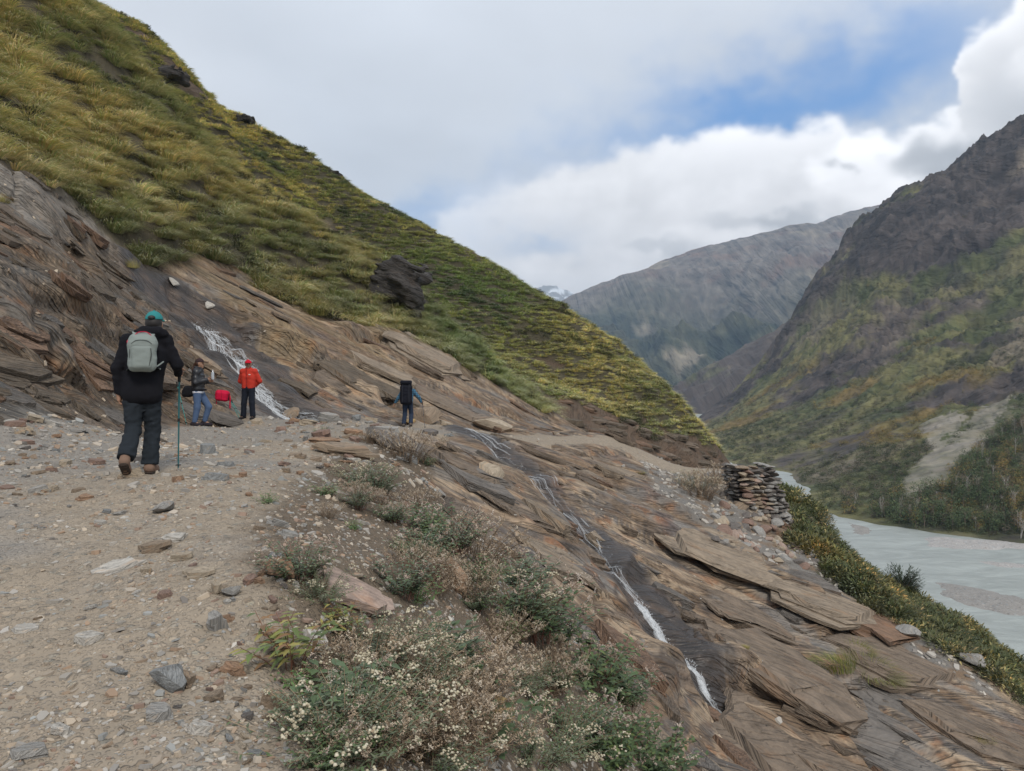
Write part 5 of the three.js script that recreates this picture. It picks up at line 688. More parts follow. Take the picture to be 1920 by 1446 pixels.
for (const a of [
  ['yellow', 0, 545, 1250, 128, 'tall plant with yellowing leaves at the path edge', 'leafy_plant', 'plant'], ['sprig', 0, 560, 1300, 62, 'small bright green bush under the yellowing plant', 'green_bush'],
  ['yellow', 1, 640, 1180, 70, 'thin red-stemmed plant in front of the pink-tan slab', 'leafy_plant', 'plant'],
  ['knotweed', 0, 560, 1082, 82, 'flowering shrub growing beside the tilted rusty slab', 'flowering_shrub'], ['everlasting', 0, 600, 1120, 55, 'small pale shrub between rusty slab and pink-tan slab', 'white_flower_shrub'],
  ['knotweed', 1, 752, 1112, 84, 'green shrub on the slope right of the pink-tan slab', 'flowering_shrub'], ['sprig', 1, 782, 1122, 50, 'low green sprig at the foot of the green shrub', 'green_bush'],
  ['everlasting', 1, 705, 918, 58, 'white-flowered shrub under the long overhanging slate', 'white_flower_shrub'], ['everlasting', 2, 668, 900, 40, 'small white-flowered tuft left of the larger one under the slate', 'white_flower_shrub'], ['dry', 0, 765, 860, 62, 'dry brown bush on the crest above the white flowers', 'dry_bush'],
  ['knotweed', 2, 800, 1010, 72, 'upper left shrub in the band across the dirt slope', 'flowering_shrub'], ['knotweed', 0, 845, 1030, 84, 'middle shrub in the band across the dirt slope', 'flowering_shrub'], ['dry', 1, 890, 1050, 90, 'browning shrub at the right end of the band', 'dry_bush'],
  ['knotweed', 1, 960, 1100, 76, 'shrub beside the slab above the big white-flowered one', 'flowering_shrub'], ['broad', 1, 1000, 1092, 62, 'leafy green plant against the tan slab', 'leafy_plant', 'plant'],
  ['knotweed', 2, 985, 1190, 120, 'large shrub with pale flower spikes leaning on the slab', 'flowering_shrub'], ['everlasting', 2, 955, 1150, 90, 'pale-flowered shrub left of the large one by the slab', 'white_flower_shrub'], ['knotweed', 0, 1030, 1200, 100, 'shrub right of the large pale-spiked one', 'flowering_shrub'],
  ['knotweed', 1, 1105, 1290, 108, 'green shrub lower down along the slab edge', 'flowering_shrub'], ['broad', 0, 1140, 1300, 80, 'leafy shrub right of the green one along the slab edge', 'leafy_plant', 'plant'], ['knotweed', 2, 1165, 1320, 70, 'small flowering shrub lowest along the slab edge', 'flowering_shrub'],
  ['everlasting', 0, 640, 1405, 140, 'big white-flowered bush at the bottom beside the path', 'white_flower_shrub'], ['everlasting', 1, 600, 1380, 110, 'grey-green bush hanging over the bank left of the white flowers', 'white_flower_shrub'], ['everlasting', 2, 700, 1330, 130, 'white-flowered bush between green bush and dry stalks', 'white_flower_shrub'], ['everlasting', 0, 690, 1240, 100, 'white-flowered bush below the pink-tan slab', 'white_flower_shrub'], ['everlasting', 1, 740, 1245, 80, 'cream-flowered bush right of the one below the slab', 'white_flower_shrub'],
  ['dry', 0, 760, 1290, 110, 'brown dried bush in the middle of the flower bank', 'dry_bush'], ['broad', 1, 825, 1240, 100, 'green broad-leaved plant rising above the dried bushes', 'leafy_plant', 'plant'], ['broad', 0, 880, 1300, 90, 'broad-leaved plant right of the taller one', 'leafy_plant', 'plant'], ['knotweed', 0, 845, 1275, 90, 'flowering shrub between the two broad-leaved plants', 'flowering_shrub'],
  ['dry', 1, 830, 1340, 130, 'dried bush with pale seed heads below the broad-leaved plants', 'dry_bush'], ['dry', 2, 760, 1400, 130, 'tall dried stalks at the bottom centre', 'dry_bush'], ['dry', 0, 880, 1400, 120, 'dried bush beside the ochre boulder', 'dry_bush'], ['dry', 2, 690, 1430, 110, 'dried stalks at the bottom edge left of centre', 'dry_bush'], ['dry', 1, 910, 1270, 90, 'dried flower heads right of the broad-leaved plants', 'dry_bush'], ['everlasting', 2, 800, 1445, 110, 'white-flowered bush cut by the bottom edge', 'white_flower_shrub'],
  ['everlasting', 1, 975, 1285, 60, 'white-flowered tuft above the ochre boulder', 'white_flower_shrub'], ['dry', 0, 950, 1200, 60, 'dry tuft above the white-flowered tuft', 'dry_bush'], ['sprig', 0, 945, 1195, 50, 'yellow-green sprig on bare dirt by the slab', 'green_bush'],
  ['everlasting', 0, 985, 1425, 90, 'white-flowered bush at the bottom right of the ochre boulder', 'white_flower_shrub'], ['everlasting', 2, 1040, 1400, 90, 'white-flowered bush next to the rock at the bottom', 'white_flower_shrub'], ['knotweed', 1, 1085, 1400, 100, 'pink-white flowering shrub at the bottom of the slope', 'flowering_shrub'], ['knotweed', 2, 1150, 1425, 100, 'flowering shrub left of the last green one at the bottom', 'flowering_shrub'], ['knotweed', 0, 1215, 1440, 90, 'green shrub at the bottom edge by the bare slab', 'flowering_shrub'], ['broad', 0, 1270, 1446, 60, 'small leafy shrub rightmost at the bottom edge', 'leafy_plant', 'plant'], ['sprig', 1, 1000, 1330, 45, 'green sprig under the white-flowered tuft', 'green_bush'],
  ['dry', 2, 1315, 930, 44, 'pale dry bush on the path edge left of the stone wall', 'dry_bush'], ['dry', 1, 1345, 905, 40, 'dry grass bush touching the stone wall', 'dry_bush'], ['everlasting', 0, 1300, 915, 34, 'greyish bush leftmost on the path edge near the wall', 'white_flower_shrub'],
  ['sprig', 0, 500, 940, 24, 'tiny green sprig on the path edge', 'green_bush'], ['sprig', 1, 612, 925, 22, 'tiny green sprig under the overhang', 'green_bush'], ['sprig', 0, 660, 990, 22, 'tiny sprig on the bare dirt slope', 'green_bush'], ['sprig', 1, 798, 870, 26, 'yellow-green sprig at the top of the dirt slope', 'green_bush'], ['dry', 1, 690, 830, 26, 'low dry tuft among slates on the crest', 'dry_bush'], ['sprig', 0, 605, 812, 18, 'low weed among slates on the crest', 'green_bush'],
]) plantAt(...a);
// the weeds that fill the bank between them
{ const r = rng(93); for (let i = 0; i < 26; i++) { const px = 590 + r() * 480, py = 1230 + r() * 216; if (px - 590 > (py - 1110) * 1.55 || px < 560 + Math.max(0, 1300 - py) * 0.5) continue; const k = ['dry', 'dry', 'knotweed', 'everlasting', 'dry', 'broad'][Math.floor(r() * 6)]; plantAt(k, Math.floor(r() * 3), px, py, 60 + r() * 60, k === 'dry' ? 'dried brown weed filling the flower bank' : k === 'everlasting' ? 'small white-flowered weed filling the flower bank' : 'small green weed filling the flower bank', 'weed', 'weed', k === 'dry' ? 'dried weeds in the flower bank' : k === 'everlasting' ? 'white weeds in the flower bank' : 'green weeds in the flower bank'); }
  for (let i = 0; i < 34; i++) { const t = r(), px = lerp(620, 1130, t) + (r() - 0.5) * 150, py = lerp(900, 1330, t) + (r() - 0.5) * 120, h = sight(px, py); if (!h || zoneAt(h.point.x, h.point.z) !== DIRT) continue; const k = ['dry', 'sprig', 'dry', 'knotweed'][Math.floor(r() * 4)]; plantAt(k, i, px, py, 26 + r() * 40, k === 'dry' ? 'low dry weed scattered on the dirt slope' : 'low green weed scattered on the dirt slope', 'slope_weed', 'weed', k === 'dry' ? 'dry weeds on the dirt slope' : 'green weeds on the dirt slope'); } }
// grass tufts rooted in the slabs
const tuftProto = (seed, c) => { const r = rng(seed), g = new Geo(); for (let i = 0; i < 420; i++) { const a = r() * 6.2832, q = Math.sqrt(r()) * 0.5, d = V(Math.cos(a) * 0.5 + 0.25, 1, Math.sin(a) * 0.5 + 0.2).normalize(); g.blade(V(Math.cos(a) * q, -0.08, Math.sin(a) * q * 0.7), d, 0.35 + r() * 0.4, 0.013, 1.1 + r(), V(0.5, 0, 0.25), pickC(r, c, 0.25), 4, V(-Math.sin(a), 0, Math.cos(a))); } return g.done(); };
const rockTuft = [tuftProto(901, [[0.20, 0.20, 0.05], [0.13, 0.16, 0.04], [0.28, 0.25, 0.08]]), tuftProto(902, [[0.34, 0.28, 0.10], [0.24, 0.22, 0.07]])];
for (const [k, px, py, w, label] of [[0, 1568, 1250, 95, 'green windblown grass tuft left on the slab ledge'], [0, 1640, 1268, 105, 'large soft grass tuft right on the slab ledge'], [0, 1612, 1222, 60, 'grass tuft growing down from the ledge crack'], [1, 1838, 1392, 50, 'small yellow grass tuft near the lower right corner'], [1, 1200, 888, 22, 'small straw tuft on the slab below the path'], [0, 1290, 1018, 16, 'little green tuft on the bare slab'], [1, 1398, 1215, 20, 'tiny straw tuft in a slab crack'], [0, 660, 600, 70, 'bright tussock hanging lowest over the tan slab'], [0, 590, 588, 80, 'yellow-green tussock at the grass edge above the waterfall'], [1, 245, 500, 40, 'small dry tussock on the scree left of the hillside grass'], [1, 262, 486, 36, 'little tussock next to the small dry one'], [1, 5, 378, 40, 'straw tuft on the bank at the left edge']]) { const h = sight(px, py); if (!h) continue; const o = mesh('grass_tuft', rockTuft[k], plantMat); o.position.copy(h.point); o.scale.setScalar(w / FOCAL * -h.point.z / 1.25); o.rotation.y = (px % 7) - 3; tag(o, label, 'grass tuft'); }
// ---------------------------------------------------------------- low thicket down to the river
{
  const r = rng(95), clump = [0, 1, 2, 3].map((s) => { const q = rng(960 + s), g = new Geo(); for (let i = 0; i < 150; i++) { const a = q() * 6.2832, e = Math.acos(q()), d = V(Math.sin(e) * Math.cos(a), Math.cos(e), Math.sin(e) * Math.sin(a)), rad = 0.18 + q() * 0.32; const pale = s === 3 && q() < 0.4; g.leaf(d.clone().multiply(V(rad, rad * 0.9, rad)), d.clone().add(V(q() - 0.5, q() - 0.3, q() - 0.5)).normalize(), V(0.1, 1, 0.2), 0.13 + q() * 0.07, 0.055, pale ? [4.5, 3.2, 3.6] : pickC(q, [[1, 1, 1], [1.3, 1.25, 1.1], [0.7, 0.8, 0.7]], 0.2), 0.3); } return g.done(); });
  const lists = clump.map(() => []);
  for (let n = 0; n < 9000; n++) { const x = 9 + r() * 17, z = -8 - r() * 44; if (zoneAt(x, z) !== BUSHY || Math.atan2(x, -z) > 0.75) continue; const h = drop(x, z); if (h.point.y < -16) continue; const t = fbm(x * 0.5, 4, z * 0.5, 3); lists[Math.floor(r() * 4)].push([h.point.clone().add(V(0, -0.05, 0)), r() * 6.28, 0.55 + r() * 0.55, pickC(r, t > 0.15 ? [[0.20, 0.17, 0.05], [0.15, 0.15, 0.05]] : [[0.085, 0.105, 0.035], [0.11, 0.125, 0.045], [0.13, 0.13, 0.05]], 0.25)]); }
  mass('thicket', 'leafy_clumps', clump, leafMat, lists, 'dense low leafy thicket on the slope down to the river', 'thicket');
  // the round bush that stands above it
  const g = group('round_bush', at(1692, 1105, 31)), q = rng(97), L = new Geo(), S = new Geo();
  for (let i = 0; i < 90; i++) { const a = q() * 6.28, e = Math.acos(q() * 1.1 - 0.1), d = V(Math.sin(e) * Math.cos(a), Math.cos(e) * 1.15, Math.sin(e) * Math.sin(a)), R = 0.8 * (0.75 + 0.35 * q()); S.stem([V(0, 0, 0), d.clone().multiplyScalar(R * 0.5).add(V(0, 0.2, 0)), d.clone().multiplyScalar(R).add(V(0, 0.35, 0))], 0.012, 0.004, [0.1, 0.07, 0.05], 3); for (let k = 0; k < 26; k++) { const t = 0.35 + 0.65 * q(), p = d.clone().multiplyScalar(R * t).add(V((q() - 0.5) * 0.16, 0.2 + 0.15 * t + (q() - 0.5) * 0.16, (q() - 0.5) * 0.16)); L.leaf(p, d.clone().add(V(q() - 0.5, q() - 0.1, q() - 0.5)).normalize(), V(0, 1, 0.1), 0.13, 0.02, pickC(q, [[0.035, 0.06, 0.03], [0.05, 0.08, 0.035], [0.028, 0.05, 0.028]], 0.2)); } }
  mesh('stems', S.done(), plantMat, g).userData.kind = 'stuff'; mesh('leaves', L.done(), leafMat, g).userData.kind = 'stuff'; tag(g, 'dark green round bush standing out of the thicket by the river', 'bush'); g.position.y -= 0.25;
}
// ---------------------------------------------------------------- woods and scrub on the far valley side
{
  const sheet = right.userData.sheet, bvh = new MeshBVH(sheet.clone()), r = rng(99); right.userData = { label: right.userData.label, category: right.userData.category, kind: 'structure' };
  const fall = (x, z) => { RAY.origin.set(x, 900, z); RAY.direction.set(0, -1, 0); return bvh.raycastFirst(RAY, THREE.DoubleSide); };
  const view = (px, py) => { RAY.origin.set(0, EYE, 0); RAY.direction.set((px - 960) / FOCAL, (723 - py) / FOCAL, -1).normalize(); return bvh.raycastFirst(RAY, THREE.DoubleSide); };
  const crownGeo = (seed, n, leaf, c, w = 1, h = 1, low = 0.3) => { const q = rng(seed), g = new Geo(), lobes = [...Array(9)].map(() => [V((q() - 0.5) * 0.9 * w, low + (0.25 + q() * 0.75) * (1 - low) * h, (q() - 0.5) * 0.9 * w), 0.16 + q() * 0.16]); for (let i = 0; i < n; i++) { const [p, rad] = lobes[i % 9], a = q() * 6.28, e = Math.acos(q() * 2 - 1), d = V(Math.sin(e) * Math.cos(a), Math.cos(e), Math.sin(e) * Math.sin(a)); g.leaf(p.clone().addScaledVector(d, rad * Math.cbrt(0.3 + 0.7 * q())), d.add(V(q() - 0.5, q() - 0.4, q() - 0.5)).normalize(), V(0.1, 1, 0.1), leaf * (0.7 + 0.6 * q()), leaf * 0.55, pickC(q, c, 0.3)); } return g.done(); };
  const trunkGeo = (seed, c, bare) => { const q = rng(seed), g = new Geo(); for (let s = 0; s < 2 + (seed % 2); s++) { const lean = (q() - 0.5) * 0.35, pts = [0, 0.25, 0.5, 0.75, 0.97].map((t) => V(lean * t + 0.03 * Math.sin(t * 7 + seed), t - 0.04, (q() - 0.5) * 0.05)); g.stem(pts, 0.014, 0.005, c, 5); for (let b = 0; b < bare; b++) { const t = 0.35 + 0.6 * q(), p = V(lean * t, t, 0), a = q() * 6.28; g.stem([p, p.clone().add(V(Math.cos(a) * 0.08, 0.08, Math.sin(a) * 0.08)), p.clone().add(V(Math.cos(a) * 0.15, 0.2, Math.sin(a) * 0.15))], 0.006, 0.002, c, 3); } } return g.done(); };
  const W = [0.40, 0.37, 0.33], kinds = {
    birch: { t: [1, 2, 3].map((s) => trunkGeo(s, W, 6)), c: [1, 2, 3].map((s) => crownGeo(1000 + s, 260, 0.045, [[0.15, 0.10, 0.06], [0.19, 0.14, 0.07], [0.12, 0.085, 0.06]], 0.7, 1, 0.45)) },
    green: { t: [4, 5].map((s) => trunkGeo(s, [0.16, 0.12, 0.09], 3)), c: [1, 2, 3].map((s) => crownGeo(1010 + s, 420, 0.075, [[0.07, 0.105, 0.04], [0.10, 0.13, 0.05], [0.05, 0.075, 0.032]], 1.15, 1, 0.05)) },
    ochre: { t: [6, 7].map((s) => trunkGeo(s, [0.2, 0.16, 0.12], 3)), c: [1, 2, 3].map((s) => crownGeo(1020 + s, 380, 0.07, [[0.30, 0.21, 0.055], [0.22, 0.20, 0.06], [0.34, 0.21, 0.06]], 1.15, 0.9, 0.05)) },
  };
  const say = { birch: 'pale-stemmed birch', green: 'dark green tree', ochre: 'ochre autumn tree' };
  let n = 0; for (let tries = 0; tries < 4000 && n < 270; tries++) {
    const px = 1560 + r() * 380, py = 790 + r() * 225; if (py < 1000 - (px - 1560) * 0.62 + (r() - 0.5) * 40 && !(py > 955 && r() < 0.4)) continue; const h = view(px, py); if (!h || h.point.y < RIVER + 0.3 || inPoly(slideWorld, h.point.x, h.point.z)) continue;
    const k = r() < 0.12 ? 'birch' : r() < 0.66 ? 'green' : 'ochre', K = kinds[k], H = (k === 'birch' ? 5.2 : k === 'green' ? 4.2 : 3.4) * (0.7 + r() * 0.6), g = group(k === 'birch' ? 'birch_tree' : k === 'green' ? 'green_tree' : 'ochre_tree', h.point.clone().add(V(0, -0.25, 0)));
    mesh('trunk', K.t[Math.floor(r() * K.t.length)], plantMat, g); mesh('crown', K.c[Math.floor(r() * K.c.length)], plantMat, g).userData.kind = 'stuff'; g.scale.setScalar(H); g.rotation.y = r() * 6.28; const where = py > 965 ? 'at the water edge' : px > 1850 ? 'at the right edge of the picture' : px > 1740 ? 'on the slope below the landslide scar' : 'on the slope left of the landslide scar', size = H > (k === 'birch' ? 5.2 : k === 'green' ? 4.2 : 3.4) ? 'taller' : 'smaller'; tag(g, `${size} ${say[k]} across the river ${where}`, 'tree', `${size} ${k} trees ${where}`); n++;
  }
  const scrub = kinds.green.c.map(() => []), white = crownGeo(1050, 120, 0.16, [[1, 1, 1], [1.25, 1.2, 1.1], [0.75, 0.8, 0.75]], 1.3, 0.7, 0), white2 = crownGeo(1051, 120, 0.16, [[1, 1, 1], [1.25, 1.2, 1.1], [0.75, 0.8, 0.75]], 1.3, 0.8, 0), list = [[], []];
  for (let i = 0; i < 30000; i++) { const ang = 0.2 + r() * 0.5, d = 170 * Math.exp(r() * 1.5), x = Math.sin(ang) * d, z = -Math.cos(ang) * d; const h = fall(x, z); if (!h || h.point.y < RIVER + 0.6) continue; const y = h.point.y, rk = rockiness(x, y, z), a = fbm(x * 0.016 + 5, y * 0.03, z * 0.016, 4); if (rk > 0.45 && r() < 0.93) continue; if (inPoly(slideWorld, x, z)) continue; if (r() > 0.12 + 1.0 * smooth(0.0, 0.25, a) + 0.5 * smooth(10, -30, y)) continue; const warm = fbm(x * 0.02 + 30, y * 0.03, z * 0.02, 3); list[i % 2].push([h.point.clone(), r() * 6.28, (0.8 + r() * r() * 2.4), pickC(r, warm > 0.16 ? [[0.24, 0.17, 0.05], [0.17, 0.15, 0.05]] : [[0.06, 0.075, 0.028], [0.085, 0.095, 0.035], [0.045, 0.06, 0.028], [0.10, 0.08, 0.06]], 0.25)]); }
  mass('scrub', 'bushes', [white, white2], plantMat, list, 'patchy scrub on the far valley side', 'scrub');
}
for (const o of scene.children) if (o.userData.sheet) { delete o.userData.sheet; delete o.userData.height; }
// ---------------------------------------------------------------- people and their things
const cap = (p, a, b, ra, rb) => { const bx = b[0] - a[0], by = b[1] - a[1], bz = b[2] - a[2], px = p[0] - a[0], py = p[1] - a[1], pz = p[2] - a[2], t = clamp((px * bx + py * by + pz * bz) / (bx * bx + by * by + bz * bz + 1e-9)); return Math.hypot(px - bx * t, py - by * t, pz - bz * t) - lerp(ra, rb, t); };
const ball = (p, c, r) => { const x = (p[0] - c[0]) / r[0], y = (p[1] - c[1]) / r[1], z = (p[2] - c[2]) / r[2]; return (Math.hypot(x, y, z) - 1) * Math.min(...r); };
const smin = (a, b, k) => { const h = Math.max(k - Math.abs(a - b), 0) / k; return Math.min(a, b) - h * h * k * 0.25; };
const blend = (list, k) => (p) => { let d = 9; for (const f of list) d = smin(d, f(p), k); return d; };
const netFrom = (f, lo, hi, cell) => netMesh((x, y, z) => f([x, y, z]), lo, hi, cell);
const mid = (a, b, t) => [lerp(a[0], b[0], t), lerp(a[1], b[1], t), lerp(a[2], b[2], t)], off = (a, x, y, z) => [a[0] + x, a[1] + y, a[2] + z];
const cloth = (r, g, b, rough = 0.9) => new THREE.MeshPhysicalMaterial({ color: new THREE.Color(r, g, b), roughness: rough, specularIntensity: 0.25, bumpMap: soilBump, bumpScale: 0.002 });
const skinMat = new THREE.MeshStandardMaterial({ color: new THREE.Color(0.30, 0.165, 0.105), roughness: 0.6 }), hairMat = mat({ color: new THREE.Color(0.012, 0.009, 0.008), roughness: 0.6 });
// hand: palm, four fingers of different lengths, thumb from the side; dir points to the fingers, side to the thumb, curl 0..1
function handField(w, dir, side, curl) {
  const D = V(...dir).normalize(), S = V(...side).addScaledVector(V(...dir).normalize(), -V(...side).dot(V(...dir).normalize())).normalize(), N = D.clone().cross(S), pt = (a, b, c) => [w[0] + D.x * a + S.x * b + N.x * c, w[1] + D.y * a + S.y * b + N.y * c, w[2] + D.z * a + S.z * b + N.z * c], parts = [];
  parts.push((p) => cap(p, pt(0, 0, 0), pt(0.075, 0.018, 0), 0.026, 0.021), (p) => cap(p, pt(0.01, 0, 0), pt(0.075, -0.02, 0), 0.024, 0.019));
  const fs = []; [[0.028, 0.068], [0.009, 0.078], [-0.010, 0.072], [-0.028, 0.056]].forEach(([b, L]) => { let a = 0.08, c = 0, ang = curl * 0.5; let last = pt(a, b, c); for (let s = 0; s < 3; s++) { const l = L * [0.45, 0.3, 0.25][s]; a += Math.cos(ang) * l; c += Math.sin(ang) * l; const q = pt(a, b * (1 + 0.1 * s), c), from = last, r0 = 0.0095 - s * 0.001; fs.push((p) => cap(p, from, q, r0, r0 - 0.001)); last = q; ang += curl * 1.25; } });
  let last = pt(0.02, 0.026, 0); for (const q of [pt(0.048, 0.050, 0.012 + 0.02 * curl), pt(0.078, 0.054 - 0.02 * curl, 0.02 + 0.035 * curl)]) { const from = last; fs.push((p) => cap(p, from, q, 0.011, 0.009)); last = q; }
  const palm = blend(parts, 0.02); return (p) => { let d = palm(p); for (const f of fs) d = smin(d, f(p), 0.006); return d; };
}
function headField(c, yaw, R = 1) { // head with brow, nose, mouth, chin and ears; faces -z turned by yaw
  const s = Math.sin(yaw), k = Math.cos(yaw), t = (x, y, z) => [c[0] + (x * k + z * s) * R, c[1] + y * R, c[2] + (-x * s + z * k) * R];
  const fs = [(p) => ball(p, t(0, 0.025, 0.012), [0.076 * R, 0.095 * R, 0.092 * R]), (p) => cap(p, t(0, -0.04, -0.03), t(0, -0.085, -0.05), 0.062 * R, 0.036 * R), (p) => cap(p, t(0, 0.012, -0.085), t(0, -0.022, -0.103), 0.010 * R, 0.015 * R), (p) => cap(p, t(-0.035, 0.025, -0.072), t(0.035, 0.025, -0.072), 0.014 * R, 0.014 * R), (p) => cap(p, t(-0.018, -0.055, -0.080), t(0.018, -0.055, -0.080), 0.010 * R, 0.010 * R), (p) => ball(p, t(0.077, -0.005, 0.01), [0.012 * R, 0.03 * R, 0.02 * R]), (p) => ball(p, t(-0.077, -0.005, 0.01), [0.012 * R, 0.03 * R, 0.02 * R])];
  return { f: blend(fs, 0.018), t };
}
function capHat(t, R, material, parent, brimTurn = 0) { // baseball cap on a head frame
  const crown = (p) => { const q = t(0, 0.045, 0.008); return Math.max(ball(p, q, [0.090 * R, 0.098 * R, 0.104 * R]), q[1] + 0.002 - p[1]); };
  const b0 = t(0, 0.055, -0.09), b1 = t(0, 0.040, -0.165), bl = t(-0.05, 0.05, -0.10), br = t(0.05, 0.05, -0.10);
  const brim = (p) => Math.max(Math.min(cap(p, b0, b1, 0.06, 0.05), cap(p, bl, br, 0.04, 0.04)), Math.abs(p[1] - (b0[1] + (b1[1] - b0[1]) * 0.5) + 0.0) - 0.009);
  const c = t(0, 0.06, -0.03), f = (p) => Math.min(crown(p), brim(p)), o = mesh('cap', netFrom(f, [c[0] - 0.2, c[1] - 0.09, c[2] - 0.2], [c[0] + 0.2, c[1] + 0.14, c[2] + 0.2], 0.007), material, parent);
  const b = mesh('button', new THREE.SphereGeometry(0.009, 8, 6), material, o); b.position.set(...t(0, 0.145, 0.008)); return o;
}
function eyes(t, parent, yaw) { for (const x of [-0.03, 0.03]) { const e = mesh('eye', new THREE.SphereGeometry(0.011, 8, 6), mat({ color: new THREE.Color(0.03, 0.02, 0.015), roughness: 0.3 }), parent); e.position.set(...t(x, 0.006, -0.079)); } }
const fold = (p, s, a) => a * (n3(p[0] * s, p[1] * s * 1.9, p[2] * s) + 0.5 * n3(p[0] * s * 2.1, p[1] * s * 4, p[2] * s * 2.1));
function person(J, look, parent, cell = 0.014) { // J joints; look: materials and cuts
  const legs = (e, ankle = 0) => ['l', 'r'].flatMap((s) => [(p) => cap(p, J['hip_' + s], J['knee_' + s], 0.088 + e, 0.060 + e), (p) => cap(p, J['knee_' + s], J['ankle_' + s], 0.060 + e, 0.042 + e + ankle)]);
  const torso = (e) => { const w = look.wide ?? 1; return [(p) => cap(p, off(J.chest, -0.085 * w, 0, 0), off(J.pelvis, -0.07 * w, 0, 0), 0.105 + e, 0.098 + e), (p) => cap(p, off(J.chest, 0.085 * w, 0, 0), off(J.pelvis, 0.07 * w, 0, 0), 0.105 + e, 0.098 + e), (p) => cap(p, J.shoulder_l, J.shoulder_r, 0.066 + e, 0.066 + e), (p) => cap(p, J.neck, J.chest, 0.075 + e, 0.10 + e)]; };
  const arms = (e) => ['l', 'r'].flatMap((s) => [(p) => cap(p, J['shoulder_' + s], J['elbow_' + s], 0.056 + e, 0.043 + e), (p) => cap(p, J['elbow_' + s], J['wrist_' + s], 0.043 + e, 0.030 + e)]);
  const all = Object.values(J).filter((q) => typeof q[0] === 'number'), box = (pad, list = all) => [[0, 1, 2].map((c) => Math.min(...list.map((q) => q[c])) - pad), [0, 1, 2].map((c) => Math.max(...list.map((q) => q[c])) + pad)];
  const head = headField(J.head, look.yaw ?? 0, look.headR ?? 1), neck = (p) => cap(p, J.neck, off(J.head, 0, -0.05, 0.015), 0.052, 0.05), feet = ['l', 'r'].map((s) => (p) => cap(p, J['ankle_' + s], J['toe_' + s], 0.04, 0.03));
  const bodyF = blend([...torso(-0.01), ...arms(-0.008), ...legs(-0.012), neck, head.f, ...feet], 0.03), hands = ['l', 'r'].map((s) => J['hand_' + s] ? handField(J['wrist_' + s], J['hand_' + s][0], J['hand_' + s][1], J['hand_' + s][2]) : null);
  const [lo, hi] = box(0.22), geos = [netFrom(bodyF, lo, hi, cell * 1.7)];
  geos.push(netFrom((p) => smin(head.f(p), neck(p), 0.03), J.head.map((v) => v - 0.15), J.head.map((v) => v + 0.15), cell * 0.5));
  hands.forEach((h, i) => { if (h) { const w = J[i ? 'wrist_r' : 'wrist_l']; geos.push(netFrom(h, w.map((v) => v - 0.18), w.map((v) => v + 0.18), Math.max(0.0038, cell * 0.3))); } });
  mesh('body', mergeGeometries(geos), skinMat, parent);
  const top = blend([...torso(look.loose ?? 0.022), ...arms((look.loose ?? 0.022) * 0.85)], 0.028), collarY = J.neck[1] + (look.collar ?? 0.0), hem = look.hem;
  const extra = look.hood ? (p) => Math.min(...look.hood.map(([a, b, ra, rb]) => cap(p, a, b, ra, rb))) : () => 9;
  const jacketF = (p) => { let d = smin(top(p), extra(p), 0.03) + fold(p, look.foldS ?? 11, look.foldA ?? 0.008); if (hem) d = Math.max(d, hem - p[1] + 0.012 * n3(p[0] * 6, 1, p[2] * 6)); for (const s of ['l', 'r']) { const w = J['wrist_' + s], e = J['elbow_' + s], dx = w[0] - e[0], dy = w[1] - e[1], dz = w[2] - e[2], l = Math.hypot(dx, dy, dz); const q = ((p[0] - w[0]) * dx + (p[1] - w[1]) * dy + (p[2] - w[2]) * dz) / l; if (Math.hypot(p[0] - w[0], p[1] - w[1], p[2] - w[2]) < 0.14) d = Math.max(d, q - 0.012); } return Math.max(d, -(cap(p, off(J.neck, 0, -0.03, 0), off(J.neck, 0, 0.3, -0.02), 0.055, 0.075))); };
  const skirt = look.skirt ? (p) => smin(jacketF(p), Math.max(cap(p, off(J.pelvis, -0.06, 0.05, 0), off(J.pelvis, -0.07, -0.06, 0.01), 0.115, 0.122), hem - p[1]), 0.06) : jacketF;
  const skirt2 = look.skirt ? (p) => Math.max(smin(skirt(p), Math.max(cap(p, off(J.pelvis, 0.06, 0.05, 0), off(J.pelvis, 0.07, -0.06, 0.01), 0.115, 0.122), hem - p[1]) + fold(p, 8, 0.006), 0.06), hem - p[1] + 0.01 * n3(p[0] * 6, 1, p[2] * 6)) : jacketF;
  const jk = mesh(look.topName ?? 'jacket', netFrom(skirt2, lo, hi, cell), look.top, parent);
  const trouF = blend([...legs(0.016, look.cuff ?? 0.022), (p) => cap(p, off(J.pelvis, -0.06, 0, 0), off(J.pelvis, 0.06, 0, 0), 0.115, 0.115)], 0.035), waist = J.pelvis[1] + 0.1;
  mesh('trousers', netFrom((p) => { let d = Math.max(trouF(p) + fold(p, 12, look.legFold ?? 0.009), p[1] - waist); for (const s of ['l', 'r']) { const a = J['ankle_' + s], k = J['knee_' + s]; const dx = a[0] - k[0], dy = a[1] - k[1], dz = a[2] - k[2], l = Math.hypot(dx, dy, dz); if (Math.hypot(p[0] - a[0], p[1] - a[1], p[2] - a[2]) < 0.16) d = Math.max(d, ((p[0] - a[0]) * dx + (p[1] - a[1]) * dy + (p[2] - a[2]) * dz) / l - 0.0); } return d; }, ...box(0.2, [J.hip_l, J.hip_r, J.pelvis, off(J.pelvis, 0, 0.1, 0), J.knee_l, J.knee_r, J.ankle_l, J.ankle_r]), cell), look.legs, parent);
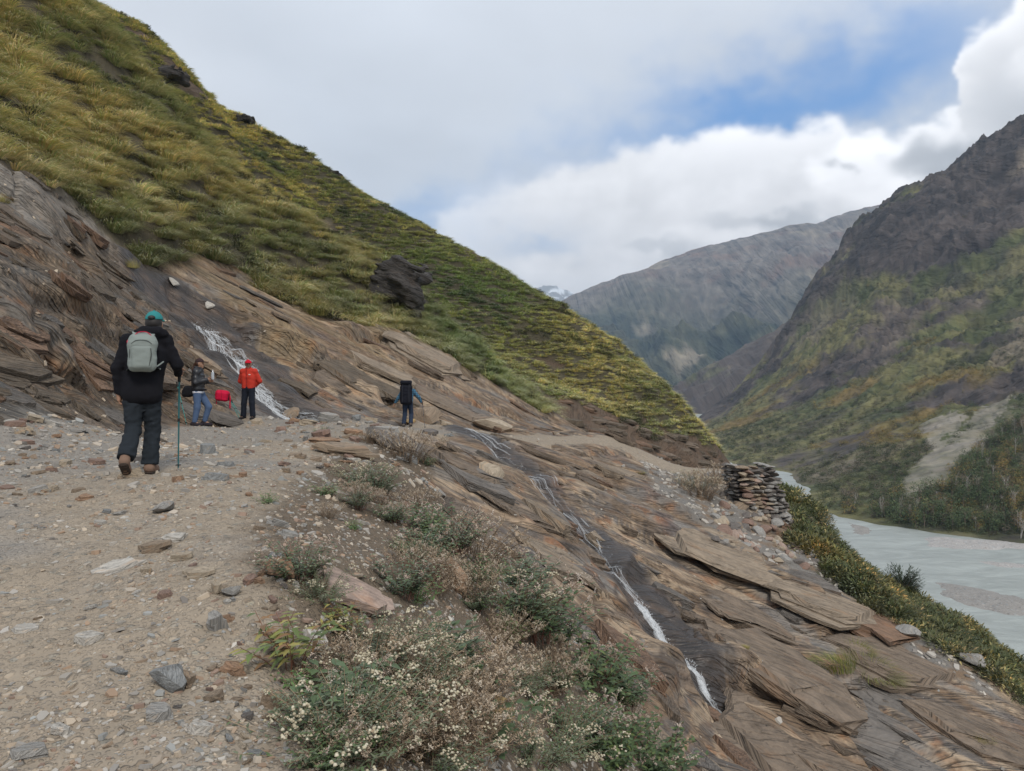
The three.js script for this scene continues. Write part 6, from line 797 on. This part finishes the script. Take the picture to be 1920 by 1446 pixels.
  for (const s of ['l', 'r']) { // boots: upper, and a sole under it
    const a = J['ankle_' + s], t = J['toe_' + s], h = J['heel_' + s] ?? off(a, 0, -0.075, 0.05), up = (p) => smin(smin(cap(p, off(a, 0, 0.02, 0), mid(a, h, 0.5), 0.050, 0.048), cap(p, mid(a, h, 0.7), mid(h, t, 0.75), 0.046, 0.040), 0.03), cap(p, mid(h, t, 0.5), t, 0.045, 0.040), 0.03);
    const b = mesh('boot', netFrom(up, ...box(0.09, [a, t, h]), Math.max(0.006, cell * 0.5)), look.boots, parent), n = V(t[0] - h[0], t[1] - h[1], t[2] - h[2]).normalize(), side = V(1, 0, 0), down = side.clone().cross(n).normalize(); if (down.dot(V(a[0] - h[0], a[1] - h[1], a[2] - h[2])) > 0) down.negate();
    const dn = [down.x, down.y, down.z], so = netFrom((p) => { const q = (p[0] - h[0]) * dn[0] + (p[1] - h[1]) * dn[1] + (p[2] - h[2]) * dn[2]; const u = (p[0] - h[0]) * n.x + (p[1] - h[1]) * n.y + (p[2] - h[2]) * n.z; return Math.max(cap(p, h, t, 0.052, 0.050), 0.018 - q, q - 0.040 - 0.010 * (Math.sin(u * 150) > 0 ? 1 : 0)); }, ...box(0.10, [t, h]), Math.max(0.006, cell * 0.45)); mesh('sole', so, look.soles, b);
  }
  return { head, jacket: jk };
}
function pole(a, b, label, color, group_) { // trekking pole from grip a to tip b
  const g = group('trekking_pole', b), d = a.clone().sub(b), L = d.length(), q = new THREE.Quaternion().setFromUnitVectors(V(0, 1, 0), d.normalize()), shaft = new THREE.MeshStandardMaterial({ color: new THREE.Color(...color), roughness: 0.35, metalness: 0.3 }), black = mat({ color: new THREE.Color(0.02, 0.02, 0.02) });
  const add = (name, r0, r1, y0, y1, m, par = g) => { const o = mesh(name, new THREE.CylinderGeometry(r1, r0, (y1 - y0) * L, 10), m, par); o.position.set(0, (y0 + y1) / 2 * L, 0); return o; };
  add('lower_shaft', 0.007, 0.0085, 0.03, 0.5, shaft); add('upper_shaft', 0.0095, 0.010, 0.5, 0.9, shaft); add('clamp', 0.014, 0.014, 0.485, 0.515, black); add('grip', 0.016, 0.019, 0.88, 1.0, black); add('tip', 0.002, 0.006, -0.01, 0.035, mat({ color: new THREE.Color(0.3, 0.3, 0.3), metalness: 0.8, roughness: 0.4 })); const bk = add('basket', 0.028, 0.028, 0.055, 0.062, black);
  g.quaternion.copy(q); tag(g, label, 'trekking pole', group_); return g;
}
function standAt(px, py, d) { const x = (px - 960) / FOCAL * d, z = -d; return V(x, groundY(x, z), z); }
const fit = (p, py) => (723 - py) / FOCAL * -p.z + EYE;          // height of a sight line at a thing's distance
// --- the walker in the foreground, seen from behind
{
  const base = standAt(265, 888, 8.1), turn = 0.36, rel = (x, y, z) => V(x, y, z).applyAxisAngle(V(0, 1, 0), turn).add(base), g = group('person', base); g.rotation.y = turn;
  const J = { head: [0.115, 1.595, -0.10], neck: [0.095, 1.475, -0.05], chest: [0.05, 1.27, 0.0], pelvis: [0.005, 0.90, 0.0], shoulder_l: [-0.125, 1.405, -0.01], shoulder_r: [0.225, 1.415, -0.02], elbow_l: [-0.225, 1.12, 0.03], wrist_l: [-0.215, 0.865, -0.02], elbow_r: [0.345, 1.17, -0.02], wrist_r: [0.345, 1.075, -0.22], hip_l: [-0.085, 0.88, 0.0], hip_r: [0.095, 0.88, 0.0], knee_l: [-0.075, 0.47, 0.02], knee_r: [0.10, 0.475, -0.10], ankle_l: [-0.125, 0.20, 0.24], ankle_r: [0.075, 0.10, -0.05], toe_l: [-0.115, 0.035, 0.15], heel_l: [-0.135, 0.15, 0.305], toe_r: [0.12, 0.045, -0.20], heel_r: [0.07, 0.045, 0.02], hand_l: [[0.05, -1, -0.15], [0.1, 0, -1], 0.5], hand_r: [[0.05, 0.05, -1], [0, 1, 0], 1.1] };
  const hood = [[[-0.02, 1.475, 0.075], [0.21, 1.485, 0.055], 0.058, 0.052], [[-0.02, 1.475, 0.07], [-0.01, 1.52, -0.03], 0.055, 0.04], [[0.21, 1.485, 0.05], [0.2, 1.51, -0.05], 0.052, 0.04], [[0.02, 1.52, 0.06], [0.17, 1.51, 0.08], 0.05, 0.05]];
  const black = cloth(0.011, 0.011, 0.014, 0.95), res = person(J, { yaw: -0.12, top: black, legs: cloth(0.022, 0.027, 0.033), boots: cloth(0.20, 0.13, 0.095), soles: cloth(0.055, 0.042, 0.035), hem: 0.745, skirt: true, hood, collar: 0.02, loose: 0.017, foldA: 0.010, foldS: 9, legFold: 0.014, cuff: 0.03, wide: 1.02 }, g, 0.014);
  const t = res.head.t, teal = cloth(0.035, 0.21, 0.215), hat = capHat(t, 1.0, teal, g);
  const open = mesh('back_opening', netFrom((p) => Math.max(ball(p, t(-0.005, 0.062, 0.109), [0.038, 0.026, 0.02]), t(0, 0.05, 0)[1] - p[1]), t(0, 0.06, 0.1).map((v) => v - 0.06), t(0, 0.06, 0.1).map((v) => v + 0.06), 0.004), hairMat, hat);
  mesh('hair', netFrom((p) => Math.max(Math.min(ball(p, t(0, 0.01, 0.03), [0.084, 0.088, 0.085]), cap(p, t(-0.05, -0.04, 0.055), t(0.05, -0.04, 0.055), 0.034, 0.034)), p[1] - t(0, 0.055, 0)[1], t(0, 0, -0.03)[2] - p[2]), t(0, 0, 0).map((v) => v - 0.16), t(0, 0, 0).map((v) => v + 0.16), 0.006), hairMat, g); eyes(t, g);
  tag(g, 'person in black jacket and teal cap walking away up the path', 'person');
  // day pack on the back
  const pk = group('backpack', rel(0.028, 1.08, 0.20)); pk.rotation.y = turn; const fab = cloth(0.225, 0.255, 0.24, 0.8), dk = cloth(0.05, 0.055, 0.052), red = cloth(0.45, 0.03, 0.06);
  const bag = (p) => smin(roundBox(p, [0, 0.17, 0.02], [0.135, 0.17, 0.075], 0.07), cap(p, [-0.045, 0.33, 0.0], [0.045, 0.33, 0.0], 0.075, 0.075), 0.08) + fold(p, 9, 0.006);
  const mainBag = mesh('main_bag', netFrom(bag, [-0.2, -0.06, -0.14], [0.2, 0.46, 0.16], 0.007), fab, pk);
  mesh('front_pocket', netFrom((p) => Math.max(roundBox(p, [0.0, 0.15, 0.055], [0.105, 0.13, 0.058], 0.05) + fold(p, 10, 0.004)), [-0.16, -0.04, -0.02], [0.16, 0.32, 0.15], 0.007), fab, mainBag);
  const tube = (pts, r, name, m, par) => mesh(name, new THREE.TubeGeometry(new THREE.CatmullRomCurve3(pts.map((a) => V(...a))), 24, r, 6), m, par);
  tube([[-0.095, 0.285, 0.098], [-0.05, 0.318, 0.106], [0.05, 0.318, 0.106], [0.095, 0.285, 0.098]], 0.003, 'zip', dk, mainBag); tube([[0.085, 0.24, 0.104], [0.09, 0.17, 0.108], [0.07, 0.06, 0.108]], 0.004, 'zip', dk, mainBag); tube([[-0.11, 0.23, 0.088], [-0.115, 0.14, 0.09]], 0.003, 'zip', dk, mainBag); tube([[-0.085, 0.36, 0.055], [-0.03, 0.405, 0.05], [0.05, 0.405, 0.05], [0.105, 0.35, 0.05]], 0.005, 'red_piping', red, mainBag); tube([[-0.115, 0.345, -0.01], [-0.135, 0.31, 0.03], [-0.13, 0.285, 0.04]], 0.009, 'red_piping', red, mainBag);
  const strap = (pts, w) => { const c = new THREE.CatmullRomCurve3(pts.map((a) => V(...a))), G = new Geo(); let last; for (let s = 0; s <= 16; s++) { const p = c.getPoint(s / 16), d = c.getTangent(s / 16), sd = V(1, 0, 0).addScaledVector(d, -d.x).normalize(), up = sd.clone().cross(d).multiplyScalar(0.008), a = [[-1, -1], [1, -1], [1, 1], [-1, 1]].map(([i, j]) => G.v(p.clone().addScaledVector(sd, i * w).addScaledVector(up, j), [1, 1, 1])); if (last) for (let q = 0; q < 4; q++) { const e = (q + 1) % 4; G.tri(last[q], a[q], last[e]); G.tri(last[e], a[q], a[e]); } last = a; } mesh('shoulder_strap', G.done(), fab, pk); };
  strap([[-0.06, 0.37, -0.03], [-0.075, 0.405, -0.08], [-0.085, 0.415, -0.17], [-0.09, 0.36, -0.30], [-0.1, 0.2, -0.36], [-0.11, 0.05, -0.30], [-0.13, 0.02, -0.05]], 0.026); strap([[0.07, 0.36, -0.03], [0.09, 0.40, -0.10], [0.11, 0.41, -0.19], [0.125, 0.36, -0.32], [0.13, 0.2, -0.36], [0.15, 0.06, -0.28], [0.135, 0.03, -0.03]], 0.024);
  tube([[0.13, 0.055, 0.0], [0.16, 0.08, -0.04], [0.19, 0.11, -0.1]], 0.008, 'strap_end', fab, pk); tag(pk, 'small grey-green daypack on the foreground walker', 'backpack');
  const grip = rel(0.352, 1.06, -0.315), tipX = (334 - 960) / FOCAL * 8.35; pole(grip.clone().add(V(0, 0.05, 0)), V(tipX, groundY(tipX, -8.35), -8.35), 'teal walking pole in the right hand of the foreground walker', [0.012, 0.10, 0.105]);
}
// --- woman by the bank, facing right
{
  const base = standAt(373, 789, 18.4), g = group('person', base); g.rotation.y = -Math.PI / 2 + 0.15;
  const J = { head: [0, 1.50, -0.02], neck: [0, 1.37, 0.02], chest: [0, 1.18, 0.02], pelvis: [0, 0.86, 0.02], shoulder_l: [-0.15, 1.31, 0.02], shoulder_r: [0.15, 1.31, 0.02], elbow_l: [-0.22, 1.06, 0.02], wrist_l: [-0.10, 1.08, -0.22], elbow_r: [0.22, 1.06, 0.03], wrist_r: [0.09, 1.12, -0.21], hip_l: [-0.08, 0.84, 0.02], hip_r: [0.08, 0.84, 0.02], knee_l: [-0.09, 0.47, -0.20], ankle_l: [-0.10, 0.11, -0.10], toe_l: [-0.10, 0.045, -0.25], heel_l: [-0.10, 0.045, -0.03], knee_r: [0.09, 0.46, 0.02], ankle_r: [0.10, 0.10, 0.08], toe_r: [0.10, 0.045, -0.07], heel_r: [0.10, 0.045, 0.15], hand_l: [[0.5, 0.3, -1], [0, 1, 0], 0.9], hand_r: [[-0.5, 0.3, -1], [0, 1, 0], 0.9] };
  const puffy = new THREE.MeshStandardMaterial({ color: new THREE.Color(0.018, 0.019, 0.023), roughness: 0.45 });
  const res = person(J, { yaw: 0, top: puffy, legs: cloth(0.075, 0.115, 0.20), boots: cloth(0.03, 0.025, 0.03), soles: cloth(0.02, 0.02, 0.02), hem: 0.84, loose: 0.03, foldA: 0.010, foldS: 7, legFold: 0.004, cuff: 0.0, wide: 0.9, headR: 0.96 }, g, 0.02), t = res.head.t;
  for (const y of [0.90, 0.98, 1.06, 1.14, 1.22]) { const o = mesh('quilt_roll', new THREE.TorusGeometry(0.148, 0.026, 8, 28), puffy, res.jacket); o.scale.set(1.12, 0.86, 1); o.rotation.x = Math.PI / 2; o.position.set(0, y, 0.02); }
  mesh('shirt_hem', netFrom((p) => Math.max(smin(cap(p, [-0.06, 0.84, 0.02], [0.06, 0.84, 0.02], 0.128, 0.128), 9, 0.01), 0.79 - p[1] - 0.04 * (p[2]), p[1] - 0.85), [-0.25, 0.7, -0.2], [0.25, 0.9, 0.25], 0.014), cloth(0.62, 0.63, 0.68), g);
  capHat(t, 0.97, cloth(0.045, 0.028, 0.028), g); eyes(t, g);
  mesh('hair', netFrom((p) => smin(Math.max(ball(p, t(0, 0.01, 0.035), [0.083, 0.085, 0.08]), p[1] - t(0, 0.055, 0)[1]), smin(cap(p, t(0, 0, 0.105), t(0, -0.14, 0.16), 0.035, 0.035), cap(p, t(0, -0.14, 0.16), t(0, -0.34, 0.15), 0.035, 0.018), 0.03), 0.03), [-0.15, 1.05, -0.15], [0.15, 1.62, 0.3], 0.012), mat({ color: new THREE.Color(0.05, 0.022, 0.014), roughness: 0.5 }), g);
  tag(g, 'person in black puffer jacket and blue jeans standing by the bank', 'person');
  // waist bag and bottle
  const wb = group('waist_bag', base.clone().add(V(-0.20, 0.85, 0.06))), bk = cloth(0.012, 0.012, 0.014); mesh('bag', netFrom((p) => smin(roundBox(p, [0, 0, 0], [0.12, 0.13, 0.14], 0.08), roundBox(p, [-0.06, -0.05, 0.02], [0.09, 0.09, 0.1], 0.05), 0.05), [-0.25, -0.22, -0.22], [0.2, 0.2, 0.22], 0.015), bk, wb); const st = mesh('belt', new THREE.TorusGeometry(0.17, 0.016, 6, 28), bk, wb); st.rotation.x = Math.PI / 2; st.scale.set(1, 1.05, 1.6); st.position.set(0.19, 0.03, -0.05); tag(wb, 'black waist bag on the hip of the person in jeans', 'bag');
  const bt = group('water_bottle', base.clone().add(V(0.34, 1.12, 0.03))), lathe = new THREE.LatheGeometry([[0.001, 0], [0.034, 0.0], [0.036, 0.02], [0.034, 0.1], [0.036, 0.15], [0.03, 0.175], [0.014, 0.2], [0.013, 0.215]].map((a) => new THREE.Vector2(...a)), 16); mesh('bottle', lathe, new THREE.MeshPhysicalMaterial({ color: new THREE.Color(0.75, 0.8, 0.85), roughness: 0.15, transmission: 0.6, thickness: 0 }), bt); const cp = mesh('lid', new THREE.CylinderGeometry(0.016, 0.016, 0.022, 12), cloth(0.7, 0.7, 0.7), bt); cp.position.y = 0.226; tag(bt, 'clear plastic water bottle in the hands of the person in jeans', 'bottle');
  const tip = standAt(350, 790, 18.3); pole(V((331 - 960) / FOCAL * 18.6, fit(V(0, 0, -18.6), 716), -18.6), tip, 'teal walking pole leaning left of the person in jeans', [0.015, 0.20, 0.19]);
}
// --- man in red, facing the viewer, hands behind his back
{
  const base = standAt(466, 790, 22), g = group('person', base); g.rotation.y = Math.PI - 0.15;
  const J = { head: [0, 1.585, -0.02], neck: [0, 1.45, 0.01], chest: [0, 1.24, 0], pelvis: [0, 0.92, 0], shoulder_l: [-0.18, 1.39, 0.01], shoulder_r: [0.18, 1.39, 0.01], elbow_l: [-0.30, 1.12, 0.08], wrist_l: [-0.12, 0.98, 0.17], elbow_r: [0.30, 1.12, 0.08], wrist_r: [0.12, 0.98, 0.17], hip_l: [-0.09, 0.9, 0], hip_r: [0.09, 0.9, 0], knee_l: [-0.11, 0.49, -0.02], ankle_l: [-0.12, 0.10, 0.02], toe_l: [-0.14, 0.045, -0.13], heel_l: [-0.12, 0.045, 0.09], knee_r: [0.13, 0.49, -0.02], ankle_r: [0.17, 0.10, 0.02], toe_r: [0.20, 0.045, -0.13], heel_r: [0.16, 0.045, 0.09], hand_l: [[1, -0.2, 0.1], [0, 1, 0], 0.6], hand_r: [[-1, -0.2, 0.1], [0, 1, 0], 0.6] };
  const res = person(J, { yaw: 0.5, top: cloth(0.47, 0.042, 0.026, 0.75), legs: cloth(0.016, 0.019, 0.028), boots: cloth(0.025, 0.022, 0.022), soles: cloth(0.02, 0.02, 0.02), hem: 0.90, loose: 0.026, foldA: 0.009, foldS: 8, legFold: 0.008, collar: 0.06 }, g, 0.02), t = res.head.t;
  mesh('collar', netFrom((p) => Math.max(Math.abs(cap(p, [0, 1.42, 0.0], [0, 1.52, -0.01], 0.075, 0.07)) - 0.012, 1.44 - p[1], p[1] - 1.51), [-0.12, 1.38, -0.12], [0.12, 1.55, 0.12], 0.009), cloth(0.38, 0.03, 0.03), res.jacket);
  const z = mesh('zip', new THREE.BoxGeometry(0.010, 0.5, 0.008), cloth(0.12, 0.015, 0.02), res.jacket); z.position.set(0, 1.2, -0.138); const lg = mesh('chest_mark', new THREE.BoxGeometry(0.055, 0.022, 0.006), cloth(0.75, 0.6, 0.55), res.jacket); lg.position.set(-0.10, 1.30, -0.138); lg.rotation.y = 0.2;
  capHat(t, 1.02, cloth(0.50, 0.012, 0.03), g); eyes(t, g); mesh('hair', netFrom((p) => Math.max(ball(p, t(0, 0.01, 0.03), [0.083, 0.08, 0.08]), p[1] - t(0, 0.055, 0)[1]), t(0, 0, 0).map((v) => v - 0.14), t(0, 0, 0).map((v) => v + 0.14), 0.012), hairMat, g);
  tag(g, 'person in red jacket and red cap standing before the waterfall', 'person');
}
// --- red rucksack on the rock, with two poles propped against it
{
  const c = at(417, 742, 22.2), b = standAt(417, 760, 22.2), g = group('red_backpack', V(c.x, c.y, c.z)), red = cloth(0.50, 0.010, 0.045, 0.7), blk = cloth(0.02, 0.02, 0.022);
  const m = mesh('main_bag', netFrom((p) => smin(roundBox(p, [0, 0, 0], [0.20, 0.16, 0.12], 0.10), roundBox(p, [0.02, -0.02, 0.10], [0.15, 0.12, 0.06], 0.05), 0.06) + fold(p, 7, 0.01), [-0.3, -0.25, -0.2], [0.3, 0.25, 0.25], 0.013), red, g); const tube = (pts, r, name, mm, par) => mesh(name, new THREE.TubeGeometry(new THREE.CatmullRomCurve3(pts.map((a) => V(...a))), 20, r, 6), mm, par);
  tube([[-0.02, 0.15, 0.12], [0.03, 0.05, 0.17], [0.04, -0.10, 0.165]], 0.006, 'zip', cloth(0.3, 0.01, 0.03), m); tube([[0.19, 0.05, -0.02], [0.24, -0.06, 0.02], [0.25, -0.2, 0.02], [0.27, -0.34, 0.03]], 0.018, 'shoulder_strap', red, g); tube([[0.16, 0.12, 0.02], [0.21, 0.04, 0.06], [0.2, -0.1, 0.04]], 0.014, 'back_pad', blk, g); tube([[-0.15, -0.14, 0.03], [-0.12, -0.26, 0.05], [-0.1, -0.34, 0.02]], 0.008, 'strap_end', red, g); g.rotation.z = -0.12; tag(g, 'bright red rucksack lying on the bank rock', 'backpack');
  const tip = standAt(450, 791, 21.9); pole(at(430, 748, 22.3), tip, 'teal pole propped by the red rucksack, nearer the rucksack', [0.02, 0.26, 0.23]); const tip2 = standAt(452, 791, 22.1); pole(at(434, 752, 22.5), tip2, 'second teal pole propped by the red rucksack, nearer the red jacket', [0.02, 0.22, 0.2]);
}
// --- backpacker further on
{
  const base = standAt(764, 789, 27.5), g = group('person', base);
  const J = { head: [0.03, 1.40, -0.24], neck: [0.02, 1.32, -0.14], chest: [0, 1.16, -0.06], pelvis: [0, 0.88, 0], shoulder_l: [-0.19, 1.27, -0.08], shoulder_r: [0.2, 1.28, -0.08], elbow_l: [-0.34, 1.02, -0.02], wrist_l: [-0.47, 0.82, -0.08], elbow_r: [0.40, 1.06, -0.03], wrist_r: [0.48, 0.88, -0.12], hip_l: [-0.085, 0.86, 0], hip_r: [0.085, 0.86, 0], knee_l: [-0.10, 0.46, -0.05], ankle_l: [-0.13, 0.10, 0.02], toe_l: [-0.13, 0.045, -0.13], heel_l: [-0.13, 0.045, 0.08], knee_r: [0.12, 0.47, -0.13], ankle_r: [0.12, 0.12, 0.05], toe_r: [0.13, 0.06, -0.10], heel_r: [0.12, 0.07, 0.12], hand_l: [[-0.5, -1, -0.2], [0.2, 0, -1], 0.7], hand_r: [[0.1, -0.3, -1], [0, 1, 0], 1.1] };
  const plaid = makeTex(128, (u, v) => { const a = (u * 12) % 1 < 0.35 ? 0.6 : 1, b = (v * 12) % 1 < 0.35 ? 0.6 : 1; return [0.6 * a * b, 0.85 * a * b, a * b]; }), shirt = mat({ color: new THREE.Color(0.10, 0.19, 0.26), map: plaid });
  const res = person(J, { yaw: 0, top: shirt, topName: 'shirt', legs: cloth(0.028, 0.04, 0.068), boots: cloth(0.12, 0.10, 0.085), soles: cloth(0.03, 0.03, 0.03), hem: 0.84, loose: 0.02, foldA: 0.006, legFold: 0.007 }, g, 0.02), t = res.head.t;
  const sg = res.jacket.geometry, sp = sg.attributes.position, su = []; for (let i = 0; i < sp.count; i++) su.push(sp.getX(i) * 1.2, sp.getY(i) * 1.2); sg.setAttribute('uv', new THREE.Float32BufferAttribute(su, 2));
  mesh('hair', netFrom((p) => Math.max(ball(p, t(0, 0.03, 0.02), [0.086, 0.094, 0.092]), t(0, 0, -0.05)[2] - p[2]), t(0, 0, 0).map((v) => v - 0.16), t(0, 0, 0).map((v) => v + 0.16), 0.012), hairMat, g); eyes(t, g); tag(g, 'person in blue plaid shirt walking away under a big black pack', 'person');
  const pk = group('large_backpack', base.clone().add(V(-0.02, 0.80, 0.20))), blk = cloth(0.011, 0.012, 0.018, 0.8), m = mesh('main_bag', netFrom((p) => smin(roundBox(p, [0, 0.36, 0], [0.215, 0.36, 0.15], 0.12), roundBox(p, [0, 0.74, -0.02], [0.19, 0.085, 0.15], 0.08), 0.04) + fold(p, 6, 0.012), [-0.33, -0.1, -0.25], [0.33, 0.92, 0.25], 0.016), blk, pk);
  const tube = (pts, r, name, par) => mesh(name, new THREE.TubeGeometry(new THREE.CatmullRomCurve3(pts.map((a) => V(...a))), 16, r, 5), cloth(0.05, 0.052, 0.06), par); tube([[-0.12, 0.78, 0.12], [-0.12, 0.5, 0.17], [-0.12, 0.1, 0.16]], 0.008, 'webbing', m); tube([[0.12, 0.78, 0.12], [0.12, 0.5, 0.17], [0.12, 0.1, 0.16]], 0.008, 'webbing', m); mesh('lid_pocket', netFrom((p) => roundBox(p, [0, 0.79, 0.02], [0.2, 0.07, 0.16], 0.06) + fold(p, 7, 0.008), [-0.28, 0.68, -0.2], [0.28, 0.92, 0.25], 0.016), blk, pk); tag(pk, 'big black trekking pack on the person in blue', 'backpack');
  const tip = standAt(797, 786, 27.2); pole(base.clone().add(V(0.50, 0.90, -0.2)), tip, 'dark walking pole in the hand of the far backpacker', [0.05, 0.05, 0.055]);
}
renderer.render(scene, camera);
